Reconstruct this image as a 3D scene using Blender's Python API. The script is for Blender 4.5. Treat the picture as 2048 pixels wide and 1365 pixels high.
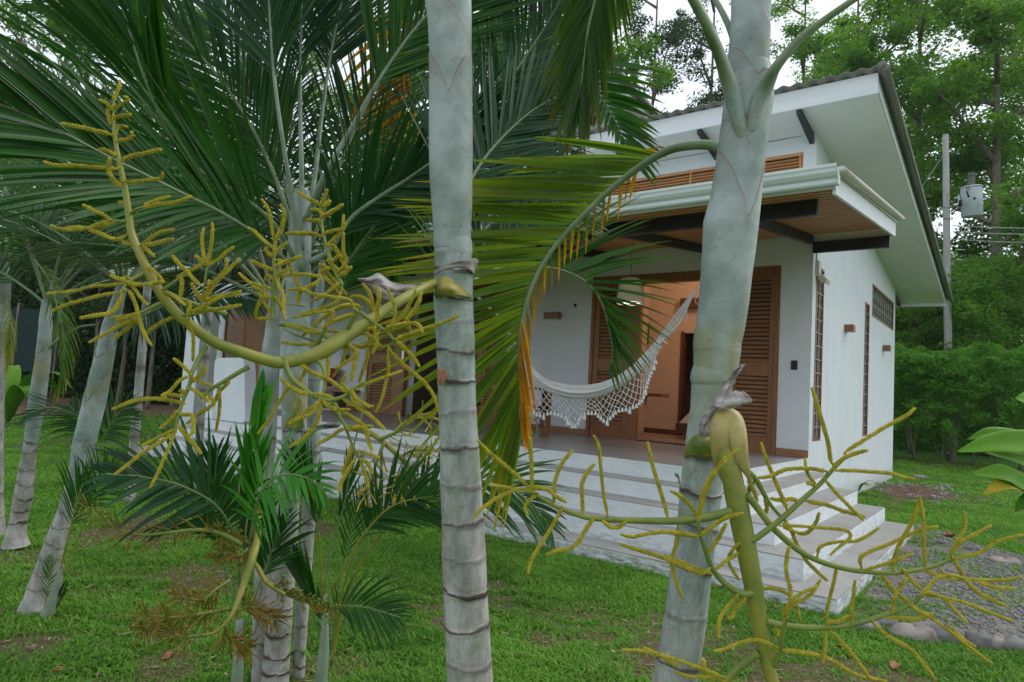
import bpy, math, random
import numpy as np
from math import radians, sin, cos, pi
rnd = random.Random(7)
nr = np.random.RandomState(11)
D = bpy.data
for o in list(D.objects): D.objects.remove(o)
SC = bpy.context.scene
COL = SC.collection
# ---------------------------------------------------------------- camera
F = 1325.0; YAW, PITCH, ROLL = -0.6568, 0.0734, 0.0598
CAM = np.array([2.314, -9.8196, 0.6954])
FW = np.array([sin(YAW)*cos(PITCH), cos(YAW)*cos(PITCH), sin(PITCH)])
_r0 = np.array([cos(YAW), -sin(YAW), 0.0]); _u0 = np.cross(_r0, FW)
RT = _r0*cos(ROLL) + _u0*sin(ROLL); UP = -_r0*sin(ROLL) + _u0*cos(ROLL)
cd = D.cameras.new('camera'); cam = D.objects.new('camera', cd); COL.objects.link(cam)
from mathutils import Matrix, Vector
cam.matrix_world = Matrix(((RT[0], UP[0], -FW[0], CAM[0]), (RT[1], UP[1], -FW[1], CAM[1]), (RT[2], UP[2], -FW[2], CAM[2]), (0, 0, 0, 1)))
cd.sensor_width = 36; cd.lens = F/2048*36; cd.clip_start = 0.02; cd.clip_end = 500
SC.camera = cam
# ---------------------------------------------------------------- light
SUN_AZ, SUN_EL = radians(62), radians(48)      # azimuth counted from +X towards +Y
W = D.worlds.new('World'); SC.world = W; W.use_nodes = True
wn = W.node_tree.nodes; wl = W.node_tree.links; wn.clear()
sky = wn.new('ShaderNodeTexSky'); sky.sky_type = 'NISHITA'; sky.sun_disc = False
sky.sun_elevation = SUN_EL; sky.sun_rotation = radians(90) - SUN_AZ
sky.air_density = 1.0; sky.dust_density = 3.0; sky.ozone_density = 1.0; sky.altitude = 0
hs = wn.new('ShaderNodeHueSaturation'); hs.inputs['Saturation'].default_value = 0.45; hs.inputs['Value'].default_value = 1.0
bg = wn.new('ShaderNodeBackground'); bg.inputs['Strength'].default_value = 0.15
wo = wn.new('ShaderNodeOutputWorld')
wl.new(sky.outputs[0], hs.inputs['Color']); 
# thin bright overcast layer over the blue sky
wt = wn.new('ShaderNodeTexCoord'); cn = wn.new('ShaderNodeTexNoise'); cn.inputs['Scale'].default_value = 2.2; cn.inputs['Detail'].default_value = 5
cr = wn.new('ShaderNodeMapRange'); cr.inputs[1].default_value = .35; cr.inputs[2].default_value = .65; cr.inputs[3].default_value = .55; cr.inputs[4].default_value = .8
wl.new(wt.outputs['Generated'], cn.inputs['Vector']); wl.new(cn.outputs['Fac'], cr.inputs[0])
cmx = wn.new('ShaderNodeMix'); cmx.data_type = 'RGBA'; cmx.inputs[7].default_value = (6.6, 7.2, 7.9, 1)
wl.new(cr.outputs[0], cmx.inputs[0]); wl.new(hs.outputs[0], cmx.inputs[6]); wl.new(cmx.outputs[2], bg.inputs['Color']); wl.new(bg.outputs[0], wo.inputs['Surface'])
sd = D.lights.new('sun', 'SUN'); sd.energy = 0.85; sd.angle = radians(20); sd.color = (1.0, 0.96, 0.9)
so = D.objects.new('sun', sd); COL.objects.link(so)
sdir = Vector((cos(SUN_AZ)*cos(SUN_EL), sin(SUN_AZ)*cos(SUN_EL), sin(SUN_EL)))
so.rotation_euler = sdir.to_track_quat('Z', 'Y').to_euler(); so.location = (10, 10, 30)
SC.view_settings.view_transform = 'Standard'; SC.view_settings.look = 'None'
SC.view_settings.exposure = 0.3; SC.view_settings.gamma = 1.0
SC.render.engine = 'CYCLES'
SC.cycles.max_bounces = 8; SC.cycles.diffuse_bounces = 4; SC.cycles.transmission_bounces = 6; SC.cycles.transparent_max_bounces = 8

def P(px, py, d):
    return CAM + d*(FW + (px-1024)/F*RT - (py-682.5)/F*UP)
def on(ax, v, px, py):
    q = FW + (px-1024)/F*RT - (py-682.5)/F*UP
    return CAM + q*((v-CAM[ax])/q[ax])
def cv(a, b, c): # vector in camera axes
    v = a*RT + b*UP - c*FW
    return v/np.linalg.norm(v)
def nz(v):
    v = np.asarray(v, float); n = np.linalg.norm(v, axis=-1, keepdims=True); return v/np.maximum(n, 1e-9)

# ---------------------------------------------------------------- materials
def newmat(name):
    m = D.materials.new(name); m.use_nodes = True; nt = m.node_tree; nt.nodes.clear()
    out = nt.nodes.new('ShaderNodeOutputMaterial'); p = nt.nodes.new('ShaderNodeBsdfPrincipled')
    nt.links.new(p.outputs[0], out.inputs[0]); return m, nt, p, out
def N(nt, t, **k):
    n = nt.nodes.new(t)
    for a, b in k.items():
        if hasattr(n, a): setattr(n, a, b)
        else: n.inputs[a].default_value = b
    return n
def tc(nt, sc=(1, 1, 1), rot=(0, 0, 0)):
    t = N(nt, 'ShaderNodeTexCoord'); mp = N(nt, 'ShaderNodeMapping'); mp.inputs['Scale'].default_value = sc; mp.inputs['Rotation'].default_value = rot
    nt.links.new(t.outputs['Object'], mp.inputs['Vector']); return mp.outputs[0]
def noise(nt, vec, scale, detail=4, rough=.6):
    n = N(nt, 'ShaderNodeTexNoise'); n.inputs['Scale'].default_value = scale; n.inputs['Detail'].default_value = detail; n.inputs['Roughness'].default_value = rough
    nt.links.new(vec, n.inputs['Vector']); return n.outputs['Fac']
def ramp(nt, fac, stops):
    r = N(nt, 'ShaderNodeValToRGB'); e = r.color_ramp.elements
    while len(e) < len(stops): e.new(0.5)
    for i, (p, c) in enumerate(stops): e[i].position = p; e[i].color = (*c, 1) if len(c) == 3 else c
    nt.links.new(fac, r.inputs[0]); return r.outputs[0]
def mixc(nt, fac, a, b, mode='MIX'):
    m = N(nt, 'ShaderNodeMix', data_type='RGBA', blend_type=mode)
    for s, i in ((fac, 0), (a, 6), (b, 7)):
        if isinstance(s, (int, float)): m.inputs[i].default_value = s
        elif isinstance(s, tuple): m.inputs[i].default_value = (*s, 1)
        else: nt.links.new(s, m.inputs[i])
    return m.outputs[2]
def math_(nt, op, a, b=0.5, clamp=False):
    m = N(nt, 'ShaderNodeMath', operation=op); m.use_clamp = clamp
    for s, i in ((a, 0), (b, 1)):
        if isinstance(s, (int, float)): m.inputs[i].default_value = s
        else: nt.links.new(s, m.inputs[i])
    return m.outputs[0]
def attr(nt, name):
    a = N(nt, 'ShaderNodeAttribute'); a.attribute_name = name; return a.outputs['Fac']
def bump(nt, p, h, st, dist=.01):
    b = N(nt, 'ShaderNodeBump'); b.inputs['Strength'].default_value = st; b.inputs['Distance'].default_value = dist
    nt.links.new(h, b.inputs['Height']); nt.links.new(b.outputs[0], p.inputs['Normal'])
def simple(name, c1, c2=None, scale=8, rough=.6, sc=(1, 1, 1), bst=0, bsc=60, spec=.4, metal=0, lo=.35, hi=.65, bd=.005):
    m, nt, p, o = newmat(name); v = tc(nt, sc)
    c2 = c2 or c1
    nt.links.new(ramp(nt, noise(nt, v, scale, 6), [(lo, c1), (hi, c2)]), p.inputs['Base Color'])
    p.inputs['Roughness'].default_value = rough; p.inputs['Specular IOR Level'].default_value = spec; p.inputs['Metallic'].default_value = metal
    if bst: bump(nt, p, noise(nt, v, bsc, 4), bst, bd)
    return m
def add_transl(m, nt, p, out, colsock, amt, boost=1.3):
    t = N(nt, 'ShaderNodeBsdfTranslucent'); mx = N(nt, 'ShaderNodeMixShader'); mx.inputs[0].default_value = amt
    c = mixc(nt, 1.0, colsock, (boost, boost*1.05, boost*.55), 'MULTIPLY')
    nt.links.new(c, t.inputs['Color']); nt.links.new(p.outputs[0], mx.inputs[1]); nt.links.new(t.outputs[0], mx.inputs[2]); nt.links.new(mx.outputs[0], out.inputs[0])

M = {}
def wall_mat(name, a, b, c):
    m, nt, p, o = newmat(name)
    v = tc(nt, (1.1, 1.1, .6)); v2 = tc(nt)
    n1 = noise(nt, v, 2.4, 7, .55); n2 = noise(nt, v2, .9, 3)
    col = ramp(nt, n1, [(.3, a), (.55, b), (.75, b)])
    col = mixc(nt, math_(nt, 'MULTIPLY', n2, .5), col, c)
    # splash-back dirt where the wall meets the soil
    g = N(nt, 'ShaderNodeNewGeometry'); s = N(nt, 'ShaderNodeSeparateXYZ'); nt.links.new(g.outputs['Position'], s.inputs[0])
    d = N(nt, 'ShaderNodeMapRange'); d.inputs[1].default_value = -.48; d.inputs[2].default_value = -.85; nt.links.new(s.outputs[2], d.inputs[0])
    dd = math_(nt, 'MULTIPLY', d.outputs[0], noise(nt, v2, 9, 6), True)
    col = mixc(nt, dd, col, (.2, .16, .11))
    nt.links.new(col, p.inputs['Base Color']); p.inputs['Roughness'].default_value = .75; p.inputs['Specular IOR Level'].default_value = .25
    bump(nt, p, noise(nt, v2, 55, 5), .25, .004)
    return m
M['white'] = wall_mat('white_plaster', (.66, .70, .73), (.74, .77, .80), (.70, .74, .78))
M['soffit'] = simple('soffit_board', (.66, .66, .63), (.72, .72, .69), 1.2, .8, bst=.08, bsc=30)
M['fascia'] = simple('fascia_paint', (.70, .73, .76), (.78, .80, .82), 2, .55, sc=(.4, 3, 3), bst=.05, bsc=40)
M['gutter'] = simple('painted_metal', (.60, .68, .66), (.70, .76, .74), 3, .4, sc=(.3, 2, 2), spec=.5)
M['steel'] = simple('dark_steel', (.018, .018, .022), (.035, .034, .04), 5, .45, bst=.05)
M['roof'] = simple('roof_sheet', (.15, .15, .13), (.25, .245, .21), 2.5, .6, sc=(1, .25, 1), bst=.1)
M['roofedge'] = simple('roof_flashing', (.12, .125, .10), (.17, .17, .14), 3, .5, sc=(1, .2, 1))
M['floor'] = simple('terrace_tile', (.23, .22, .215), (.30, .285, .275), 1.1, .35, sc=(.5, 3, 1), bst=.02, spec=.5)
M['interior'] = simple('interior_wall', (.62, .50, .40), (.66, .53, .42), .8, .8)
M['intfloor'] = simple('interior_floor', (.30, .24, .20), (.36, .29, .25), 1.5, .4)
M['black'] = simple('black_plastic', (.012, .012, .013), (.02, .02, .02), 5, .35)
M['hinge'] = simple('bright_metal', (.5, .5, .5), (.6, .6, .6), 5, .3, metal=1)
M['rope'] = simple('white_cotton', (.72, .72, .70), (.82, .82, .80), 30, .9, bst=.3, bsc=300, bd=.002)
M['glass'] = simple('louvre_glass', (.05, .055, .065), (.10, .11, .12), 3, .12, spec=.6)
M['bars'] = simple('cream_bars', (.55, .52, .44), (.6, .56, .48), 5, .5)
def wood_mat(name, c1, c2, c3, sc, rough=.45):
    m, nt, p, o = newmat(name); v = tc(nt, sc)
    n1 = noise(nt, v, 2.2, 8, .7); n2 = noise(nt, tc(nt, (.8, .8, .8)), 2.0, 2)
    col = ramp(nt, n1, [(.28, c1), (.5, c2), (.72, c3)])
    col = mixc(nt, math_(nt, 'MULTIPLY', n2, .35), col, c1)
    nt.links.new(col, p.inputs['Base Color']); p.inputs['Roughness'].default_value = rough; bump(nt, p, n1, .15, .003)
    return m
M['wood'] = wood_mat('teak_vertical', (.16, .062, .022), (.28, .115, .04), (.36, .155, .06), (14, 14, 1.2))
M['woodh'] = wood_mat('teak_horizontal', (.19, .085, .035), (.33, .155, .065), (.42, .20, .09), (1.2, 14, 14))
M['slat'] = wood_mat('teak_slats', (.42, .18, .07), (.66, .31, .13), (.72, .38, .18), (1.0, 12, 12), .55)
M['wooddark'] = wood_mat('dark_wood', (.09, .035, .016), (.14, .055, .026), (.18, .07, .033), (8, 8, 1.2))
M['legwood'] = simple('pale_wood', (.36, .24, .15), (.46, .32, .2), 9, .5, sc=(8, 8, 1))
def conc():
    m, nt, p, o = newmat('stair_tread_stone'); v = tc(nt)
    a = noise(nt, v, 160, 3, .8); b = noise(nt, v, 2.5, 6)
    col = ramp(nt, a, [(.35, (.20, .20, .185)), (.5, (.36, .355, .335)), (.68, (.50, .495, .47))])
    col = mixc(nt, ramp(nt, b, [(.4, (0, 0, 0)), (.75, (.55, .55, .55))]), col, (.20, .20, .17))
    nt.links.new(col, p.inputs['Base Color']); p.inputs['Roughness'].default_value = .9; bump(nt, p, a, .5, .004); return m
M['tread'] = conc()
def riser():
    m, nt, p, o = newmat('worn_white_riser'); v = tc(nt); v2 = tc(nt, (1.5, 1.5, 6))
    g = N(nt, 'ShaderNodeNewGeometry'); s = N(nt, 'ShaderNodeSeparateXYZ'); nt.links.new(g.outputs['Position'], s.inputs[0])
    n = noise(nt, v2, 5, 8, .7)
    d = N(nt, 'ShaderNodeMapRange'); d.inputs[1].default_value = -.55; d.inputs[2].default_value = -.83; nt.links.new(s.outputs[2], d.inputs[0])
    f = math_(nt, 'MULTIPLY', math_(nt, 'ADD', d.outputs[0], .12), math_(nt, 'MULTIPLY', math_(nt, 'SUBTRACT', n, .42), 5.0, True), True)
    base = ramp(nt, noise(nt, v, 3, 5), [(.3, (.66, .70, .72)), (.7, (.77, .80, .81))])
    vr = N(nt, 'ShaderNodeTexVoronoi', feature='DISTANCE_TO_EDGE'); vr.inputs['Scale'].default_value = 3.0
    w = N(nt, 'ShaderNodeVectorMath', operation='ADD'); nn = N(nt, 'ShaderNodeTexNoise'); nn.inputs['Scale'].default_value = 4; nn.inputs['Detail'].default_value = 4
    nt.links.new(v, nn.inputs['Vector']); nt.links.new(v, w.inputs[0]); nt.links.new(nn.outputs['Color'], w.inputs[1]); nt.links.new(w.outputs[0], vr.inputs['Vector'])
    crk = math_(nt, 'LESS_THAN', vr.outputs['Distance'], .006)
    col = mixc(nt, math_(nt, 'MULTIPLY', crk, .18), base, (.3, .32, .29))
    col = mixc(nt, f, col, (.13, .15, .09))
    nt.links.new(col, p.inputs['Base Color']); p.inputs['Roughness'].default_value = .8; bump(nt, p, noise(nt, v, 30, 5), .3, .006); return m
M['riser'] = riser()

def leaf_mat(name, dark, mid, old=(.42, .17, .01), rough=.38, transl=.3, fine=True, spec=.5, boost=1.5):
    m, nt, p, o = newmat(name); v = tc(nt)
    t = attr(nt, 'tint'); ag = attr(nt, 'age')
    col = mixc(nt, t, dark, mid)
    n = noise(nt, v, 14, 5, .7)
    col = mixc(nt, math_(nt, 'MULTIPLY', n, .35), col, tuple(x*.6 for x in dark))
    agn = math_(nt, 'MULTIPLY', ag, math_(nt, 'ADD', math_(nt, 'MULTIPLY', noise(nt, v, 40, 4, .8), 1.6), .1), True)
    col = mixc(nt, agn, col, old)
    nt.links.new(col, p.inputs['Base Color']); p.inputs['Roughness'].default_value = rough; p.inputs['Specular IOR Level'].default_value = spec
    if transl: add_transl(m, nt, p, o, col, transl, boost)
    return m
M['frond'] = leaf_mat('palm_leaflet', (.010, .055, .009), (.045, .16, .018), spec=.3, rough=.45)
M['frondblue'] = leaf_mat('palm_leaflet_cool', (.010, .05, .016), (.036, .115, .034), transl=.28, spec=.3, rough=.42)
M['frondyel'] = leaf_mat('palm_leaflet_yellowing', (.022, .095, .008), (.075, .18, .014), old=(.42, .32, .012), transl=.45, spec=.25, boost=1.9)
M['frondorange'] = leaf_mat('palm_leaflet_dying', (.05, .10, .01), (.12, .15, .012), old=(.62, .25, .008), transl=.45, spec=.2)
M['tleaf'] = leaf_mat('tree_leaf', (.05, .14, .025), (.19, .36, .05), rough=.55, transl=.5, boost=2.0, spec=.25)
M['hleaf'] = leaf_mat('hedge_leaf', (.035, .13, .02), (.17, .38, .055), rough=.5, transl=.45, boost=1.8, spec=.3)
M['dleaf'] = leaf_mat('dark_leaf', (.012, .04, .011), (.045, .11, .03), rough=.55, transl=.35, spec=.25)  # darker green leaf of some trees, undergrowth and saplings
M['frondbright'] = leaf_mat('young_leaflet', (.025, .16, .008), (.07, .32, .018), spec=.3, rough=.45)
M['bleaf'] = leaf_mat('broad_leaf', (.09, .26, .012), (.20, .42, .025), spec=.25, rough=.5, transl=.35, old=(.55, .42, .03))
M['grass'] = leaf_mat('lawn_blade', (.065, .19, .022), (.24, .46, .065), rough=.6, transl=.35, old=(.30, .24, .12), boost=1.6, spec=.15)
M['rachis'] = simple('palm_rachis', (.13, .19, .07), (.22, .28, .13), 6, .4, sc=(1, 1, 1))
M['petiole'] = simple('waxy_petiole', (.17, .23, .15), (.30, .36, .28), 9, .5, bst=.1, bsc=80, bd=.002)
M['petgreen'] = simple('green_petiole', (.12, .17, .08), (.22, .27, .15), 9, .45, bst=.1, bsc=80, bd=.002)
def stalk_mat():
    m, nt, p, o = newmat('flower_stalk_green'); v = tc(nt)
    col = ramp(nt, noise(nt, v, 9, 5), [(.3, (.13, .17, .02)), (.5, (.25, .25, .035)), (.68, (.33, .27, .05))])
    nt.links.new(col, p.inputs['Base Color']); p.inputs['Roughness'].default_value = .45; p.inputs['Subsurface Weight'].default_value = 0
    bump(nt, p, noise(nt, v, 90, 4), .12, .002); return m
M['stalk'] = stalk_mat()
M['branch'] = simple('flower_branch_green', (.13, .19, .035), (.24, .27, .055), 14, .5, bst=.1, bsc=120, bd=.001)
M['flower'] = simple('flower_buds_yellow', (.27, .23, .01), (.50, .42, .03), 60, .65, lo=.3, hi=.7)
M['flowero'] = simple('flower_buds_orange', (.15, .11, .008), (.28, .17, .012), 60, .65)
M['fruit'] = simple('green_berries', (.10, .16, .015), (.2, .26, .03), 40, .4)
M['sheathdry'] = simple('dry_sheath', (.10, .075, .06), (.42, .38, .36), 7, .85, sc=(1, 3, 6), bst=.7, bsc=28, bd=.008, lo=.3, hi=.6)
M['netting'] = simple('teal_netting', (.0, .02, .017), (.002, .04, .032), 9, .7)
M['rock'] = simple('river_rock', (.10, .10, .10), (.28, .26, .235), 3.2, .75, bst=.4, bsc=18, bd=.02)
M['rock2'] = simple('brown_river_rock', (.12, .10, .085), (.36, .31, .27), 4, .8, bst=.4, bsc=22, bd=.02)
M['pebble'] = simple('gravel_stone', (.09, .09, .09), (.30, .29, .275), 30, .75, lo=.3, hi=.7)
M['deadleaf'] = simple('dead_leaf', (.20, .07, .03), (.42, .20, .10), 14, .75)
M['bark'] = simple('tree_bark', (.10, .085, .065), (.24, .20, .16), 5, .9, sc=(3, 3, .6), bst=.5, bsc=20, bd=.03)
M['pole'] = simple('concrete_pole', (.27, .27, .25), (.36, .36, .34), 6, .8, sc=(2, 2, .5), bst=.3)
M['transf'] = simple('transformer_paint', (.42, .50, .52), (.50, .58, .60), 3, .45)
M['cable'] = simple('cable_sheath', (.30, .30, .30), (.4, .4, .4), 3, .6)
M['bedding'] = simple('bed_linen', (.52, .50, .49), (.62, .60, .58), 4, .9, bst=.2, bsc=10, bd=.02)
M['cushion'] = simple('red_cushion', (.20, .012, .03), (.28, .02, .04), 9, .85)
M['curtain'] = simple('white_curtain', (.55, .56, .60), (.66, .67, .70), 3, .85)
M['stonebench'] = simple('grey_stone', (.22, .21, .19), (.33, .31, .28), 6, .85, bst=.4, bsc=40)
M['picture'] = simple('green_picture', (.01, .06, .035), (.03, .14, .07), 6, .6)
def emis(name, c, s):
    m, nt, p, o = newmat(name); p.inputs['Base Color'].default_value = (*c, 1); p.inputs['Emission Color'].default_value = (*c, 1); p.inputs['Emission Strength'].default_value = s; return m
M['bulb'] = emis('lit_bulb', (1, .93, .8), 2.2)
M['wicker'] = simple('wicker_cane', (.50, .46, .33), (.66, .62, .48), 30, .7)

def trunk_mat(name, hi1, hi2, lo1, lo2):
    m, nt, p, o = newmat(name); v = tc(nt, (1, 1, .35)); v2 = tc(nt)
    low = attr(nt, 'low'); sc_ = attr(nt, 'scar')
    n1 = noise(nt, v, 14, 7, .7); n2 = noise(nt, v2, 5, 4); n3 = noise(nt, v2, 70, 5, .75)
    A = ramp(nt, n1, [(.38, hi1), (.58, hi2)]); B = ramp(nt, n1, [(.36, lo1), (.60, lo2)])
    f = math_(nt, 'ADD', low, math_(nt, 'MULTIPLY', math_(nt, 'SUBTRACT', n2, .5), 1.4), True)
    col = mixc(nt, f, A, B)
    grn = ramp(nt, noise(nt, v2, 8, 3), [(.52, (0, 0, 0)), (.64, (.55, .55, .55))])
    col = mixc(nt, grn, col, (.16, .22, .11))
    blo = ramp(nt, noise(nt, v, 24, 6, .8), [(.54, (0, 0, 0)), (.68, (.5, .5, .5))])
    col = mixc(nt, blo, col, (.17, .12, .09))
    edge = math_(nt, 'MULTIPLY', math_(nt, 'SUBTRACT', sc_, .15, True), math_(nt, 'ADD', -.05, math_(nt, 'MULTIPLY', noise(nt, v2, 45, 5, .8), 2.8)), True)
    col = mixc(nt, math_(nt, 'MULTIPLY', edge, .9), col, (.11, .075, .058))
    dk = math_(nt, 'MULTIPLY', math_(nt, 'SUBTRACT', sc_, .7, True), 5.0, True)
    col = mixc(nt, math_(nt, 'MULTIPLY', dk, math_(nt, 'MULTIPLY', n2, 1.3), True), col, (.02, .017, .015))
    nt.links.new(col, p.inputs['Base Color']); p.inputs['Roughness'].default_value = .62; p.inputs['Specular IOR Level'].default_value = .3
    bump(nt, p, math_(nt, 'ADD', math_(nt, 'ADD', n3, math_(nt, 'MULTIPLY', noise(nt, tc(nt, (6, 6, .5)), 18, 5, .7), 1.2)), math_(nt, 'MULTIPLY', sc_, -1.2)), .6, .004); return m
M['trunk'] = trunk_mat('palm_trunk_waxy', (.19, .24, .225), (.39, .44, .42), (.26, .235, .22), (.52, .485, .465))
def shaft_mat():
    m, nt, p, o = newmat('palm_crownshaft'); v2 = tc(nt)
    st = attr(nt, 'strip')   # angular position for fine fibres
    w = N(nt, 'ShaderNodeTexWave'); 
    cb = N(nt, 'ShaderNodeCombineXYZ'); nt.links.new(st, cb.inputs[0]); w.inputs['Scale'].default_value = 1.0; w.inputs['Distortion'].default_value = 2.0; w.inputs['Detail'].default_value = 3
    nt.links.new(cb.outputs[0], w.inputs['Vector'])
    n2 = noise(nt, v2, 7, 5, .6)
    col = ramp(nt, n2, [(.36, (.20, .25, .235)), (.5, (.31, .36, .35)), (.64, (.46, .51, .51))])
    col = mixc(nt, math_(nt, 'MULTIPLY', w.outputs['Fac'], .35), col, (.20, .27, .20))
    ys = ramp(nt, noise(nt, tc(nt, (1, 1, .6)), 6.5, 3), [(.53, (0, 0, 0)), (.66, (.75, .75, .75))])
    col = mixc(nt, ys, col, (.30, .27, .10))
    bs = ramp(nt, noise(nt, v2, 38, 6, .8), [(.60, (0, 0, 0)), (.70, (.8, .8, .8))])
    col = mixc(nt, bs, col, (.12, .11, .05))
    col = mixc(nt, math_(nt, 'MULTIPLY', attr(nt, 'low'), noise(nt, v2, 20, 5, .7), True), col, (.24, .15, .11))
    col = mixc(nt, math_(nt, 'MULTIPLY', attr(nt, 'scar'), math_(nt, 'ADD', .3, noise(nt, v2, 60, 4, .7)), True), col, (.13, .075, .05))
    nt.links.new(col, p.inputs['Base Color']); p.inputs['Roughness'].default_value = .5; p.inputs['Specular IOR Level'].default_value = .35
    bump(nt, p, w.outputs['Fac'], .12, .0015); return m
M['shaft'] = shaft_mat()

# ---------------------------------------------------------------- mesh builder
def mkmesh(name, V, faces, mats, mi=None, attrs=None, smooth=False, parent=None):
    """faces: list of (k-array) blocks: dict n->array or a list"""
    V = np.asarray(V, np.float64)
    off = np.zeros(3)
    q = parent
    while q is not None: off += np.array(q.location); q = q.parent
    me = D.meshes.new(name)
    if isinstance(faces, np.ndarray): loops = faces.reshape(-1); tot = np.full(len(faces), faces.shape[1])
    else: loops = np.fromiter((i for f in faces for i in f), np.int64); tot = np.array([len(f) for f in faces])
    me.vertices.add(len(V)); me.loops.add(len(loops)); me.polygons.add(len(tot))
    me.vertices.foreach_set('co', (V-off).astype(np.float32).reshape(-1))
    me.loops.foreach_set('vertex_index', loops.astype(np.int32))
    st = np.zeros(len(tot), np.int32); st[1:] = np.cumsum(tot)[:-1]
    me.polygons.foreach_set('loop_start', st)
    if mi is not None: me.polygons.foreach_set('material_index', np.asarray(mi, np.int32))
    if smooth is not False:
        sm = np.ones(len(tot), bool) if smooth is True else np.asarray(smooth, bool)
        me.polygons.foreach_set('use_smooth', sm)
    me.update(calc_edges=True); me.validate(verbose=False)
    for m in (mats if isinstance(mats, (list, tuple)) else [mats]): me.materials.append(m)
    for k, a in (attrs or {}).items():
        at = me.attributes.new(k, 'FLOAT', 'POINT'); at.data.foreach_set('value', np.asarray(a, np.float32))
    o = D.objects.new(name, me); COL.objects.link(o)
    if parent is not None: o.parent = parent
    return o
def tag(o, label=None, cat=None, group=None, kind=None):
    if label: o['label'] = label
    if cat: o['category'] = cat
    if group: o['group'] = group
    if kind: o['kind'] = kind
    return o
def thing(name, label, cat, loc=(0, 0, 0), group=None):
    o = D.objects.new(name, None); COL.objects.link(o); o.location = tuple(float(x) for x in loc); o.empty_display_size = .1
    return tag(o, label, cat, group)
class MB:
    def __init__(s): s.V = []; s.Fc = []; s.mi = []; s.n = 0; s.sm = []; s.at = {}
    def add(s, V, Fc, mi=0, sm=False, **at):
        V = np.asarray(V, float).reshape(-1, 3)
        for k in set(list(at)+list(s.at)):
            if k not in s.at: s.at[k] = [np.zeros(s.n)]
            a = at.get(k, 0.0); s.at[k].append(np.full(len(V), a) if np.isscalar(a) else np.asarray(a, float).reshape(-1))
        s.V.append(V); s.Fc += [tuple(int(i)+s.n for i in f) for f in Fc]; s.mi += [mi]*len(Fc); s.sm += [sm]*len(Fc); s.n += len(V)
    def box(s, a, b, mi=0):
        x0, y0, z0 = np.minimum(a, b); x1, y1, z1 = np.maximum(a, b)
        s.add([(x0, y0, z0), (x1, y0, z0), (x1, y1, z0), (x0, y1, z0), (x0, y0, z1), (x1, y0, z1), (x1, y1, z1), (x0, y1, z1)],
              [(0, 3, 2, 1), (4, 5, 6, 7), (0, 1, 5, 4), (1, 2, 6, 5), (2, 3, 7, 6), (3, 0, 4, 7)], mi)
    def prism(s, poly, d, mi=0):
        """poly: list of 3d points (planar), extruded by vector d"""
        n = len(poly); A = np.array(poly, float); B = A+np.array(d)
        s.add(np.vstack([A, B]), [tuple(range(n))[::-1], tuple(range(n, 2*n))]+[(i, (i+1) % n, n+(i+1) % n, n+i) for i in range(n)], mi)
    def tube(s, pts, rad, k=8, mi=0, cap=True, flat=1.0, sm=True, bumpy=0, nrm=None, **at):
        pts = np.asarray(pts, float); n = len(pts); rad = np.broadcast_to(np.asarray(rad, float), (n,))
        T = np.gradient(pts, axis=0); T = nz(T)
        ref = np.array(nrm, float) if nrm is not None else (np.array([0, 0, 1.]) if abs(T[0][2]) < .9 else np.array([1., 0, 0]))
        A = np.zeros((n, 3)); a = ref
        for i in range(n):
            a = a - (a@T[i])*T[i]; a = a/max(np.linalg.norm(a), 1e-9); A[i] = a
        B = np.cross(T, A)
        th = np.arange(k)/k*2*pi
        R = rad[:, None]*np.ones((1, k))
        if bumpy: R = R*(1+bumpy*(((np.arange(n)[:, None]+np.arange(k)[None, :]) % 2)*2-1)*np.linspace(1, .8, n)[:, None])
        V = pts[:, None, :] + R[:, :, None]*(np.cos(th)[None, :, None]*A[:, None, :]*flat + np.sin(th)[None, :, None]*B[:, None, :])
        Fc = []
        for i in range(n-1):
            for j in range(k):
                j2 = (j+1) % k; Fc.append((i*k+j, i*k+j2, (i+1)*k+j2, (i+1)*k+j))
        if cap: Fc.append(tuple(range(k))[::-1]); Fc.append(tuple((n-1)*k+j for j in range(k)))
        at2 = {q: (np.repeat(np.asarray(w), k) if not np.isscalar(w) else w) for q, w in at.items()}
        s.add(V, Fc, mi, sm, **at2)
    def build(s, name, mats, parent=None):
        if not s.n: return None
        return mkmesh(name, np.vstack(s.V), s.Fc, mats, s.mi, {k: np.concatenate(v) for k, v in s.at.items()}, s.sm, parent)
def spline(pts, n):
    """Catmull-Rom through pts (any dimension) -> n samples, roughly even in arc length"""
    Pn = np.asarray(pts, float)
    if len(Pn) == 2: 
        t = np.linspace(0, 1, n)[:, None]; return Pn[0]*(1-t)+Pn[1]*t
    E = np.vstack([2*Pn[0]-Pn[1], Pn, 2*Pn[-1]-Pn[-2]]); out = []
    for i in range(1, len(E)-2):
        t = np.linspace(0, 1, 12, endpoint=False)[:, None]
        a, b, c, d = E[i-1], E[i], E[i+1], E[i+2]
        out.append(.5*((2*b)+(-a+c)*t+(2*a-5*b+4*c-d)*t**2+(-a+3*b-3*c+d)*t**3))
    out = np.vstack(out+[Pn[-1:]])
    L = np.concatenate([[0], np.cumsum(np.linalg.norm(np.diff(out[:, :3], axis=0), axis=1))]); q = np.linspace(0, L[-1], n)
    return np.stack([np.interp(q, L, out[:, j]) for j in range(out.shape[1])], 1)
# ---------------------------------------------------------------- house
GZ = -0.80
house = thing('bungalow', 'white single storey bungalow with sloping roof, teak louvre doors and wide front steps', 'house', (0, 0, GZ))
XL = -16.6; LEN = 7.68
def soff(y): return 4.62 - .1343*y          # underside of the main roof
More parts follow.
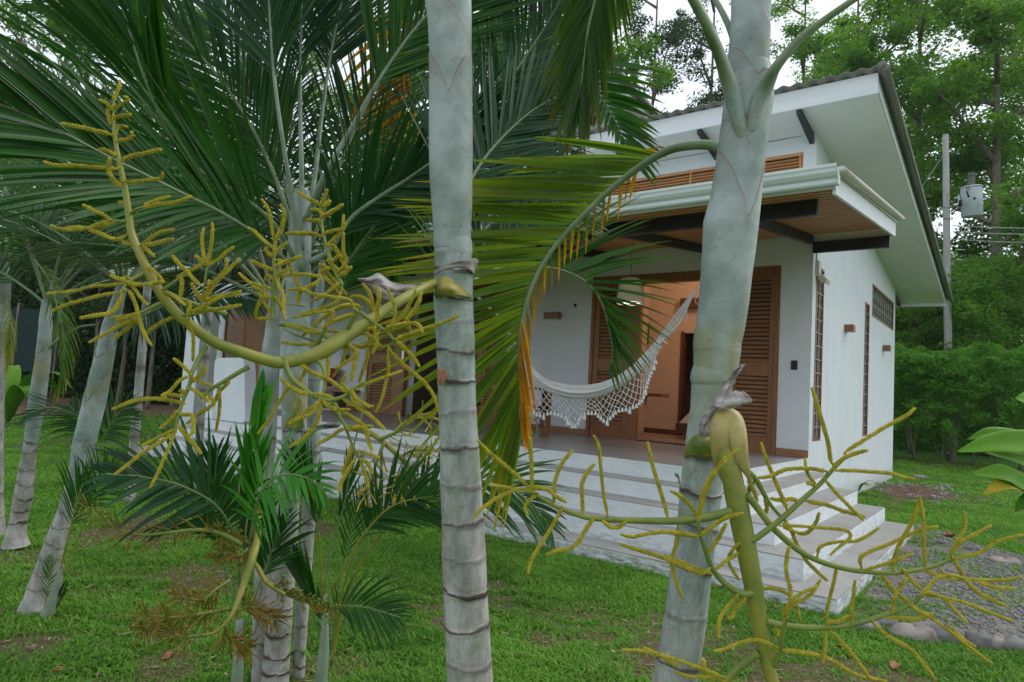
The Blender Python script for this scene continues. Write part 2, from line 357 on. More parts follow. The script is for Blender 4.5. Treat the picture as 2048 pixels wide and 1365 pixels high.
# openings in the front wall: (x0,x1,ztop)
OP = [(-3.56, -.43, 2.72), (-9.34, -5.02, 2.74), (-15.5, -13.5, 2.74)]
CL = [(-10.2, -.17, 4.02, 4.36)]
b = MB()
T = .2
def wallx(b, x0, x1, z0, z1): b.box((x0, 0, z0), (x1, T, z1))
xs = sorted([(XL, None)]+[])
cur = 0.0
segs = []
for x0, x1, zt in OP:
    segs.append((x1, cur)); cur = x0
segs.append((XL, cur))
for a, c in segs: wallx(b, a, c, -.9, 2.745)
for x0, x1, zt in OP: wallx(b, x0, x1, zt, 2.745)
wallx(b, XL, 0, 2.745, CL[0][2])
wallx(b, CL[0][1], 0, CL[0][2], 4.59); wallx(b, XL, CL[0][0], CL[0][2], 4.59); wallx(b, CL[0][0], CL[0][1], CL[0][3], 4.59)
b.build('front_wall', M['white'], house)
# side wall with three windows (sloping top)
b = MB()
WN = [(.16, .665, .23, 2.74), (3.93, 4.41, .23, 2.74), (4.67, 7.41, 2.556, 3.208)]
def wally(y0, y1, z0, z1a, z1b=None):
    z1b = z1a if z1b is None else z1b
    b.prism([(0, y0, z0), (0, y1, z0), (0, y1, z1b), (0, y0, z1a)], (-T, 0, 0))
e = -.012
wally(T, WN[0][0]+.1, -.9, soff(T)+e, soff(WN[0][0]+.1)+e) if False else None
ys = [T, WN[0][1], WN[1][0], WN[1][1], WN[2][0], WN[2][1], LEN]
b.prism([(0, T, WN[0][2]), (0, T, -.9), (0, WN[0][1], -.9), (0, WN[0][1], WN[0][2])][::-1], (-T, 0, 0))
b.prism([(0, T, WN[0][3]), (0, WN[0][1], WN[0][3]), (0, WN[0][1], soff(WN[0][1])+e), (0, T, soff(T)+e)], (-T, 0, 0))
wally(WN[0][1], WN[1][0], -.9, soff(WN[0][1])+e, soff(WN[1][0])+e)
wally(WN[1][0], WN[1][1], -.9, WN[1][2]); wally(WN[1][0], WN[1][1], WN[1][3], soff(WN[1][0])+e, soff(WN[1][1])+e)
wally(WN[1][1], WN[2][0], -.9, soff(WN[1][1])+e, soff(WN[2][0])+e)
wally(WN[2][0], WN[2][1], -.9, WN[2][2]); wally(WN[2][0], WN[2][1], WN[2][3], soff(WN[2][0])+e, soff(WN[2][1])+e)
wally(WN[2][1], LEN, -.9, soff(WN[2][1])+e, soff(LEN)+e)
b.prism([(0, 0+.0, 4.59), (0, T, 4.59), (0, T, soff(T)+e), (0, 0, soff(0)+e)], (-T, 0, 0))
b.build('side_wall', M['white'], house)
b = MB(); b.box((XL, LEN-T, -.9), (-T-.002, LEN-.002, soff(LEN)-.02)); b.box((XL, T, -.9), (XL+T, LEN-T, soff(LEN))); b.build('rear_wall', M['white'], house)
# windows on the side wall
def jal(name, y0, y1, z0, z1, nb, vert):
    w = MB(); q = .035
    yy0 = y0 if y0 > .2 else T+.002
    for a, c in (((-0.0200, yy0, z0), (0.0040, yy0+q, z1)), ((-0.0200, y1-q, z0), (0.0040, y1, z1)), ((-0.0200, yy0+q, z0), (0.0040, y1-q, z0+q)), ((-0.0200, yy0+q, z1-q), (0.0040, y1-q, z1))): w.box(a, c)
    f = w.build('window', M['wood'], house)
    g = MB(); n = max(4, int((z1-z0)/.115))
    for i in range(n):
        zc = z0+q+(z1-z0-2*q)*(i+.5)/n; h = (z1-z0-2*q)/n*.56
        g.prism([(-0.0600, yy0+q, zc+h), (-0.0560, yy0+q, zc+h), (-0.0280, yy0+q, zc-h), (-0.0320, yy0+q, zc-h)], (0, y1-yy0-2*q, 0))
    g.build('pane', M['glass'], f)
    g = MB()
    for i in range(1, nb): 
        zc = z0+(z1-z0)*i/nb; g.box((-0.0150, yy0+q, zc-.004), (-0.0030, y1-q, zc+.004))
    for i in range(1, vert): 
        yc = yy0+(y1-yy0)*i/vert; g.box((-0.0270, yc-.004, z0+q), (-0.0155, yc+.004, z1-q))
    g.build('security_bar', M['bars'], f)
jal('w', WN[0][0], WN[0][1], WN[0][2], WN[0][3], 13, 3)
jal('w', WN[1][0], WN[1][1], WN[1][2], WN[1][3], 13, 2)
jal('w', WN[2][0], WN[2][1], WN[2][2], WN[2][3], 3, 10)
# the first window starts just behind the corner: reveal strip
b = MB(); b.box((-.012, T+.002, WN[0][2]+.001), (-.0, T+.02, WN[0][3]-.001)); b.build('window_reveal', M['white'], house)
# ---- roofs
def roof(x0, x1, yf, yb, zu, sl, fh, nm, soffx=True):
    z = lambda y: zu + sl*y
    r = MB(); th = .05; zt = fh-.02
    # soffit slab
    r.prism([(x0+.02, yf+.03, z(yf)), (x1-.02, yf+.03, z(yf)), (x1-.02, yb-.03, z(yb)), (x0+.02, yb-.03, z(yb))], (0, 0, .02))
    so_ = r.build('soffit', M['soffit'], house)
    r = MB()
    r.box((x0, yf-.0, z(yf)+.002-.03), (x1, yf+.028, z(yf)+fh))
    r.box((x0, yb-.028, z(yb)-.08), (x1, yb, z(yb)+.10))
    for X in (x0, x1-.028):
        r.prism([(X, yf+.0285, z(yf)+.03), (X, yb-.0285, z(yb)-.02), (X, yb-.0285, z(yb)+.12), (X, yf+.0285, z(yf)+fh)], (.028, 0, 0))
    r.build('fascia', M['fascia'], house)
    # corrugated sheet
    p_ = .19; n = int((x1-x0+.1)/p_*8); X = np.linspace(x0-.05, x1+.05, n); am = .017
    Z = am*np.sin(2*pi*(X-x0)/p_)
    ny = 12; Y = np.linspace(yf-.09, yb+.1, ny)
    V = []
    for t_ in (0, -.012):
        for y in Y:
            zz = z(y) + fh + .035 + (0.02 if False else 0) + (y-yf)*0.0
            V.append(np.stack([X, np.full(n, y), zz+Z+t_ + (.12-fh)*(y-yf)/(yb-yf)], 1))
    V = np.vstack(V); Fc = []
    for l in range(2):
        for i in range(ny-1):
            for j in range(n-1):
                a = l*ny*n+i*n+j; f = (a, a+1, a+n+1, a+n); Fc.append(f if l == 0 else f[::-1])
    for j in range(n-1): Fc.append((j, ny*n+j, ny*n+j+1, j+1)); a = (ny-1)*n; Fc.append((a+j, a+j+1, a+ny*n+j+1, a+ny*n+j))
    mkmesh('roof_sheet', V, Fc, M['roof'], smooth=True, parent=house)
    # rolled edge flashing along both verges
    for X in (x0-.05, x1+.05):
        r = MB()
        pts = [(X, y, z(y)+fh+.03+(.12-fh)*(y-yf)/(yb-yf)) for y in np.linspace(yf-.1, yb+.12, 8)]
        r.tube(pts, .055, 10, flat=1.0)
        r.tube([(p[0]+(.045 if X > x0 else -.045), p[1], p[2]-.055) for p in pts], .045, 8)
        r.build('verge_flashing', M['roofedge'], house)
roof(XL-.6, .887, -.775, 8.97, 4.60, -.1343, .235, 'main')
roof(-9.6, -3.04, -.80, 3.2, 5.78, -.10, .2, 'upper')
b = MB(); b.box((-9.1, .3, 4.9), (-3.5, .48, 5.72)); b.box((-9.1, .48, 4.5), (-8.92, 2.8, 5.46)); b.box((-3.68, .48, 4.5), (-3.5, 2.8, 5.46)); b.build('upper_wall', M['white'], house)
# roof outriggers
for X in [-.06, -1.45, -2.85, -4.3, -5.7, -7.1, -8.5, -9.9]:
    b = MB(); b.prism([(X-.03, -.74, soff(-.74)-.03), (X-.03, -.002, soff(0)-.03), (X-.03, -.002, soff(0)-.17), (X-.03, -.74, soff(-.74)-.10)], (.06, 0, 0)); b.build('roof_bracket', M['steel'], house)
for X in [-3.9, -4.9, -6.0, -7.2, -8.4]:
    b = MB(); b.prism([(X-.03, -.76, 5.85), (X-.03, .3, 5.74), (X-.03, .3, 5.60), (X-.03, -.76, 5.71)], (.06, 0, 0)); b.build('roof_bracket', M['steel'], house)
b = MB(); b.prism([(-.10, LEN, soff(LEN)-.01), (-.10, 8.9, soff(8.9)-.01), (-.10, 8.9, soff(8.9)-.10), (-.10, LEN, soff(LEN)-.26)], (.06, 0, 0)); b.build('roof_bracket', M['steel'], house)
# clerestory louvres
b = MB(); x0, x1, z0, z1 = CL[0]
for zc in (z0+.018, z1-.018): b.box((x0, .03, zc-.018), (x1, .12, zc+.018))
for X in list(np.arange(x0, x1, 1.66))+[x1-.03]: b.box((X, .04, z0), (X+.03, .10, z1))
for i in range(5):
    zc = z0+.05+(z1-z0-.1)*(i+.5)/5; b.prism([(x0, .05, zc+.006), (x0, .05, zc-.006), (x0, .115, zc-.034), (x0, .115, zc-.022)], (x1-x0, 0, 0))
b.build('clerestory_louvre', M['slat'], house)
b = MB(); b.box((x0, .13, z0-.02), (x1, .16, z1+.02)); b.build('clerestory_screen', M['wooddark'], house)
# ---- terrace canopy
def cz(y): return 3.12 + .125*y         # slat plane
XR = 1.0; YF = -3.5; XCL = -14.2
b = MB()
for i, y in enumerate(np.arange(YF+.06, -.12, .15)): b.prism([(XCL, y, cz(y)), (XCL, y+.088, cz(y+.088)), (XCL, y+.088, cz(y+.088)+.03), (XCL, y, cz(y)+.03)], (XR-.05-XCL, 0, 0))
b.build('slat_ceiling', M['slat'], house)
b = MB()
b.prism([(XR-.03, YF, cz(YF)-.07), (XR-.03, .03, cz(.03)-.11), (XR-.03, .03, cz(.03)+.07), (XR-.03, YF, cz(YF)+.10)], (.03, 0, 0))
b.box((XCL, YF-.03, cz(YF)-.02), (XR, YF, cz(YF)+.10)); b.box((0.002, .005, cz(0)-.10), (XR-.031, .03, cz(0)+.07))
b.build('canopy_fascia', M['fascia'], house)
# ogee gutter profile along the front
prof = [(YF-.032, cz(YF)+.12), (YF-.032, cz(YF)-.005), (YF-.09, cz(YF)-.005), (YF-.10, cz(YF)+.01), (YF-.10, cz(YF)+.045), (YF-.125, cz(YF)+.065), (YF-.145, cz(YF)+.095), (YF-.15, cz(YF)+.125), (YF-.158, cz(YF)+.14), (YF-.158, cz(YF)+.165), (YF-.148, cz(YF)+.165), (YF-.14, cz(YF)+.13), (YF-.11, cz(YF)+.07), (YF-.08, cz(YF)+.02), (YF-.045, cz(YF)+.02), (YF-.042, cz(YF)+.12)]
b = MB(); n = len(prof); A = np.array([(XR+.03, y, z) for y, z in prof]); B = A.copy(); B[:, 0] = XCL
b.add(np.vstack([A, B]), [(i, (i+1) % n, n+(i+1) % n, n+i) for i in range(n)], 0, False)
b.prism([(XR+.03, YF-.032, cz(YF)+.12), (XR+.03, YF-.032, cz(YF)-.008), (XR+.03, YF-.10, cz(YF)-.008), (XR+.03, YF-.155, cz(YF)+.13)], (.008, 0, 0))
for X in np.arange(XCL+.4, XR, .9): b.box((X, YF-.158, cz(YF)+.163), (X+.012, YF-.03, cz(YF)+.167))
b.build('gutter', M['gutter'], house)
# corrugated canopy sheet with rolled side trim
X = np.linspace(XCL, XR+.02, int((XR-XCL)/.16*6)); Y = np.linspace(YF-.08, -.005, 5); n = len(X)
V = np.vstack([np.stack([X, np.full(n, y), cz(y)+.135+.014*np.sin(2*pi*X/.16)], 1) for y in Y]); V2 = V.copy(); V2[:, 2] -= .01
Fc = []
for i in range(4):
    for j in range(n-1): a = i*n+j; Fc += [(a, a+1, a+n+1, a+n), tuple(5*n+q for q in (a+n, a+n+1, a+1, a))]
for j in range(n-1): Fc.append((j, 5*n+j, 5*n+j+1, j+1))
mkmesh('canopy_sheet', np.vstack([V, V2]), Fc, M['gutter'], smooth=True, parent=house)
b = MB()
b.prism([(XR+.003, YF-.05, cz(YF)+.10), (XR+.003, .10, cz(.1)+.07), (XR+.003, .10, cz(.1)+.13), (XR+.003, YF-.05, cz(YF)+.16)], (.02, 0, 0))
b.tube([(XR+.05, y, cz(y)+.135) for y in np.linspace(YF-.06, .12, 6)], .045, 10, flat=.8)
b.build('canopy_trim', M['bars'], house)
# steel: long beam, wall beam, rafters
b = MB(); yb_ = -2.95; zz = cz(yb_)-.003
b.box((XCL, yb_-.035, zz-.16), (.72, yb_+.035, zz)); b.build('canopy_beam', M['steel'], house)
b = MB(); b.box((.003, -.07, 2.855), (.93, -.01, 3.008)); b.box((.93, -.072, 2.85), (.945, -.008, 3.01)); b.build('canopy_beam', M['steel'], house)
for X in [-.04, -1.62, -3.2, -4.8, -6.4, -8.0, -9.6, -11.2]:
    b = MB(); b.prism([(X-.035, yb_+.036, cz(yb_)-.004), (X-.035, -.002, cz(0)-.004), (X-.035, -.002, cz(0)-.125), (X-.035, yb_+.036, cz(yb_)-.125)], (.07, 0, 0)); b.build('canopy_rafter', M['steel'], house)
# ---- terrace, steps
XT = float(on(1, -3.3, 402, 850)[0]); PF = -3.107; TR = .328; TS = .317; R_ = .17; YB = -.08
b = MB(); b.box((XT, PF+.012, -.03), (-.012, -.002, -.001)); b.box((-.43, -.002+.003, 0-.03), (-3.56, T, -.004)); b.build('terrace_floor', M['floor'], house)
b = MB(); b.box((XT, PF, -.9), (-.0, -.003, -.032)); b.box((XT, PF, -.031), (0, PF+.0115, 0)); b.box((-.0115, PF+.0115, -.031), (0, -.003, 0)); b.build('terrace_edge', M['riser'], house)
for k in range(1, 5):
    z = -k*R_; zb = -(k+1)*R_-.02 if k < 4 else -.95
    b = MB()
    x0 = XT-k*TS*0; xo = k*TS; yo = PF-k*TR
    xi = (k-1)*TS; yi = PF-(k-1)*TR
    poly = [(x0, yo), (xo, yo), (xo, YB), (xi+.0015, YB), (xi+.0015, yi-.0015), (x0, yi-.0015)]
    # tread top and body
    q = [(x, y, z-.012) for x, y in poly]; b.prism(q, (0, 0, zb-z+.012))
    b.build('step', M['riser'], house)
    c = .006; poly2 = [(x0, yo+c), (xo-c, yo+c), (xo-c, YB-c), (xi+.0015, YB-c), (xi+.0015, yi-.0015), (x0, yi-.0015)]
    b = MB(); b.prism([(x, y, z-.0115) for x, y in poly2], (0, 0, .0115)); b.build('tread', M['tread'], house)
# ---- baseboard
for a, c in ((-.425, -.002), (-5.015, -3.565), (-13.49, -9.345)): b = MB(); b.box((a, -.014, 0), (c, -.001, .105)); b.build('baseboard', M['woodh'], house)
# ---- doors
def leafdoor(x0, x1, z0, z1, y, nm, splits=((.231, 1.111), (1.313, 2.52)), st=(.10, .10)):
    w = MB(); t = .045
    w.box((x0, y, z0), (x0+st[0], y+t, z1)); w.box((x1-st[1], y, z0), (x1, y+t, z1))
    w.box((x0+st[0], y+.002, z0), (x1-st[1], y+t-.002, splits[0][0])); w.box((x0+st[0], y+.002, splits[0][1]), (x1-st[1], y+t-.002, splits[1][0])); w.box((x0+st[0], y+.002, splits[1][1]), (x1-st[1], y+t-.002, z1))
    f = w.build('louvre_door', M['wood'], house)
    g = MB()
    for a, c in splits:
        n = int((c-a)/.062)
        for i in range(n):
            zc = a+(c-a)*(i+.5)/n
            g.prism([(x0+st[0], y+.004, zc-.026), (x0+st[0], y+.016, zc-.028), (x0+st[0], y+.041, zc+.016), (x0+st[0], y+.029, zc+.018)], (x1-x0-sum(st), 0, 0))
    g.build('louvre', M['woodh'], f)
    g = MB()
    for a, c in splits: g.box((x0+st[0], y+.0425, a), (x1-st[1], y+.0445, c))
    g.build('louvre_backing', M['black'], f); return f
def frame(x0, x1, zt, hd=.16):
    w = MB(); w.box((x0, -.012, zt-hd), (x1, .10, zt-.001)); w.box((x0, -.010, 0), (x0+.06, .10, zt-hd-.001)); w.box((x1-.06, -.010, 0), (x1, .10, zt-hd-.001)); w.build('door_frame', M['wood'], house)
frame(-3.56, -.432, 2.718, .15)
leafdoor(-1.13, -.495, .004, 2.565, .01, 'r', st=(.09, .075))
leafdoor(-3.49, -2.78, .004, 2.565, .01, 'l', st=(.09, .10)); 
b = MB(); b.box((-2.775, .0, .004), (-2.63, .09, 2.565)); b.build('door_post', M['wood'], house)
b = MB(); b.box((-2.62, -.02, 0), (-1.14, .19, .012)); b.build('door_threshold', M['black'], house)
b = MB(); b.box((-1.17, -.03, .3), (-1.145, .0, 2.2)); b.build('door_edge', M['steel'], house)
for z in (1.0, .45): b = MB(); b.box((-1.18, -.045, z), (-1.15, -.0305, z+.16)); b.build('door_handle', M['hinge'], house)
frame(-9.34, -5.022, 2.738, .15)
leafdoor(-5.95, -5.085, .004, 2.585, .01, 'r2', st=(.08, .24)); leafdoor(-9.275, -8.35, .004, 2.585, .01, 'l2', st=(.12, .12))
b = MB(); b.box((-8.345, 0, .004), (-8.10, .09, 2.585)); b.build('door_post', M['wood'], house); b = MB(); b.box((-6.1, 0, .004), (-5.955, .09, 2.585)); b.build('door_post', M['wood'], house)
b = MB(); b.box((-8.2, -.015, 1.15), (-8.14, -.002, 1.4)); b.build('door_handle', M['hinge'], house)
frame(-15.5, -13.5, 2.738, .15)
b = MB(); b.box((-15.44, .02, .004), (-14.5, .06, 2.585)); b.box((-14.5, .03, .004), (-13.56, .07, 2.585)); b.build('timber_door', M['woodh'], house)
# switch plates and small fixtures on the front wall
def plate(x, z, w, h, m='black'):
    g = MB(); g.box((x-w/2, -.012, z-h/2), (x+w/2, -.001, z+h/2)); g.box((x+w*.18, -.016, z-.012), (x+w*.3, -.0125, z+.012)); return g.build('switch_plate', M[m], house)
plate(-.215, 1.28, .085, .13); plate(-3.9, 2.24, .05, .06, 'steel'); plate(-4.86, 1.35, .07, .14)
# interior rooms (walls, floors)
b = MB()
b.box((-3.75, T+.002, -.03), (-.22, 5.5, .0)); b.build('room_floor', M['intfloor'], house)
b = MB()
b.box((-3.85, T+.002, 0), (-3.75, 5.5, 3.6)); b.box((-.32, T+.8, 0), (-.2, 5.5, 3.6)); b.box((-3.75, T+.002, 3.0), (-.3, 5.4, 3.1)) if False else None
b.box((-3.75, 2.6, 0), (-3.02, 2.7, 3.6)); b.box((-2.2, 2.6, 0), (-.32, 2.7, 3.6)); b.box((-3.02, 2.6, 2.02), (-2.2, 2.7, 3.6)); b.box((-3.75, 5.4, 0), (-.32, 5.5, 3.6)); b.box((-3.75, T+.01, 3.601), (-.32, 5.5, 3.7))
b.build('room_wall', M['interior'], house)
b = MB(); b.box((-3.75, 2.585, 0), (-3.03, 2.599, .10)); b.box((-3.03, 2.58, 0), (-2.97, 2.72, 2.05)); b.build('room_trim', M['wooddark'], house)
b = MB(); b.box((-9.9, T+.002, -.03), (-3.86, 5, 0)); b.build('room_floor', M['intfloor'], house)
b = MB(); b.box((-9.9, 3.0, 0), (-3.86, 3.1, 3.5)); b.box((-10, T+.002, 0), (-9.9, 3.1, 3.5)); b.box((-9.9, T+.01, 3.501), (-3.86, 3.1, 3.6)); b.build('room_wall', M['interior'], house)

# ---------------------------------------------------------------- things on and in the house
def lampbox(name, c, s, label, ax, grp=None):
    t = thing(name, label, 'wall lamp', c, grp)
    x, y, z = c; g = MB()
    if ax == 'y': g.box((x-s[0]/2, y-s[1], z-s[2]/2), (x+s[0]/2, y-.0015, z+s[2]/2))
    else: g.box((x+.0015, y-s[1]/2, z-s[2]/2), (x+s[0], y+s[1]/2, z+s[2]/2))
    g.build('housing', M['wood'], t); g = MB()
    if ax == 'y': g.box((x-s[0]/2+.02, y-s[1]+.015, z-s[2]/2-.003), (x+s[0]/2-.02, y-.02, z-s[2]/2-.0005))
    else: g.box((x+.02, y-s[1]/2+.015, z-s[2]/2-.003), (x+s[0]-.015, y+s[1]/2-.015, z-s[2]/2-.0005))
    g.build('diffuser', M['curtain'], t)
    return t
lampbox('wall_lamp', (-4.33, 0, 2.06), (.30, .12, .12), 'wooden box lamp on the shaded front wall above the hammock', 'y')
lampbox('wall_lamp', (0, 2.25, 2.045), (.13, .2, .115), 'wooden box lamp on the bright side wall between the two tall slit windows', 'x')
lampbox('wall_lamp', (0, 6.1, 2.045), (.13, .2, .115), 'wooden box lamp on the side wall nearest its back corner, under the wide window', 'x')
t = thing('flood_light', 'small cream flood light fixed at the top of the first slit window', 'flood light', (.0, .22, 2.62))
g = MB(); g.box((.0015, .12, 2.56), (.05, .25, 2.78)); g.build('mount_box', M['bars'], t)
g = MB(); g.prism([(.05, .18, 2.62), (.14, .20, 2.52), (.12, .2, 2.46), (.03, .18, 2.52)], (0, .22, 0)); g.build('lamp_head', M['bars'], t)
g = MB(); g.tube(spline([(.01, .13, 2.78), (.02, .1, 2.95), (.015, .06, 3.10)], 8), .007, 6); g.build('cord', M['steel'], t)
# pendant lamps
m_, nt_, p_, o_ = newmat('paper_lining'); p_.inputs['Base Color'].default_value = (.55, .50, .36, 1); p_.inputs['Emission Color'].default_value = (1, .85, .55, 1); p_.inputs['Emission Strength'].default_value = .16; M['lining'] = m_  # lining glows faintly by itself, imitating lamplight through the shade
def pendant(c, ztop, label, sc=1):
    t = thing('pendant_lamp', label, 'pendant lamp', c, 'woven pendant lamps over the terrace')
    x, y, z = c; g = MB(); g.tube([(x, y, z+.40*sc), (x, y, ztop)], .006, 6); g.build('cord', M['steel'], t)
    prof = [(.10, .40), (.14, .385), (.165, .33), (.185, .24), (.195, .14), (.20, .06), (.195, .0)]
    g = MB(); K = 30
    ph = spline([(r, h, 0) for r, h in prof], 40)
    for k in range(K):
        for s in (1, -1):
            pts = [(x+q[0]*sc*cos(2*pi*k/K+s*i*.085), y+q[0]*sc*sin(2*pi*k/K+s*i*.085), z+q[1]*sc) for i, q in enumerate(ph)]
            g.tube(pts[::2], .0048*sc, 4, cap=False)
    for q in ph[::5]:
        g.tube([(x+q[0]*sc*cos(a), y+q[0]*sc*sin(a), z+q[1]*sc) for a in np.linspace(0, 2*pi, 25)], .0045*sc, 4, cap=False)
    for hh in (0, -1): 
        q = ph[hh]; g.tube([(x+q[0]*sc*cos(a), y+q[0]*sc*sin(a), z+q[1]*sc) for a in np.linspace(0, 2*pi, 25)], .008*sc, 5, cap=False)
    g.build('lamp_shade', M['wicker'], t)
    g = MB(); K = 24; ring = [(.186, .015), (.19, .06), (.185, .14), (.172, .24), (.15, .33), (.125, .375)]
    V = [(x+r*sc*cos(2*pi*k/K), y+r*sc*sin(2*pi*k/K), z+h*sc) for r, h in ring for k in range(K)]
    g.add(V, [(i*K+k, i*K+(k+1) % K, (i+1)*K+(k+1) % K, (i+1)*K+k) for i in range(5) for k in range(K)], 0, True); g.build('shade_lining', M['lining'], t)
    g = MB(); V = [(x+.178*sc*cos(2*pi*k/K), y+.178*sc*sin(2*pi*k/K), z+.02*sc) for k in range(K)]; g.add(V, [tuple(range(K))]); g.build('diffuser', M['bulb'], t)
    l = D.lights.new('pendant_light', 'POINT'); l.energy = .6; l.color = (1, .8, .55); l.shadow_soft_size = .15
    lo = D.objects.new('pendant_light', l); COL.objects.link(lo); lo.parent = t; lo.location = (0, 0, -.06)
pd = P(1259, 608, 9.75); pendant(tuple(pd), 3.0, 'lit woven pendant lamp hanging above the right end of the hammock', .95)
pd = on(1, -1.0, 773, 628); pendant(tuple(pd), 3.0, 'lit woven pendant lamp mostly hidden behind the yellow flowers, before the left shutters', .95)
# ceiling lamp in the room (the photo shows the room lit)
t = thing('ceiling_lamp', 'round lit ceiling lamp inside the open bedroom', 'ceiling lamp', (-1.6, 1.3, 3.55))
g = MB(); K = 24; g.add([(-1.6+.18*cos(2*pi*k/K), 1.3+.18*sin(2*pi*k/K), z) for z in (3.60, 3.55) for k in range(K)], [(k, (k+1) % K, K+(k+1) % K, K+k) for k in range(K)]+[tuple(range(K, 2*K))], 0, True); g.build('diffuser', M['bulb'], t)
l = D.lights.new('room_light', 'POINT'); l.energy = 38; l.color = (1, .62, .38); l.shadow_soft_size = .2; lo = D.objects.new('room_light', l); COL.objects.link(lo); lo.parent = t; lo.location = (0, 0, -.25)
# bedroom contents seen through the door
t = thing('bed', 'low wooden bed with pale rumpled linen just inside the open bedroom door', 'bed', (-1.75, 1.9, 0))
g = MB(); g.box((-2.62, 1.55, .10), (-.7, 2.5, .28)); g.build('bed_base', M['wooddark'], t)
n = 14; V = []; Fc = []
xx = np.linspace(-2.58, -.72, n); yy = np.linspace(1.57, 2.48, n)
for i in range(n):
    for j in range(n):
        ex = min(i, 2)/2; ed = min(j, n-1-j, 2)/2; V.append((xx[i], yy[j], .27+.30*(ex*ed)**.4+.02*sin(i*2.1+j)))
for i in range(n-1):
    for j in range(n-1): Fc.append((i*n+j, i*n+n+j, i*n+n+j+1, i*n+j+1))
mkmesh('mattress', V, Fc, M['bedding'], smooth=True, parent=t)
t = thing('wall_shelf', 'narrow wooden shelf on the warm wall inside the bedroom door', 'shelf', tuple(on(1, 1.2, 1293, 790)))
a_ = on(1, 1.2, 1275, 789); c_ = on(1, 1.2, 1322, 789); g = MB(); g.box((a_[0], 1.2, a_[2]-.03), (c_[0], 1.55, a_[2]+.03)); g.build('board', M['woodh'], t)
g = MB(); g.prism([(a_[0]+.1, 1.3, a_[2]-.031), (a_[0]+.14, 1.3, a_[2]-.031), (a_[0]+.1, 1.3, a_[2]-.2)], (0, .03, 0)); g.build('bracket', M['wooddark'], t)
t = thing('kitchen_cabinet', 'wooden kitchen cupboards seen through the inner doorway', 'cabinet', (-2.2, 5.0, 0))
g = MB(); g.box((-3.3, 4.9, 0), (-1.5, 5.39, .9)); g.build('base_unit', M['wooddark'], t); g = MB(); g.box((-3.3, 5.05, 1.55), (-1.5, 5.39, 2.3)); g.build('wall_unit', M['woodh'], t)
t = thing('wall_picture', 'small dark green picture beside the door post in the bedroom', 'picture', tuple(on(1, 2.58, 1289, 667)))
c_ = on(1, 2.56, 1288, 668); g = MB(); g.box((c_[0]-.1, 2.56, c_[2]-.22), (c_[0]+.1, 2.585, c_[2]+.22)); g.build('canvas', M['picture'], t)
t = thing('wooden_shelf_beam', 'short dark wooden beam high on the bedroom wall behind the hammock rope', 'beam', tuple(on(1, 2.5, 1385, 607)))
c_ = on(1, 2.5, 1362, 607); g = MB(); g.box((c_[0], 2.45, c_[2]-.09), (c_[0]+.9, 2.59, c_[2]+.09)); g.build('beam', M['wooddark'], t)
# curtain in the second doorway
c0 = on(1, .14, 808, 700)[0]; c1 = on(1, .14, 833, 700)[0]; g = MB(); n = 30
X = np.linspace(c0, c1, n); Yv = .15+.03*np.sin(np.arange(n)*1.7)
V = [(X[i], Yv[i], z) for z in (.03, 2.55) for i in range(n)]; g.add(V, [(i, i+1, n+i+1, n+i) for i in range(n-1)], 0, True)
o = g.build('curtain', M['curtain'], None); tag(o, 'white curtain gathered at the edge of the dark middle doorway', 'curtain')
sm_ = o.modifiers.new('solid', 'SOLIDIFY'); sm_.thickness = .004
t = thing('wardrobe', 'dark wooden wardrobe inside the middle doorway', 'wardrobe', (-7.0, 1.6, 0))
g = MB(); g.box((-7.3, 1.5, 0), (-6.1, 2.1, 2.2)); g.build('carcass', M['wood'], t); g = MB(); g.box((-7.28, 1.48, .05), (-6.72, 1.499, 2.15)); g.box((-6.7, 1.48, .05), (-6.12, 1.499, 2.15)); g.build('door', M['wooddark'], t)
t = thing('low_cabinet', 'low dark chest inside the middle doorway beside the curtain', 'cabinet', (-7.6, .9, 0))
g = MB(); g.box((-7.75, .7, .3), (-7.0, 1.2, .8)); g.build('carcass', M['black'], t); g = MB(); [g.box((x, y, 0), (x+.06, y+.06, .3)) for x in (-7.75, -7.06) for y in (.7, 1.14)]; g.build('leg', M['wooddark'], t)
# bench with cushion by the left wall of the terrace
t = thing('wooden_bench', 'low wooden bench against the terrace wall left of the louvre shutters', 'bench', (-10.3, -.3, 0))
g = MB(); g.box((-11.2, -.5, .42), (-9.45, -.03, .48)); g.build('seat', M['wood'], t)
for x in (-11.05, -9.9): g = MB(); g.box((x, -.45, 0), (x+.08, -.08, .42)); g.build('leg', M['wooddark'], t)
o = None; g = MB(); n = 9; V = []; Fc = []
for s in (1, -1):
    for i in range(n):
        for j in range(n):
            u, w = i/(n-1)*2-1, j/(n-1)*2-1; th = .09*((1-u**4)*(1-w**4))**.6
            V.append((-10.35+.24*u, -.22+.1*w+s*th, .73+.22*w+.0*u))
for l in range(2):
    for i in range(n-1):
        for j in range(n-1): a = l*n*n+i*n+j; Fc.append((a, a+1, a+n+1, a+n) if l else (a, a+n, a+n+1, a+1))
o = mkmesh('cushion', V, Fc, M['cushion'], smooth=True); tag(o, 'dark red cushion leaning on the wall above the wooden bench', 'cushion')
t = thing('air_plant', 'small spiky green plant hung on the terrace wall above the bench', 'plant', tuple(on(1, -.05, 692, 720)))
c_ = on(1, -.06, 692, 722)
for k in range(11):
    a = -1.2+2.4*k/10; g = MB(); q = [c_+np.array([sin(a)*.32*s, -.04*sin(pi*s), cos(a)*.34*s+.02]) for s in np.linspace(0, 1, 6)]
    g.tube(q, np.array([.008, .014, .014, .01, .007, .002]), 4, flat=.3, tint=.3, age=0); g.build('leaf', M['frond'], t)
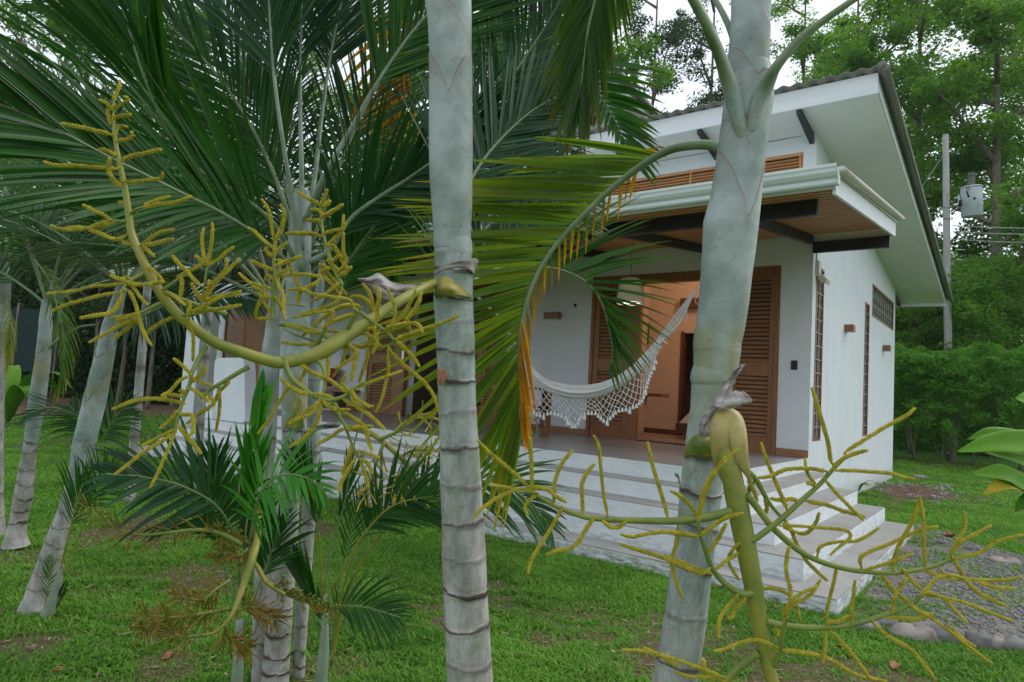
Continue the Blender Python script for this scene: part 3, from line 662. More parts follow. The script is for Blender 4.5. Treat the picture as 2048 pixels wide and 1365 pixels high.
# ---------------------------------------------------------------- table and chairs
t = thing('dining_table', 'teak dining table on thick square legs behind the hammock', 'table', (-4.4, -1.3, 0))
g = MB(); g.box((-5.35, -1.78, .715), (-3.58, -.92, .76)); g.build('tabletop', M['woodh'], t)
for x in (-5.3, -3.76):
    for y in (-1.74, -1.08): g = MB(); g.box((x, y, 0), (x+.12, y+.12, .714)); g.build('leg', M['wood'], t)
def chair(c, rz, label):
    t = thing('shell_chair', label, 'chair', c, 'black shell chairs round the terrace table')
    cx, cy, _ = c; R = np.array([[cos(rz), -sin(rz), 0], [sin(rz), cos(rz), 0], [0, 0, 1]])
    X = lambda v: (R@np.array(v, float)) + np.array(c)
    n, m = 12, 13; V = []; Fc = []
    prof = spline([(.24, .43, 0), (.18, .455, 0), (0, .43, 0), (-.16, .43, 0), (-.235, .50, 0), (-.27, .65, 0), (-.30, .84, 0)], n)
    for th in (0, .012):
        for i in range(n):
            for j in range(m):
                u = j/(m-1)*2-1; wd = .23*(1-.25*(i/(n-1))**3)*(1-.15*(1-i/(n-1)))
                x = prof[i][0]; z = prof[i][1]; z += .07*abs(u)**2.5*(1 if 3 < i < 9 else .4); x += .07*abs(u)**2*(1 if i > 5 else 0)
                V.append(X((x, wd*u, z-th)))
    for l in range(2):
        for i in range(n-1):
            for j in range(m-1): a = l*n*m+i*m+j; Fc.append((a, a+1, a+m+1, a+m) if l else (a, a+m, a+m+1, a+1))
    mkmesh('seat_shell', V, Fc, M['black'], smooth=True, parent=t)
    for sx in (1, -1):
        for sy in (1, -1):
            g = MB(); g.tube([X((sx*.13, sy*.12, .41)), X((sx*.23, sy*.22, 0))], [.016, .011], 8); g.build('leg', M['legwood'], t)
    g = MB()
    for a, bq in (((.2, .19, .12), (-.15, .14, .33)), ((-.2, .19, .12), (.15, .14, .33)), ((.2, -.19, .12), (-.15, -.14, .33)), ((-.2, -.19, .12), (.15, -.14, .33)), ((.2, .19, .12), (.15, -.14, .33)), ((.2, -.19, .12), (.15, .14, .33))): g.tube([X(a), X(bq)], .004, 5)
    g.tube([X((.13, .12, .40)), X((.13, -.12, .40)), X((-.13, -.12, .40)), X((-.13, .12, .40)), X((.13, .12, .40))], .006, 5); g.build('brace', M['steel'], t)
chair((-3.72, -1.42, 0), .25, 'black shell chair with pale wooden legs at the table end, under the hammock fringe')
chair((-4.5, -2.15, 0), 1.3, 'black shell chair with pale wooden legs half hidden behind the yellowing frond')
# ---------------------------------------------------------------- hammock
HY = -2.15
def hp(px, py, dy=0): return on(1, HY+dy, px, py)
ham = thing('hammock', 'white cotton hammock with lace fringe and tassels slung across the terrace', 'hammock', tuple(hp(1165, 812)))
topE = [(1006, 636), (1025, 672), (1050, 715), (1075, 744), (1097, 760), (1127, 768), (1156, 771), (1203, 765), (1244, 746), (1280, 716), (1302, 693), (1320, 672)]
botE = [(1004, 642), (1028, 695), (1050, 743), (1072, 764), (1097, 784), (1120, 793), (1144, 798), (1185, 797), (1229, 780), (1273, 749), (1302, 717), (1325, 682)]
n, m = 60, 26; te = spline(topE, n); be = spline(botE, n); V = []; Fc = []
for i in range(n):
    s = i/(n-1); w = sin(pi*s)**.7
    for j in range(m):
        v = j/(m-1); px = te[i][0]*(1-v)+be[i][0]*v; py = te[i][1]*(1-v)+be[i][1]*v
        V.append(hp(px, py, -.22*w*sin(pi*v*.9)-.02*w*sin(v*22+s*3)-.012*sin(v*47)*w))
# rear half of the cloth, closing the sling
for i in range(n):
    s = i/(n-1); w = sin(pi*s)**.7
    for j in range(8):
        v = j/7; px = te[i][0]*(1-v)+be[i][0]*v; py = (te[i][1]+6*w)*(1-v)+be[i][1]*v
        V.append(hp(px, py, .02+.3*w*sin(pi*v)))
for i in range(n-1):
    for j in range(m-1): a = i*m+j; Fc.append((a, a+m, a+m+1, a+1))
    for j in range(7): a = n*m+i*8+j; Fc.append((a, a+1, a+9, a+8))
o = mkmesh('cloth', V, Fc, M['rope'], smooth=True, parent=ham)
# strings at both ends
g = MB()
for k in range(16):
    v = k/15
    i0 = hp(1319+6*v+rnd.uniform(-1, 1), 672+10*v, -.03+.06*v); e0 = hp(1390+rnd.uniform(-3, 3), 580, 0)
    md = hp(1350+10*v+rnd.uniform(-3, 3), 632+12*v, -.04+.08*v)
    g.tube(spline([i0, md, e0], 8), .0055, 5, cap=False)
    i0 = hp(1006-2*v, 636+6*v, -.03+.06*v); md = hp(962+rnd.uniform(-4, 4)-4*v, 598, -.04+.08*v); e0 = hp(929, 566, 0)
    g.tube(spline([i0, md, e0], 8), .0055, 5, cap=False)
g.tube(spline([hp(1372, 612), hp(1374, 630), hp(1370, 648)], 5), .004, 5)
for k in range(26):
    a = rnd.random(); g.tube([hp(1300+24*a+rnd.uniform(-5, 5), 708-34*a+rnd.uniform(-6, 6), -.08), hp(1303+26*a+rnd.uniform(-6, 6), 714-34*a+rnd.uniform(-6, 6), -.1)], .009, 5)
g.build('suspension_strings', M['rope'], ham)
g = MB(); g.tube(spline([hp(1390, 582), hp(1398, 565), hp(1420, 520), on(1, HY, 1428, 496)], 8), .006, 5); g.build('hanging_rope', M['bars'], ham); g = MB(); g.tube(spline([hp(1391, 580), hp(1396, 592), hp(1390, 600), hp(1394, 610)], 8), .006, 5); g.build('rope_end', M['bars'], ham); g = MB()
g.tube([hp(928, 566), hp(918, 556), hp(905, 520)], .006, 5); g.build('hanging_rope', M['bars'], ham)
# lace fringe: diamond netting between the lower edge and a scalloped hem
low = spline([(1012, 700), (1033, 772), (1048, 792), (1075, 826), (1103, 822), (1130, 832), (1148, 850), (1167, 826), (1190, 822), (1211, 838), (1235, 818), (1262, 812), (1284, 796), (1297, 754), (1314, 712)], 66)
up_ = spline([(1012, 672), (1030, 708), (1056, 748), (1084, 775), (1120, 791), (1165, 797), (1210, 788), (1250, 765), (1284, 734), (1304, 712), (1316, 696)], 66)
g = MB(); NR = 6
def lp(i, r):
    v = r/NR; a = up_[i]*(1-v)+low[i]*v; return hp(a[0]+rnd.uniform(-.5, .5), a[1]+rnd.uniform(-.5, .5), -.10-.05*v)
grid = [[lp(i, r) for r in range(NR+1)] for i in range(66)]
for i in range(0, 65):
    for r in range(NR):
        if (i+r) % 2 == 0:
            g.tube([grid[i][r], grid[i+1][r+1]], .0055, 3, cap=False)
            if i: g.tube([grid[i][r], grid[i-1][r+1]], .0055, 3, cap=False)
g.tube([grid[i][0] for i in range(66)], .011, 4, cap=False)
g.build('lace_fringe', M['rope'], ham)
g = MB()
for i in range(1, 65):
    p = grid[i][NR]; L = .06 if i % 7 else .10
    g.tube([p, p-np.array([0, 0, L*.3]), p-np.array([0, 0, L*.45]), p-np.array([0, 0, L*.9]), p-np.array([0, 0, L])], [.006, .012, .018, .026, .018], 6)
g.build('tassels', M['rope'], ham)
# ---------------------------------------------------------------- white garden walls left of the terrace
t = thing('garden_wall', 'low white wall with rounded top at the far left end of the terrace', 'wall', tuple(on(1, -3.0, 440, 850)))
yq = -3.3
def q3(px, py, y=yq): return on(1, y, px, py)
pl = [q3(424, 845), q3(428, 745), q3(430, 722), q3(437, 716), q3(480, 716), q3(487, 720), q3(489, 740), q3(490, 845)]
g = MB(); g.prism(pl, (0, .22, 0)); g.build('wall_panel', M['white'], t)
pl = [q3(392, 880, yq-.06), q3(397, 795, yq-.06), q3(402, 793, yq-.06), q3(424, 793, yq-.06), q3(424, 880, yq-.06)]; pl = [p if p[2] > -.85 else np.array([p[0], p[1], -.85]) for p in pl]
g = MB(); g.prism(pl, (0, .3, 0)); g.build('wall_foot', M['white'], t)
t = thing('white_pillar', 'tall white rectangular pillar standing alone beyond the far left end of the house', 'pillar', tuple(on(1, -1.0, 378, 800)))
a_ = on(1, -1.0, 360, 800); c_ = on(1, -1.0, 388, 800); g = MB(); g.box((a_[0], -1.0, -.85), (c_[0], -.5, 3.4)); g.build('shaft', M['white'], t)
t = thing('garden_bench', 'low grey stone bench on the bare soil left of the house', 'bench', tuple(on(2, -.8, 345, 815)))
c_ = on(2, -.8, 345, 812); g = MB(); g.box((c_[0]-.1, c_[1]-.2, -.42), (c_[0]+1.1, c_[1]+.25, -.33)); g.build('seat', M['stonebench'], t); g = MB(); g.box((c_[0], c_[1]-.12, -.8), (c_[0]+.15, c_[1]+.15, -.42)); g.box((c_[0]+.85, c_[1]-.12, -.8), (c_[0]+1.0, c_[1]+.15, -.42)); g.build('support', M['stonebench'], t)
# ---------------------------------------------------------------- ground
def vnoise(x, y, s, seed=0):
    """cheap smooth value noise (numpy)"""
    x = np.asarray(x)/s; y = np.asarray(y)/s
    xi = np.floor(x).astype(int); yi = np.floor(y).astype(int); fx = x-xi; fy = y-yi; fx = fx*fx*(3-2*fx); fy = fy*fy*(3-2*fy)
    def h(a, b): v = np.sin(a*127.1+b*311.7+seed*74.7)*43758.5453; return v-np.floor(v)
    return (h(xi, yi)*(1-fx)+h(xi+1, yi)*fx)*(1-fy)+(h(xi, yi+1)*(1-fx)+h(xi+1, yi+1)*fx)*fy
def G(px, py): return on(2, GZ, px, py)
# areas without lawn, as polygons on the ground
GRAV = [G(*p)[:2] for p in [(1700, 1238), (1760, 1232), (1850, 1262), (1950, 1290), (2100, 1312), (2500, 1350), (2600, 1150), (2200, 1125), (2048, 1112), (1960, 1092), (1890, 1066), (1842, 1046), (1822, 1050)]]
def inpoly(x, y, poly):
    x = np.asarray(x); y = np.asarray(y); r = np.zeros(x.shape, bool); n = len(poly)
    for i in range(n):
        x1, y1 = poly[i]; x2, y2 = poly[(i+1) % n]
        c = ((y1 > y) != (y2 > y)) & (x < (x2-x1)*(y-y1)/(y2-y1+1e-12)+x1); r ^= c
    return r
SOILC = G(1830, 985)[:2]
def soilf(x, y):
    """1 = bare soil, 0 = lawn"""
    s = vnoise(x, y, .8, 3)*.45+vnoise(x, y, .3, 5)*.3+vnoise(x, y, .1, 9)*.25
    b = np.clip((s-.555)*6, 0, 1)*.9
    d = np.hypot((x-SOILC[0])/.75, (y-SOILC[1])/1.5)+(vnoise(x, y, .3, 4)-.5)*.7
    b = np.maximum(b, np.clip((1.0-d)*3, 0, 1))
    # bare strip under the far left trees, and the bare patches by the palms
    far = np.clip((-(x)-18.8+.0*y+(vnoise(x, y, 1.2, 8)-.5)*1.6)/1.2, 0, 1)
    b = np.maximum(b, far)
    for (px, py, r, st) in ((290, 1060, .8, .9), (360, 1330, .38, .8), (60, 1290, .3, .9), (1290, 1260, .30, .7), (200, 1190, .25, .6), (620, 1340, .3, .7), (70, 1110, .35, .8), (1450, 1290, .35, .75), (1180, 1215, .2, .5)):
        c = G(px, py); d = np.hypot(x-c[0], y-c[1])/r+(vnoise(x, y, .15, 6)-.5)*1.1; b = np.maximum(b, np.clip((1-d)*2, 0, 1)*st)
    return b
def ground_mat():
    m, nt, p, o = newmat('lawn_soil'); v = tc(nt)
    so_ = attr(nt, 'soil')
    a = noise(nt, v, 26, 8, .75); b_ = noise(nt, v, 2.2, 5)
    soil = ramp(nt, a, [(.3, (.075, .045, .03)), (.55, (.15, .095, .065)), (.72, (.30, .23, .18))])
    under = ramp(nt, noise(nt, v, 60, 6, .8), [(.3, (.015, .06, .01)), (.52, (.05, .17, .022)), (.7, (.12, .30, .04))])
    far = ramp(nt, b_, [(.3, (.04, .15, .02)), (.7, (.085, .26, .03))])
    under = mixc(nt, .5, under, far)
    nt.links.new(mixc(nt, so_, under, soil), p.inputs['Base Color']); p.inputs['Roughness'].default_value = .95; p.inputs['Specular IOR Level'].default_value = .1
    bump(nt, p, a, .8, .02); return m
M['ground'] = ground_mat()
def gridmesh(x0, x1, y0, y1, nx, ny, z, name, mat):
    X, Y = np.meshgrid(np.linspace(x0, x1, nx), np.linspace(y0, y1, ny)); x = X.ravel(); y = Y.ravel()
    s = soilf(x, y); zz = np.full(len(x), z)
    d = np.hypot((x-SOILC[0])/.7, (y-SOILC[1])/1.4); zz = zz+np.clip(1-d, 0, 1)*(.05+.14*vnoise(x, y, .25, 2)*vnoise(x, y, .09, 7))
    V = np.stack([x, y, zz], 1); i = np.arange(ny-1)[:, None]*nx+np.arange(nx-1)[None, :]; i = i.ravel()
    return mkmesh(name, V, np.stack([i, i+1, i+nx+1, i+nx], 1), mat, attrs={'soil': s}, smooth=True)
g0 = gridmesh(-34, 8, -12, 24, 700, 600, GZ, 'lawn_ground', M['ground']); tag(g0, kind='structure')
# wide sheet to the horizon, a few mm lower
V = np.array([(-200, -200, GZ-.02), (200, -200, GZ-.02), (200, 200, GZ-.02), (-200, 200, GZ-.02)]); o = mkmesh('ground', V, [(0, 1, 2, 3)], M['ground'], attrs={'soil': [.55]*4}); tag(o, kind='structure')
# gravel path
m, nt, p, o_ = newmat('gravel_bed'); v = tc(nt)
vr = N(nt, 'ShaderNodeTexVoronoi'); vr.inputs['Scale'].default_value = 55; nt.links.new(v, vr.inputs['Vector'])
col = ramp(nt, noise(nt, v, 3, 5), [(.38, (.09, .062, .045)), (.6, (.17, .15, .13))]); sp = N(nt, 'ShaderNodeSeparateColor'); nt.links.new(vr.outputs['Color'], sp.inputs[0])
col = mixc(nt, math_(nt, 'MULTIPLY', sp.outputs[0], .6), col, (.26, .25, .24)); nt.links.new(col, p.inputs['Base Color']); p.inputs['Roughness'].default_value = .9; bump(nt, p, vr.outputs['Distance'], .8, .01)
o = mkmesh('gravel_path', np.array([(a, b_, GZ+.006) for a, b_ in GRAV]), [tuple(range(len(GRAV)))[::-1]], m); tag(o, kind='structure')
fz = o.data.polygons[0].normal.z
if fz < 0: o.data.flip_normals()
# loose gravel
def scatter_stones(n, poly, smin, smax, z0, name, mat, seed):
    r = np.random.RandomState(seed); xs = [q[0] for q in poly]; ys = [q[1] for q in poly]
    x = r.uniform(min(xs), min(max(xs), 4.6), n*3); y = r.uniform(min(ys), max(ys), n*3); k = inpoly(x, y, poly) & (vnoise(x, y, .45, 31)*.6+vnoise(x, y, .12, 32)*.4+r.rand(len(x))*.5 > ((.50+.5*(1-np.clip((x-1.4)/.8, 0, 1))) if n > 1000 else 0)); x = x[k][:n]; y = y[k][:n]; n = len(x)
    ico = np.array([(0, 0, 1), (.9, 0, .35), (.28, .86, .4), (-.73, .53, .3), (-.73, -.53, .4), (.28, -.86, .35), (.7, .5, -.4), (-.3, .8, -.45), (-.9, 0, -.4), (-.25, -.85, -.4), (.7, -.5, -.4)])
    fc = np.array([(0, 1, 2), (0, 2, 3), (0, 3, 4), (0, 4, 5), (0, 5, 1), (1, 6, 2), (2, 6, 7), (2, 7, 3), (3, 7, 8), (3, 8, 4), (4, 8, 9), (4, 9, 5), (5, 9, 10), (5, 10, 1), (1, 10, 6)])
    s = smin+(smax-smin)*r.rand(n)**3; a = r.rand(n)*6.28
    sc = np.stack([s*r.uniform(.8, 1.5, n), s*r.uniform(.6, 1, n), s*r.uniform(.4, .7, n)], 1)
    Vv = ico[None]*(1+r.uniform(-.18, .18, (n, 11, 1)))*sc[:, None, :]
    ca, sa = np.cos(a)[:, None], np.sin(a)[:, None]; X = Vv[:, :, 0]*ca-Vv[:, :, 1]*sa+x[:, None]; Y = Vv[:, :, 0]*sa+Vv[:, :, 1]*ca+y[:, None]
    V = np.stack([X, Y, Vv[:, :, 2]+z0+sc[:, 2:3]*.35], 2).reshape(-1, 3)
    Fc = (fc[None]+(np.arange(n)*11)[:, None, None]).reshape(-1, 3)
    return mkmesh(name, V, Fc, mat, smooth=False)
o = scatter_stones(13000, GRAV, .006, .028, GZ+.006, 'gravel', M['pebble'], 3); tag(o, 'loose grey gravel stones on the path beside the steps', 'gravel', kind='stuff')
e_ = [SOILC+np.array([cos(a)*.8, sin(a)*1.5]) for a in np.linspace(0, 6.28, 16)[:-1]]
o = scatter_stones(260, e_, .01, .05, GZ+.05, 'soil_clods', M['sheathdry'], 5); tag(o, 'crumbly brown soil clods heaped on the lawn by the house wall', 'soil', kind='stuff')
# ---------------------------------------------------------------- lawn blades
def blades(n, rmin, rmax, angs, h, w, name, seed, label):
    r = np.random.RandomState(seed)
    d = np.sqrt(r.uniform(rmin**2, rmax**2, n)); a = r.uniform(angs[0], angs[1], n)   # angle from view axis
    f2 = FW[:2]/np.linalg.norm(FW[:2]); r2 = np.array([f2[1], -f2[0]])
    x = CAM[0]+d*(np.cos(a)*f2[0]+np.sin(a)*r2[0]); y = CAM[1]+d*(np.cos(a)*f2[1]+np.sin(a)*r2[1])
    s = soilf(x, y)
    k = (r.rand(n) > s*.92) & ~(inpoly(x, y, GRAV) & (r.rand(n) > .22*(vnoise(x, y, .35, 1) > .56)+.5*(1-np.clip((x-1.4)/.7, 0, 1))*(vnoise(x, y, .2, 11) > .4))) & ~((x < .02) & (y > -.1) & (y < 7.8) & (x > -17)) & ~((x < 1.285) & (y > -4.44) & (y < -.06) & (x > XT))
    x = x[k]; y = y[k]; s = s[k]; n = len(x)
    tuft = vnoise(x, y, .22, 21)*.6+vnoise(x, y, .07, 22)*.4; hh = h*r.uniform(.4, 1.3, n)*(1-.5*s)*(.55+1.0*tuft); ww = w*r.uniform(.5, 1.6, n); th = r.rand(n)*6.28; lean = r.uniform(.35, 1.5, n)
    dx, dy = np.cos(th), np.sin(th); sx, sy = -dy, dx
    z = np.full(n, GZ-.003)
    def pt(f, up_, side): return np.stack([x+dx*hh*f*lean+sx*ww*side, y+dy*hh*f*lean+sy*ww*side, z+hh*up_], 1)
    V = np.stack([pt(0, 0, -.5), pt(0, 0, .5), pt(.45, .55, .55), pt(.45, .55, -.55), pt(1, .72, 0)], 1).reshape(-1, 3)
    i = np.arange(n)*5; q = np.stack([i, i+1, i+2, i+3], 1); t3 = np.stack([i+3, i+2, i+4], 1)
    loops = [tuple(a_) for a_ in q] if False else None
    # triangles only, fast
    Fc = np.concatenate([np.stack([i, i+1, i+2], 1), np.stack([i, i+2, i+3], 1), t3])
    ti = np.repeat(np.clip(vnoise(x, y, .5, 12)*.6+r.rand(n)*.6-.05, 0, 1), 5); ag = np.repeat(np.where(r.rand(n) < .05+.25*s, r.uniform(.3, 1, n), 0), 5)
    o = mkmesh(name, V, Fc, M['grass'], attrs={'tint': ti, 'age': ag}); return tag(o, label, 'grass', kind='stuff')
blades(330000, 2.2, 6.5, (radians(-47), radians(44)), .042, .0062, 'lawn_grass', 1, 'short bright green carpet grass of the near lawn')
blades(260000, 6.5, 14, (radians(-44), radians(42)), .045, .011, 'lawn_grass', 2, 'short green grass of the lawn further from the palms')
blades(200000, 14, 27, (radians(-43), radians(42)), .05, .022, 'lawn_grass', 3, 'far lawn grass before the hedge and behind the left palms')
# ---------------------------------------------------------------- border stones
def rock(px, py, wpx, hpx, label, seed):
    c = G(px, py+hpx*.35); d = np.linalg.norm(c-CAM); w = wpx/F*d; h = hpx/F*d*1.05
    r = np.random.RandomState(seed); n, k = 14, 20; V = []; 
    for i in range(n):
        ph = pi*i/(n-1)
        for j in range(k):
            a = 2*pi*j/k; q = 1+.10*sin(2*a+seed)+.07*sin(3*a+ph*2+seed)+.05*sin(5*ph+a*2)
            x = sin(ph)*cos(a); y = sin(ph)*sin(a); z = cos(ph)
            V.append(c+q*(abs(x)**.85*np.sign(x)*w/2*RT*np.array([1, 1, 0])+abs(y)**.9*np.sign(y)*w*.36*np.array([FW[0], FW[1], 0])/.99)+np.array([0, 0, np.sign(z)*abs(z)**.8*h/2*q+h*.10]))
    Fc = [(i*k+j, i*k+(j+1) % k, (i+1)*k+(j+1) % k, (i+1)*k+j) for i in range(n-1) for j in range(k)]
    o = mkmesh('border_stone', V, [f[::-1] for f in Fc], M['rock2' if seed % 3 == 0 else 'rock'], smooth=True); tag(o, label, 'stone', 'river stones edging the gravel')
rk = [(1735, 1252, 42, 26, 'small dark border stone nearest the foot of the steps'), (1772, 1246, 40, 26, 'pale round border stone just right of the small dark one by the steps'), (1828, 1266, 66, 36, 'largest smooth oval border stone in the row along the gravel'), (1893, 1268, 58, 34, 'rounded grey border stone right of the largest oval one'), (1960, 1280, 48, 34, 'dark angular border stone in the gravel row'), (1992, 1285, 40, 30, 'small pale border stone between the dark angular one and the last one'), (2034, 1288, 52, 32, 'border stone cut by the right edge of the picture'),
      (1945, 1096, 24, 13, 'dark stone on the far edge of the gravel, left one'), (2008, 1121, 44, 14, 'flat grey stone on the far edge of the gravel, right one'), (1884, 1085, 16, 10, 'tiny round stone at the far edge of the gravel beside the lawn')]
for i, r_ in enumerate(rk): rock(*r_[:4], r_[4], i+1)
# fallen leaves
def fallen(px, py, s, label, seed, zc=0):
    c = G(px, py); r = np.random.RandomState(seed); a = r.rand()*6.28; n, m = 7, 5; V = []
    for i in range(n):
        for j in range(m):
            u = i/(n-1); v = j/(m-1)*2-1; w = sin(pi*min(1, u*1.02))**.7*.32
            V.append(c+s*.72*np.array([cos(a)*(u-.5)-sin(a)*v*w, sin(a)*(u-.5)+cos(a)*v*w, .10+.16*abs(v)+.14*sin(u*5+seed)+.03*sin(9*v*u)]))
    o = mkmesh('fallen_leaf', V, [(i*m+j, i*m+j+1, i*m+m+j+1, i*m+m+j) for i in range(n-1) for j in range(m-1)], M['deadleaf'], smooth=True)
    s_ = o.modifiers.new('solid', 'SOLIDIFY'); s_.thickness = .0015; tag(o, label, 'leaf', 'fallen leaves on the lawn')
fl = [(1556, 1222, .13, 'curled red brown leaf on the grass just left of the corner of the lowest step'), (1675, 1298, .12, 'brown leaf on the grass below the row of border stones'), (1790, 1338, .13, 'orange brown leaf nearest the bottom edge, below the largest border stone'), (1238, 1139, .05, 'tiny pink petal on the lawn in front of the steps'), (1142, 1278, .07, 'small tan upright leaf right of the central trunk'), (1765, 1222, .09, 'orange leaf lying on the gravel by the steps'), (1158, 1225, .1, 'dark curled leaf on the lawn between the two large trunks'), (488, 1252, .05, 'pale yellow petal on the grass left of the palm clump'), (110, 1352, .12, 'rust coloured leaf at the bottom left corner'), (1440, 1180, .14, 'long dry brown leaf half under the fuzzy right flower stalk'), (335, 1318, .1, 'reddish leaf on the grass below the orange flower spray'), (820, 1220, .1, 'brown leaf on the grass left of the central trunk'), (1900, 1075, .25, 'long pale dry leaf where the lawn meets the gravel'), (1660, 1175, .06, 'dry leaf scrap beside the lowest step')]
for i, f_ in enumerate(fl): fallen(*f_, i+3)
# pale rubble on the soil heap
for i, (px, py, s) in enumerate(((1841, 954, 24), (1888, 972, 22), (1815, 978, 18), (1830, 1003, 14), (1868, 1005, 18))):
    rock(px, py, s, s*.4, ['flat pale stone at the back of the soil heap', 'pale stone at the right of the soil heap', 'pale stone in the middle of the soil heap', 'small stone at the front of the soil heap', 'brown stone at the front right of the soil heap'][i], i+30)

# dry litter scattered in the lawn
r = np.random.RandomState(77); n = 5200; d = np.sqrt(r.uniform(2.3**2, 11**2, n)); a = r.uniform(radians(-46), radians(43), n)
f2 = FW[:2]/np.linalg.norm(FW[:2]); r2 = np.array([f2[1], -f2[0]]); x = CAM[0]+d*(np.cos(a)*f2[0]+np.sin(a)*r2[0]); y = CAM[1]+d*(np.cos(a)*f2[1]+np.sin(a)*r2[1])
k = ((soilf(x, y) > .15) | (r.rand(n) < .25)) & ~((x < 1.3) & (y > -4.46) & (x > XT)); x = x[k]; y = y[k]; n = len(x); L = r.uniform(.008, .045, n); w = r.uniform(.002, .009, n); th = r.rand(n)*6.28; z = GZ+r.uniform(.004, .022, n)
dx, dy = np.cos(th)*L, np.sin(th)*L; sx, sy = -np.sin(th)*w, np.cos(th)*w
V = np.stack([np.stack([x-dx, y-dy, z], 1), np.stack([x+sx, y+sy, z+.004], 1), np.stack([x+dx, y+dy, z+r.uniform(-.004, .012, n)], 1), np.stack([x-sx, y-sy, z+.004], 1)], 1).reshape(-1, 3); q = np.arange(n)*4
o = mkmesh('leaf_litter', V, np.stack([q, q+1, q+2, q+3], 1), simple('litter', (.13, .075, .045), (.42, .33, .22), 25, .9)); tag(o, 'scraps of dry leaf and straw scattered over the lawn', 'litter', kind='stuff')
# ---------------------------------------------------------------- palms
WORLDUP = np.array([0, 0, 1.0])
def frond(parent, path, nrm, n=40, L=.5, w=.016, a0=60, a1=25, droop=.5, t0=.15, t1=1.0, r0=.012, r1=.003, lr=(1, 1), afun=None, age=0, agetip=0, mat='frond', rmat='rachis', prof=None, v=.15, jit=.12, seed=0, stiff=1.0, name='frond', flat=1.0, sides=(1, -1), segs=6, label=None):
    """path: world points from base to tip; leaflets as folded blades in one mesh under the rachis part"""
    r = np.random.RandomState(seed+17)
    pts = spline(path, 40); T = nz(np.gradient(pts, axis=0))
    nrm = np.asarray(nrm, float)
    s_ = np.linspace(0, 1, 40)
    g = MB(); g.tube(pts, r0*(1-s_)+r1*s_, 8, flat=flat, nrm=nrm)
    R = g.build(name, M[rmat] if isinstance(rmat, str) else rmat, parent)
    if label: R['label'] = label
    nv = 0; Vs = []; Fs = []; TI = []; AG = []
    K = segs
    ss = np.linspace(0, 1, K)
    wp = np.sin(np.clip(ss*1.0, 0, 1)**.55*pi)**.75; wp[0] = .35; wp[-1] = 0.02
    m = 0
    for side, lm in ((1, lr[0]), (-1, lr[1])):
        if side not in sides: continue
        for i in range(n):
            t = t0+(t1-t0)*(i+.5*(side > 0)*.9+r.uniform(-.2, .2))/n
            t = min(max(t, 0), .999)
            q = t*39; k = int(q); f = q-k
            p = pts[k]*(1-f)+pts[min(k+1, 39)]*f; tt = T[k]
            Nn = nrm-(nrm@tt)*tt; Nn = Nn/max(np.linalg.norm(Nn), 1e-6); S = np.cross(tt, Nn)*side
            u = (t-t0)/(t1-t0)
            ln = L*lm*(prof(u) if prof else (.45+.55*min(1, u*3.5))*(1-.72*max(0, u-.45)/.55))*r.uniform(1-jit, 1+jit)
            an = radians((afun(u) if afun else a0+(a1-a0)*u)+r.uniform(-5, 5))
            vv = v+r.uniform(-.12, .12)
            d = tt*cos(an)+S*sin(an)*cos(vv)+Nn*sin(an)*sin(vv); d = d/np.linalg.norm(d)
            dr = droop*r.uniform(.75, 1.25)
            q0 = p.copy(); C = [q0.copy()]; DD = [d.copy()]
            for j in range(1, K):
                dj = d+np.array([0, 0, -1.0])*dr*(j/(K-1))**1.5*1.1; dj = dj/np.linalg.norm(dj); q0 = q0+dj*ln/(K-1); C.append(q0.copy()); DD.append(dj)
            C = np.array(C); DD = np.array(DD)
            Wd = tt-(DD@tt)[:, None]*DD; Wd = nz(Wd); Nb = np.cross(Wd, DD)
            if Nb[0]@Nn < 0: Nb = -Nb
            ww = w*(.6+.4*min(1, ln/max(L, 1e-6)*1.3))*r.uniform(.85, 1.15)*wp[:, None]
            twist = r.uniform(-.5, .5)
            W2 = Wd*cos(twist)+Nb*sin(twist)
            Lf = C+W2*ww*.5+Nb*ww*.16; Rt = C-W2*ww*.5+Nb*ww*.16
            V = np.stack([Lf, C, Rt], 1).reshape(-1, 3); Vs.append(V)
            b0 = m*3*K
            for j in range(K-1):
                a = b0+j*3; Fs.append((a, a+1, a+4, a+3)); Fs.append((a+1, a+2, a+5, a+4))
            ti = np.clip(r.uniform(0, 1)*.8+.1, 0, 1)
            TI.append(np.full(3*K, ti)); 
            ag = np.clip(age*r.uniform(.4, 1.5)+agetip*np.maximum(0, (ss-.45)/.55)*r.uniform(.3, 1.6)*(.4+u), 0, 1)
            AG.append(np.repeat(ag, 3)); m += 1
    if m:
        mkmesh('leaflets', np.vstack(Vs), np.array(Fs), M[mat], attrs={'tint': np.concatenate(TI), 'age': np.concatenate(AG)}, smooth=True, parent=R)
    return R
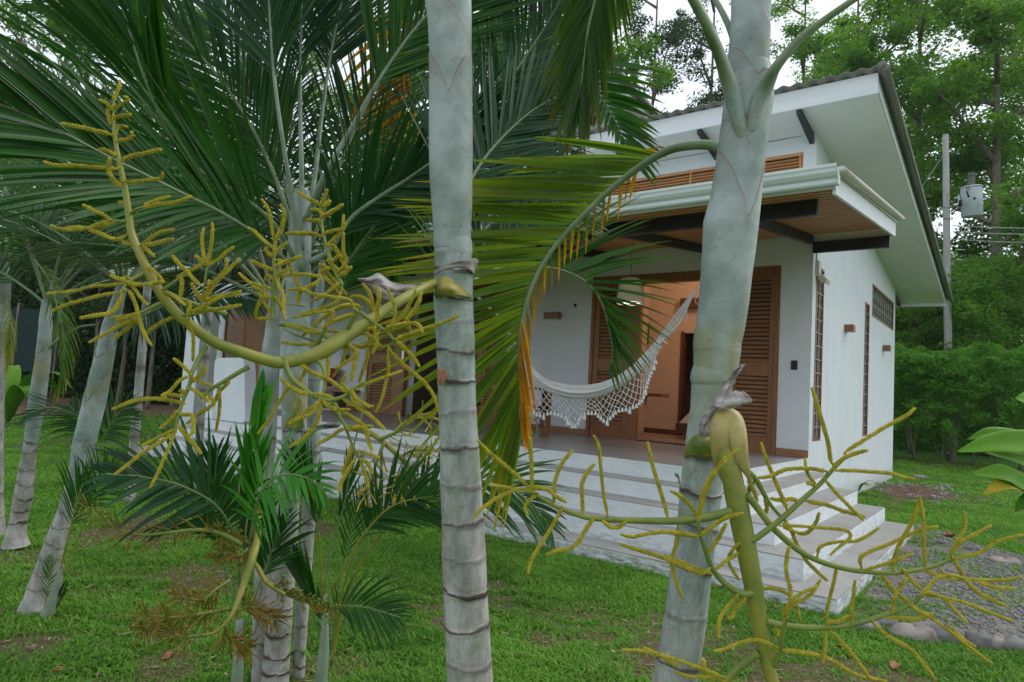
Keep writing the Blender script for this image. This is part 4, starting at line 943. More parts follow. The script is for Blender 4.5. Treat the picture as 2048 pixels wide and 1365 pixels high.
def trunk(parent, rows, nodes, name='trunk', mat='trunk', k=40, tilt=.5, low=(0, 1), scarw=.0048, dark=(), seed=0, ybase=None, shaft=False, flare=0, seams=()):
    """rows: (py, px_left, px_right, depth). nodes: list of (py, strength). ybase: pixel row where the trunk meets the ground (extrapolated)"""
    r = np.random.RandomState(seed+5)
    rows = np.array(rows, float)
    C = np.array([P((a[1]+a[2])/2, a[0], a[3]) for a in rows]); Rr = np.array([(a[2]-a[1])/2/F*a[3]*.995 for a in rows])
    yy = rows[:, 0]
    if ybase == 'ground':     # extend straight down to the ground
        d = C[-1]-C[-3]; d = d/np.linalg.norm(d); L = (C[-1][2]-GZ)/max(.2, -d[2]); C = np.vstack([C, C[-1]+d*(L+.03)]); Rr = np.append(Rr, Rr[-1]*(1.12+flare)); sc_ = (yy[-1]-yy[-3])/np.linalg.norm(rows[-1, 0]-rows[-3, 0]); 
        ppx = np.linalg.norm(C[-2]-C[-4])/abs(yy[-1]-yy[-3]); yy = np.append(yy, yy[-1]+L/ppx)
    ns = int(np.clip((yy[-1]-yy[0])/4.0, 60, 420)) if not (shaft and k > 50) else int((yy[-1]-yy[0])/1.6)
    nodes = list(nodes)
    if ybase == 'ground' and len(nodes) > 1:
        st = abs(nodes[-1][0]-nodes[-2][0]) or 70; q = nodes[-1][0]+st
        while q < yy[-1]: nodes.append((q, .6+.4*r.rand())); q += st*r.uniform(.85, 1.1)
    ny = np.array([q[0] for q in nodes]); nst = np.array([q[1] for q in nodes])
    Y = np.linspace(yy[0], yy[-1], ns)
    extra = np.concatenate([ny+d for d in (-4, -2.5, -1.2, 0, 1.2, 2.5, 4)]) if len(ny) else np.array([]); Y = np.unique(np.concatenate([Y, extra[(extra > yy[0]) & (extra < yy[-1])]]))
    sp = lambda A: np.stack([np.interp(Y, yy, A[:, j]) for j in range(A.shape[1])], 1) if A.ndim > 1 else np.interp(Y, yy, A)
    # smooth centre line
    def sm(a):
        w = np.ones(9)/9; pad = np.concatenate([np.full(4, a[0])+(a[0]-a[1])*np.arange(4, 0, -1), a, np.full(4, a[-1])+(a[-1]-a[-2])*np.arange(1, 5)]); return np.convolve(pad, w, 'valid')
    CC = sp(C); CC = np.stack([sm(CC[:, j]) for j in range(3)], 1) if not shaft else CC
    RR = sp(Rr)
    T = nz(np.gradient(CC, axis=0)); th = np.arange(k)/k*2*pi
    A = np.cross(T, FW); A = nz(A); B = nz(np.cross(T, A))
    mpp = np.linalg.norm(CC[-1]-CC[0])/abs(Y[-1]-Y[0])   # metres per pixel row
    scar = np.zeros((len(Y), k)); bul = np.zeros((len(Y), k))
    for (y0, s0) in nodes:
        tl = tilt*r.uniform(-6, 12); ph = r.rand()*6.28
        off = tl*np.cos(th-0.3)+.9*np.sin(3*th+ph)+.7*np.sin(7*th+ph*2)+.4*np.sin(13*th+ph)
        dy = (Y[:, None]-y0-off[None, :])*mpp
        irr = 1+.5*np.sin(2*th+ph*3)[None, :]
        scar = np.maximum(scar, s0*np.exp(-(dy/(scarw*irr))**2)); scar = np.maximum(scar, np.where(dy < 0, .62*s0*np.exp(dy/(.011*irr)), 0)*(.6+.4*np.sin(2*th+ph)[None, :]))
        bul += .035*s0*np.exp(-((dy-.003)/.007)**2)-.022*s0*np.exp(-((dy+.008)/.005)**2)
    lwx = np.zeros((len(Y), k)); dep = np.zeros((len(Y), k))
    if shaft:
        nrmv = np.cos(th)[None, :, None]*A[:, None]+np.sin(th)[None, :, None]*B[:, None]
        sd_ = nrmv@RT; front = (nrmv@FW) < .25
        for sm_ in seams:
            q = spline([(a[0], a[1], 0) for a in sm_], 60); o_ = np.argsort(q[:, 1]); ysm = np.interp(sd_, q[o_, 1], q[o_, 0]); inside = (sd_ > q[:, 1].min()-.03) & (sd_ < q[:, 1].max()+.03) & front
            dyy = (Y[:, None]-ysm)*mpp*.75
            scar = np.maximum(scar, np.where(inside, np.exp(-(dyy/.0022)**2)*.95, 0)); lwx = np.maximum(lwx, np.where(inside & (dyy > 0), np.exp(-(dyy/.018))*.8, 0))
            dep += np.where(inside, .0022*(1/(1+np.exp(np.clip(dyy/.0012, -30, 30))))*np.exp(-np.abs(dyy)/.03), 0)
    lw = np.clip((Y-yy[0])/(yy[-1]-yy[0])*(low[1]-low[0])+low[0], 0, 1)
    rad = RR[:, None]*(1+bul+.006*np.sin(3*th+Y[:, None]*.02)[...])
    rad = rad-dep
    V = CC[:, None]+rad[..., None]*(np.cos(th)[None, :, None]*A[:, None]+np.sin(th)[None, :, None]*B[:, None])
    n = len(Y); i = np.arange(n-1)[:, None]*k; j = np.arange(k)[None]; j2 = (j+1) % k
    Fc = np.stack([i+j, i+k+j, i+k+j2, i+j2], 2).reshape(-1, 4)
    at = {'scar': scar.ravel(), 'low': lwx.ravel() if shaft else np.repeat(lw, k), 'strip': np.tile(np.abs(((th/(2*pi))*2 % 2)-1)*46, n)}
    o = mkmesh(name, V.reshape(-1, 3), Fc, M[mat], attrs=at, smooth=True, parent=parent)
    o['_']=0; del o['_']
    def surf(y, side):  # point on the surface facing the camera; side -1..1 across
        c = np.array([np.interp(y, Y, CC[:, q]) for q in range(3)]); rr = np.interp(y, Y, RR); a = np.arcsin(np.clip(side, -1, 1))
        return c+rr*1.004*(sin(a)*RT*1.0-cos(a)*FW)
    return o, surf
def seam(parent, surf, pts, w=.0010, name='sheath_edge', mat='sheathdry'):
    g = MB(); q = spline([(a[0], a[1], 0) for a in pts], 40); X = [surf(a[0], a[1]) for a in q]; g.tube(X, w, 5); return g.build(name, M[mat], parent)
def ptube(parent, pts, name, mat, k=12, n=40, flat=1.0, **kw):
    """tube through (px,py,depth,width_px)"""
    q = spline([(*P(a[0], a[1], a[2]), a[3]/F*a[2]/2) for a in pts], n); g = MB(); g.tube(q[:, :3], q[:, 3], k, flat=flat, **kw); return g.build(name, M[mat] if isinstance(mat, str) else mat, parent)
def pp(*a):  # list of (px,py,d)
    return [P(*q) for q in a]

# ---- palm A: the central foreground trunk
A = thing('palm_tree', 'large pale ringed palm trunk standing in the centre foreground, dry brown sheath at its side', 'palm tree', tuple(P(955, 1900, 1.78)), 'palms in the garden')
dA = 1.78
rowsA = [(505, 868, 943), (540, 870, 945), (552, 870, 946), (600, 868, 946), (648, 870, 948), (701, 873, 950), (759, 875, 951), (824, 877, 953), (891, 880, 958), (966, 880, 963), (1041, 883, 967), (1110, 884, 972), (1175, 887, 975), (1248, 889, 979), (1320, 892, 983), (1380, 895, 987)]
oA, sA = trunk(A, [(a, b_, c, dA) for a, b_, c in rowsA], [(541, .9), (596, .9), (648, .45), (701, .9), (760, 1.0), (824, .55), (893, .9), (966, .6), (1041, .85), (1110, .5), (1177, 1.15), (1248, .9), (1320, .7)], ybase='ground', low=(-.35, 2.4), seed=1)
shA = [(-260, 850, 930), (-120, 848, 938), (0, 850, 943), (40, 855, 944), (100, 857, 944), (200, 858, 945), (300, 858, 946), (360, 859, 945), (420, 864, 944), (460, 866, 942), (480, 866, 942), (492, 868, 945), (500, 869, 945), (506, 868, 943), (515, 868.5, 942)]
o_, ssA = trunk(A, [(a, b_, c, dA) for a, b_, c in shA], [], name='crownshaft', mat='shaft', shaft=True, k=120, seed=2, seams=[[(105, -.98), (125, -.8), (150, -.45), (185, -.12), (197, 0.0), (175, .2), (150, .45), (125, .75), (108, .97)], [(-20, -.6), (5, -.35), (20, 0), (40, .45), (70, .85), (90, .99)]])
# dry sheath at the side of trunk A: crumpled blade, plus the green cut base ring
def sheet(parent, rows, name, mat, th=.002, nu=24, nv=14, amp=.004, seed=0, cols=None, freq=9):
    """rows: list of rows of (px,py,d); lofted & crumpled"""
    r = np.random.RandomState(seed); A_ = np.array([[P(*q) for q in row] for row in rows])
    A1 = np.array([spline(row, nv) for row in A_]); A2 = np.stack([spline(A1[:, j], nu) for j in range(nv)], 1)
    u = np.linspace(0, 1, nu)[:, None]; v = np.linspace(0, 1, nv)[None]
    bmp = amp*(np.sin(v*freq+u*5+seed)+.6*np.sin(u*freq*1.7+v*4)+.4*np.sin(v*freq*2.3-u*11))
    A2 = A2+bmp[..., None]*FW
    i = np.arange(nu-1)[:, None]*nv; j = np.arange(nv-1)[None]; Fc = np.stack([i+j, i+j+1, i+nv+j+1, i+nv+j], 2).reshape(-1, 4)
    o = mkmesh(name, A2.reshape(-1, 3), Fc, M[mat] if isinstance(mat, str) else mat, smooth=True, parent=parent); s = o.modifiers.new('solid', 'SOLIDIFY'); s.thickness = th; return o
def sheath_mat():
    m, nt, p, o = newmat('green_brown_sheath'); v = tc(nt); n1 = noise(nt, v, 16, 6, .7)
    col = ramp(nt, n1, [(.3, (.06, .11, .02)), (.48, (.17, .20, .03)), (.62, (.36, .26, .05)), (.76, (.20, .10, .045))])
    nt.links.new(col, p.inputs['Base Color']); p.inputs['Roughness'].default_value = .5; bump(nt, p, noise(nt, v, 60, 4), .2, .002); return m
M['sheathgreen'] = sheath_mat()
def sheath2():
    m, nt, p, o = newmat('tan_purple_bract'); v = tc(nt); n1 = noise(nt, v, 11, 6, .7)
    col = ramp(nt, n1, [(.3, (.24, .22, .03)), (.5, (.42, .33, .12)), (.6, (.36, .22, .10)), (.70, (.07, .035, .045))])
    nt.links.new(col, p.inputs['Base Color']); p.inputs['Roughness'].default_value = .45; bump(nt, p, noise(nt, tc(nt, (3, 3, .5)), 40, 4), .15, .002); return m
M['bract'] = sheath2()
sheet(A, [[(868, 562, 1.72), (870, 585, 1.68), (872, 598, 1.70)], [(890, 553, 1.70), (895, 575, 1.655), (898, 593, 1.67)], [(915, 566, 1.705), (920, 578, 1.69), (924, 592, 1.69)], [(943, 592, 1.755), (944, 594, 1.755), (945, 597, 1.755)]], 'green_sheath', 'sheathgreen', amp=.001, th=.004)
sheet(A, [[(868, 562, 1.72), (868, 568, 1.715), (868, 575, 1.72)], [(845, 566, 1.68), (845, 575, 1.67), (842, 584, 1.68)], [(812, 570, 1.64), (806, 586, 1.62), (800, 604, 1.64)], [(780, 562, 1.62), (778, 588, 1.59), (778, 613, 1.62)], [(757, 548, 1.62), (757, 578, 1.58), (758, 606, 1.60)], [(738, 556, 1.62), (745, 572, 1.61), (752, 590, 1.61)], [(717, 559, 1.63), (722, 562, 1.63), (730, 566, 1.63)]], 'dry_sheath', 'sheathdry', amp=.006, th=.0025, nu=46, nv=22, freq=14, seed=4)
sheet(A, [[(869, 552, 1.735), (869, 546, 1.735)], [(890, 540, 1.69), (890, 530, 1.69)], [(915, 536, 1.68), (915, 523, 1.675)], [(938, 540, 1.705), (938, 519, 1.70)], [(948, 548, 1.77), (951, 517, 1.75)], [(950, 540, 1.77), (957, 522, 1.77)]], 'dry_sheath', 'sheathdry', amp=.001, th=.002, nu=26)
sheet(A, [[(874, 740, 1.705), (884, 738, 1.695), (894, 742, 1.69)], [(875, 758, 1.70), (885, 758, 1.69), (893, 757, 1.685)], [(880, 772, 1.70), (886, 770, 1.69), (890, 765, 1.685)]], 'bark_scrap', 'deadleaf', amp=.001, th=.001)

# ---- palm B: the right foreground trunk
B = thing('palm_tree', 'large leaning blue green palm trunk at the right foreground with a swollen crownshaft', 'palm tree', tuple(P(1250, 1900, 1.6)), 'palms in the garden')
dB = 1.62
rowsB = [(880, 1373, 1452), (905, 1370, 1447), (950, 1364, 1443), (985, 1360, 1441), (1045, 1356, 1437), (1113, 1346, 1425), (1150, 1341, 1422), (1230, 1331, 1413), (1320, 1314, 1399), (1380, 1303, 1392)]
trunk(B, [(a, b_, c, dB) for a, b_, c in rowsB], [(912, .75), (984, .9), (1046, .8), (1130, .9), (1226, .6), (1320, .9)], ybase='ground', low=(-.3, 2.2), seed=7)
shB = [(-180, 1480, 1545), (-60, 1470, 1543), (0, 1464, 1541), (60, 1462, 1539), (130, 1456, 1537), (155, 1454, 1545), (200, 1450, 1546), (250, 1444, 1537), (300, 1436, 1530), (340, 1431, 1526), (400, 1421, 1520), (450, 1408, 1515), (500, 1406, 1509), (550, 1403, 1502), (600, 1399, 1496), (650, 1393, 1488), (680, 1388, 1481), (692, 1387, 1480), (700, 1388, 1480), (740, 1388, 1474), (752, 1383, 1470), (760, 1381, 1467), (768, 1384, 1464), (820, 1382, 1459), (870, 1374, 1454), (890, 1372, 1450)]
o_, sB = trunk(B, [(a, b_, c, dB) for a, b_, c in shB], [], name='crownshaft', mat='shaft', shaft=True, k=120, seed=8, seams=[[(310, -.99), (330, -.8), (345, -.6), (380, -.25), (410, 0.1), (440, .28), (400, .55), (340, .8), (300, .95), (280, 1.0)], [(105, -.9), (125, -.5), (150, -.2), (165, .0), (155, .3), (150, .8)], [(200, .1), (215, .5), (235, .8), (255, .99)], [(0, -.2), (20, .1), (45, .6), (55, .97)], [(250, -.99), (262, -.6), (285, -.2), (300, 0)]])
def petbase():
    m, nt, p, o = newmat('waxy_petiole_base'); g = N(nt, 'ShaderNodeNewGeometry'); s = N(nt, 'ShaderNodeSeparateXYZ'); nt.links.new(g.outputs['Position'], s.inputs[0])
    z0 = P(1500, 215, 1.57)[2]; z1 = P(1440, 110, 1.49)[2]
    d = N(nt, 'ShaderNodeMapRange'); d.inputs[1].default_value = z0; d.inputs[2].default_value = z1; nt.links.new(s.outputs[2], d.inputs[0])
    v = tc(nt); n1 = noise(nt, v, 12, 6, .7); a = ramp(nt, n1, [(.36, (.22, .27, .25)), (.52, (.32, .39, .37)), (.66, (.30, .24, .20))]); b = ramp(nt, n1, [(.35, (.10, .15, .06)), (.65, (.20, .25, .12))])
    nt.links.new(mixc(nt, d.outputs[0], a, b), p.inputs['Base Color']); p.inputs['Roughness'].default_value = .5; return m
M['petbase'] = petbase()
# petioles leaving the crown
ptube(B, [(1492, 330, 1.60, 20), (1484, 265, 1.585, 46), (1470, 205, 1.57, 56), (1454, 155, 1.54, 46), (1438, 108, 1.49, 36), (1418, 60, 1.44, 33), (1398, 20, 1.42, 32), (1370, -30, 1.4, 31), (1330, -90, 1.4, 28)], 'petiole', 'petbase', flat=.6)
ptube(B, [(1500, 320, 1.60, 20), (1506, 260, 1.585, 50), (1518, 205, 1.57, 56), (1534, 168, 1.545, 46), (1550, 138, 1.51, 34), (1580, 100, 1.5, 28), (1610, 70, 1.5, 25), (1650, 40, 1.5, 22), (1715, -5, 1.5, 19), (1790, -50, 1.5, 16)], 'petiole', 'petbase', flat=.6)
ptube(B, [(1478, 120, 1.66, 30), (1465, 70, 1.68, 22), (1445, 25, 1.7, 18), (1420, -15, 1.72, 16), (1380, -60, 1.75, 14)], 'petiole', 'petiole', flat=.7)
# bract hood, green sheath ring and grey flap at the flower stalk
ptube(B, [(1452, 960, 1.50, 20), (1445, 930, 1.48, 34), (1442, 890, 1.46, 42), (1443, 860, 1.46, 46), (1450, 838, 1.47, 46), (1462, 838, 1.47, 46), (1472, 862, 1.45, 42), (1478, 892, 1.44, 36), (1486, 925, 1.44, 26), (1496, 950, 1.44, 12), (1500, 965, 1.44, 4)], 'bract', 'bract', n=60, flat=.8, k=18)
sheet(B, [[(1368, 897, 1.61), (1368, 905, 1.605), (1369, 912, 1.61)], [(1385, 875, 1.565), (1390, 895, 1.545), (1392, 912, 1.555)], [(1405, 868, 1.55), (1412, 890, 1.53), (1415, 915, 1.54)], [(1425, 878, 1.54), (1432, 895, 1.53), (1435, 918, 1.54)], [(1442, 885, 1.55), (1448, 900, 1.56), (1450, 918, 1.57)]], 'green_sheath', 'sheathgreen', amp=.0008, th=.004)
sheet(B, [[(1412, 828, 1.52), (1425, 817, 1.50), (1440, 816, 1.50)], [(1402, 845, 1.50), (1410, 835, 1.49), (1420, 838, 1.50)], [(1398, 862, 1.50), (1405, 858, 1.49), (1412, 856, 1.50)], [(1404, 874, 1.50), (1415, 873, 1.49), (1428, 866, 1.50)]], 'dry_sheath', 'sheathdry', amp=.003, th=.003, seed=2)
sheet(B, [[(1490, 727, 1.50), (1487, 729, 1.50), (1485, 732, 1.50)], [(1478, 742, 1.49), (1475, 742, 1.50), (1468, 740, 1.50)], [(1466, 764, 1.49), (1462, 762, 1.50), (1460, 758, 1.50)], [(1454, 788, 1.49), (1448, 786, 1.48), (1442, 782, 1.49)], [(1460, 800, 1.47), (1435, 806, 1.46), (1425, 802, 1.49)], [(1452, 817, 1.46), (1435, 816, 1.46), (1418, 817, 1.49)]], 'dry_sheath', 'sheathdry', amp=.002, th=.003, seed=3)
sheet(B, [[(1468, 781, 1.47), (1480, 785, 1.46), (1487, 783, 1.46)], [(1450, 800, 1.46), (1470, 806, 1.44), (1503, 802, 1.46)], [(1430, 814, 1.46), (1450, 818, 1.45), (1475, 812, 1.46)]], 'dry_sheath', 'sheathdry', amp=.002, th=.002, seed=6)
sheet(B, [[(1348, 948, 1.55), (1352, 955, 1.55)], [(1357, 950, 1.53), (1357, 960, 1.53)], [(1358, 966, 1.54), (1362, 972, 1.54)]], 'dry_sheath', 'sheathdry', amp=.001, th=.002)

# ---- palm C clump, mid left
C = thing('palm_tree', 'main ringed palm trunk of the left clump with a green sheath halfway up', 'palm tree', tuple(P(545, 1400, 3.15)), 'palms in the garden')
dC = 3.15
trunk(C, [(a, b_, c, dC) for a, b_, c in [(852, 566, 610), (905, 564, 606), (960, 558, 602), (1000, 553, 598), (1100, 548, 594), (1200, 538, 586), (1300, 529, 580), (1365, 523, 577)]], [(860, .9), (893, .8), (930, .9), (960, .6), (992, .8), (1035, .9), (1096, .7), (1158, .7), (1212, .8), (1264, 1.1), (1308, 1.2), (1339, 1.2)], ybase='ground', low=(.0, 1.6), seed=12, scarw=.006, tilt=.3)
o_, sC = trunk(C, [(a, b_, c, dC) for a, b_, c in [(380, 590, 618), (430, 580, 622), (470, 577, 622), (560, 573, 621), (640, 571, 620), (700, 570, 617), (760, 566, 615), (810, 564, 614), (855, 564, 611)]], [], name='crownshaft', mat='shaft', shaft=True, seed=13)
seam(C, sC, [(470, -.95), (480, -.6), (474, -.3), (500, 0), (510, .2), (480, .6), (460, .95)], w=.0011); seam(C, sC, [(545, 0), (530, .3), (515, .7), (500, .95)], w=.0011)
sheet(C, [[(590, 790, 3.06), (598, 795, 3.05), (606, 800, 3.06)], [(580, 830, 3.05), (592, 830, 3.04), (606, 832, 3.05)], [(567, 855, 3.08), (590, 858, 3.05), (609, 856, 3.08)]], 'green_sheath', 'sheathgreen', amp=.001)
sheet(C, [[(606, 870, 3.05), (610, 860, 3.03), (625, 856, 3.0)], [(640, 860, 2.95), (645, 852, 2.92), (650, 848, 2.9)], [(675, 856, 2.88), (685, 848, 2.85), (700, 842, 2.85)]], 'dry_sheath', 'sheathdry', amp=.006, seed=8)
C2 = thing('palm_tree', 'slimmer palm trunk of the left clump just left of the main ringed one', 'palm tree', tuple(P(515, 1420, 3.22)), 'palms in the garden')
trunk(C2, [(a, b_, c, 3.22) for a, b_, c in [(800, 515, 556), (870, 513, 552), (960, 512, 546), (1100, 510, 540), (1250, 506, 537), (1365, 503, 534)]], [(800, .5), (880, .8), (960, .7), (1040, .7), (1120, .6), (1200, .7), (1280, .8)], ybase='ground', low=(.2, 1.3), seed=15)
trunk(C2, [(a, b_, c, 3.22) for a, b_, c in [(600, 538, 558), (660, 532, 560), (690, 526, 560), (740, 519, 558), (805, 515, 556)]], [], name='crownshaft', mat='shaft', shaft=True, seed=16)
C3 = thing('palm_tree', 'palm trunk half hidden behind the right edge of the main ringed one of the clump', 'palm tree', tuple(P(600, 1420, 3.32)), 'palms in the garden')
trunk(C3, [(a, b_, c, 3.32) for a, b_, c in [(690, 617, 648), (800, 615, 645), (900, 612, 640), (1000, 606, 634), (1100, 600, 626), (1250, 590, 615), (1365, 583, 608)]], [(760, .7), (830, .8), (900, .7), (970, .7), (1040, .7), (1110, .8), (1180, .8)], ybase='ground', low=(.0, 1.3), seed=18)
trunk(C3, [(a, b_, c, 3.32) for a, b_, c in [(520, 640, 650), (600, 628, 648), (660, 619, 649), (695, 617, 648)]], [], name='crownshaft', mat='shaft', shaft=True, seed=19)
# ---- palms D, E, F at the left
Dp = thing('palm_tree', 'strongly leaning palm trunk at the lower left with its flared base on the lawn', 'palm tree', tuple(P(72, 1222, 4.0)), 'palms in the garden')
dD = 4.0
trunk(Dp, [(a, b_, c, dD) for a, b_, c in [(880, 149, 190), (956, 137, 167), (1014, 120, 150), (1096, 88, 127), (1151, 68, 113), (1200, 50, 103), (1228, 36, 106), (1238, 30, 112)]], [(958, .9), (990, .8), (1020, .7), (1052, .8), (1083, .7), (1114, .7), (1144, .7), (1172, .6)], low=(-.2, 1.4), seed=21, scarw=.005)
o_, sD = trunk(Dp, [(a, b_, c, dD) for a, b_, c in [(560, 238, 256), (600, 225, 248), (655, 205, 236), (700, 195, 229), (792, 171, 212), (850, 157, 198), (882, 149, 190)]], [], name='crownshaft', mat='shaft', shaft=True, seed=22)
seam(Dp, sD, [(700, -.9), (714, -.3), (708, .3), (702, .95)], w=.004); seam(Dp, sD, [(735, -.9), (790, -.5), (800, -.1), (770, .5), (745, .95)], w=.0035); seam(Dp, sD, [(668, .2), (680, .5), (695, .6)], w=.004)
E_ = thing('palm_tree', 'second palm trunk from the left edge, upright with dark rings near the ground', 'palm tree', tuple(P(32, 1088, 5.3)), 'palms in the garden')
trunk(E_, [(a, b_, c, 5.3) for a, b_, c in [(880, 50, 74), (915, 44, 70), (990, 31, 64), (1048, 20, 51), (1075, 12, 50), (1092, 6, 56)]], [(880, .9), (905, .8), (938, .8), (965, .8), (992, .9), (1020, .9), (1045, 1.0)], low=(.4, 1.8), seed=24, scarw=.007)
o_, sE = trunk(E_, [(a, b_, c, 5.3) for a, b_, c in [(600, 85, 100), (640, 80, 103), (660, 79, 103), (723, 72, 99), (819, 56, 87), (882, 50, 74)]], [], name='crownshaft', mat='shaft', shaft=True, seed=25)
seam(E_, sE, [(700, -.9), (705, 0), (694, .5), (690, .9)], w=.005); seam(E_, sE, [(720, -.8), (722, .1), (716, .8)], w=.004)
F_ = thing('palm_tree', 'palm trunk cut by the left edge of the picture', 'palm tree', tuple(P(2, 1060, 5.6)), 'palms in the garden')
trunk(F_, [(a, b_, c, 5.6) for a, b_, c in [(640, -16, 15), (700, -18, 12), (800, -20, 6), (900, -18, 5), (1000, -16, 5), (1060, -20, 8), (1075, -24, 10)]], [(660, .8), (700, .6), (820, .6), (880, .6), (940, .7), (990, .8), (1030, .8)], low=(.2, 1.4), seed=27)
trunk(F_, [(a, b_, c, 5.6) for a, b_, c in [(520, -5, 14), (560, -8, 20), (620, -14, 17), (642, -16, 15)]], [], name='crownshaft', mat='shaft', shaft=True, seed=28)

# ---------------------------------------------------------------- key fronds
tocam = cv(0, .25, 1)
# F1 big yellowing frond from palm B, arching left and down
frond(B, pp((1447, 300, 1.66), (1425, 291, 1.70), (1385, 291, 1.76), (1340, 300, 1.82), (1290, 327, 1.88), (1235, 368, 1.92), (1180, 418, 1.95), (1125, 475, 1.97), (1085, 530, 1.98), (1058, 590, 1.98), (1042, 655, 1.98), (1038, 720, 1.98), (1040, 790, 1.98), (1044, 852, 1.98)), cv(-.3, .15, .9), n=74, L=.60, w=.0205, a0=58, a1=22, afun=lambda u: float(np.interp(u, [0, .15, .45, .62, .8, 1], [24, 42, 55, 52, 34, 14])), droop=.06, t0=.19, r0=.0135, r1=.0022, lr=(1.0, 1.0), age=.14, agetip=.42, mat='frondyel', rmat='petgreen', prof=lambda u: (.80+.2*min(1, u*5))*(1-.45*max(0, u-.55)/.45), v=.05, seed=3, sides=(1,), name='frond', label='large yellowing frond arching left and hanging down', segs=8)
frond(B, pp((1340, 300, 1.815), (1290, 327, 1.875), (1235, 368, 1.915), (1180, 418, 1.945), (1125, 475, 1.965), (1085, 530, 1.975), (1058, 590, 1.975), (1042, 655, 1.975)), cv(.9, .2, .5), n=22, L=.12, w=.010, a0=60, a1=40, droop=1.6, t0=.02, r0=.002, r1=.001, age=.4, agetip=1.0, mat='frondorange', rmat='petgreen', seed=5, sides=(-1,), prof=lambda u: 1.0, name='frond')
frond(B, pp((1044, 640, 1.97), (1039, 700, 1.97), (1040, 790, 1.97), (1044, 852, 1.97)), cv(-.1, .1, 1), n=20, L=.25, w=.015, a0=12, a1=6, droop=.1, t0=.0, r0=.002, r1=.001, age=.8, agetip=1.3, mat='frondorange', rmat='petgreen', seed=6, sides=(-1,), prof=lambda u: 1.0-.55*u, name='frond', label='orange leaflets at the drooping tip')
# F2 green frond behind, arching right and down over the pendant lamp
frond(A, pp((890, 620, 2.1), (930, 575, 2.3), (975, 545, 2.45), (1030, 532, 2.55), (1080, 533, 2.6), (1130, 543, 2.65), (1170, 563, 2.68), (1200, 600, 2.7), (1215, 645, 2.72), (1225, 700, 2.72), (1218, 745, 2.72)), cv(.1, -.1, 1), n=70, L=.50, w=.0125, a0=58, a1=24, droop=.26, t0=.10, r0=.008, r1=.0015, lr=(.03, 1.0), agetip=.15, mat='frond', rmat='rachis', seed=8, sides=(-1,), prof=lambda u: .85+.15*sin(pi*u)-.66*max(0, u-.55)/.45, v=0.0, segs=9, label='deep green frond arching right across the porch')
frond(A, pp((1170, 563, 2.68), (1200, 600, 2.7), (1215, 645, 2.72), (1225, 700, 2.72), (1218, 745, 2.72)), cv(-.5, -.1, 1), n=9, L=.16, w=.013, a0=26, a1=12, droop=.5, t0=0, r0=.001, r1=.001, mat='frond', seed=9, sides=(-1,))
# F3 frond hanging from the top
frond(A, pp((1230, -180, 2.0), (1212, -90, 2.05), (1190, 0, 2.1), (1176, 60, 2.12), (1168, 120, 2.14), (1161, 180, 2.15), (1158, 215, 2.16)), cv(.0, .1, 1), n=40, L=.32, w=.0165, a0=27, a1=9, droop=.35, t0=.08, r0=.008, r1=.0015, agetip=.22, age=.02, mat='frond', seed=11, prof=lambda u: 1-.45*max(0, u-.5)/.5, v=-.1, segs=8, label='hanging frond with yellow edged leaflets against the roof')
# F4 small frond curving right, in front of the second roof
frond(A, pp((1130, 60, 2.5), (1165, 130, 2.5), (1205, 200, 2.5), (1240, 262, 2.5), (1268, 330, 2.5)), cv(0, -.3, 1), n=20, L=.30, w=.022, a0=62, a1=20, droop=.35, t0=.25, r0=.006, r1=.0015, agetip=.1, mat='frond', seed=12, sides=(-1, 1), lr=(.35, 1), prof=lambda u: 1-.5*u)
# F5 upright blue green frond right of trunk A
frond(A, pp((905, 430, 2.5), (960, 330, 2.6), (1010, 270, 2.7), (1060, 225, 2.8), (1100, 200, 2.85)), cv(.1, -.2, 1), n=60, L=.55, w=.018, a0=52, a1=20, droop=-.02, t0=.05, r0=.009, r1=.002, mat='frondblue', seed=13, lr=(.85, 1.0), prof=lambda u: .9-.3*u, segs=7)
frond(A, pp((900, 200, 2.9), (930, 240, 2.9), (975, 215, 3.0), (1040, 130, 3.1), (1110, 20, 3.2), (1150, -60, 3.2)), cv(.1, -.1, 1), n=56, L=.60, w=.019, a0=46, a1=16, droop=-.05, t0=.1, r0=.008, r1=.002, mat='frondblue', seed=14, lr=(.7, 1.1))
frond(A, pp((1020, 480, 2.9), (1050, 440, 3.0), (1090, 415, 3.1), (1140, 395, 3.2), (1180, 390, 3.25)), cv(0, -.2, 1), n=56, L=.42, w=.015, a0=50, a1=20, droop=.2, t0=0, r0=.006, r1=.0015, mat='frond', seed=15)
frond(A, pp((900, 560, 2.4), (960, 470, 2.6), (1030, 400, 2.8), (1095, 355, 2.9), (1150, 335, 3.0)), cv(0, -.1, 1), n=64, L=.5, w=.017, a0=48, a1=18, droop=.1, t0=.1, r0=.008, r1=.0015, mat='frondblue', seed=16, lr=(1.0, .9))
# fan behind trunk A on its left (hanging green leaflets before the porch beam)
frond(A, pp((700, 340, 4.2), (740, 400, 4.2), (762, 450, 4.2), (770, 500, 4.2), (773, 540, 4.2)), cv(0, 0, 1), n=26, L=.42, w=.022, a0=45, a1=14, droop=.9, t0=.15, r0=.004, r1=.001, mat='frond', seed=17, prof=lambda u: 1-.4*u)
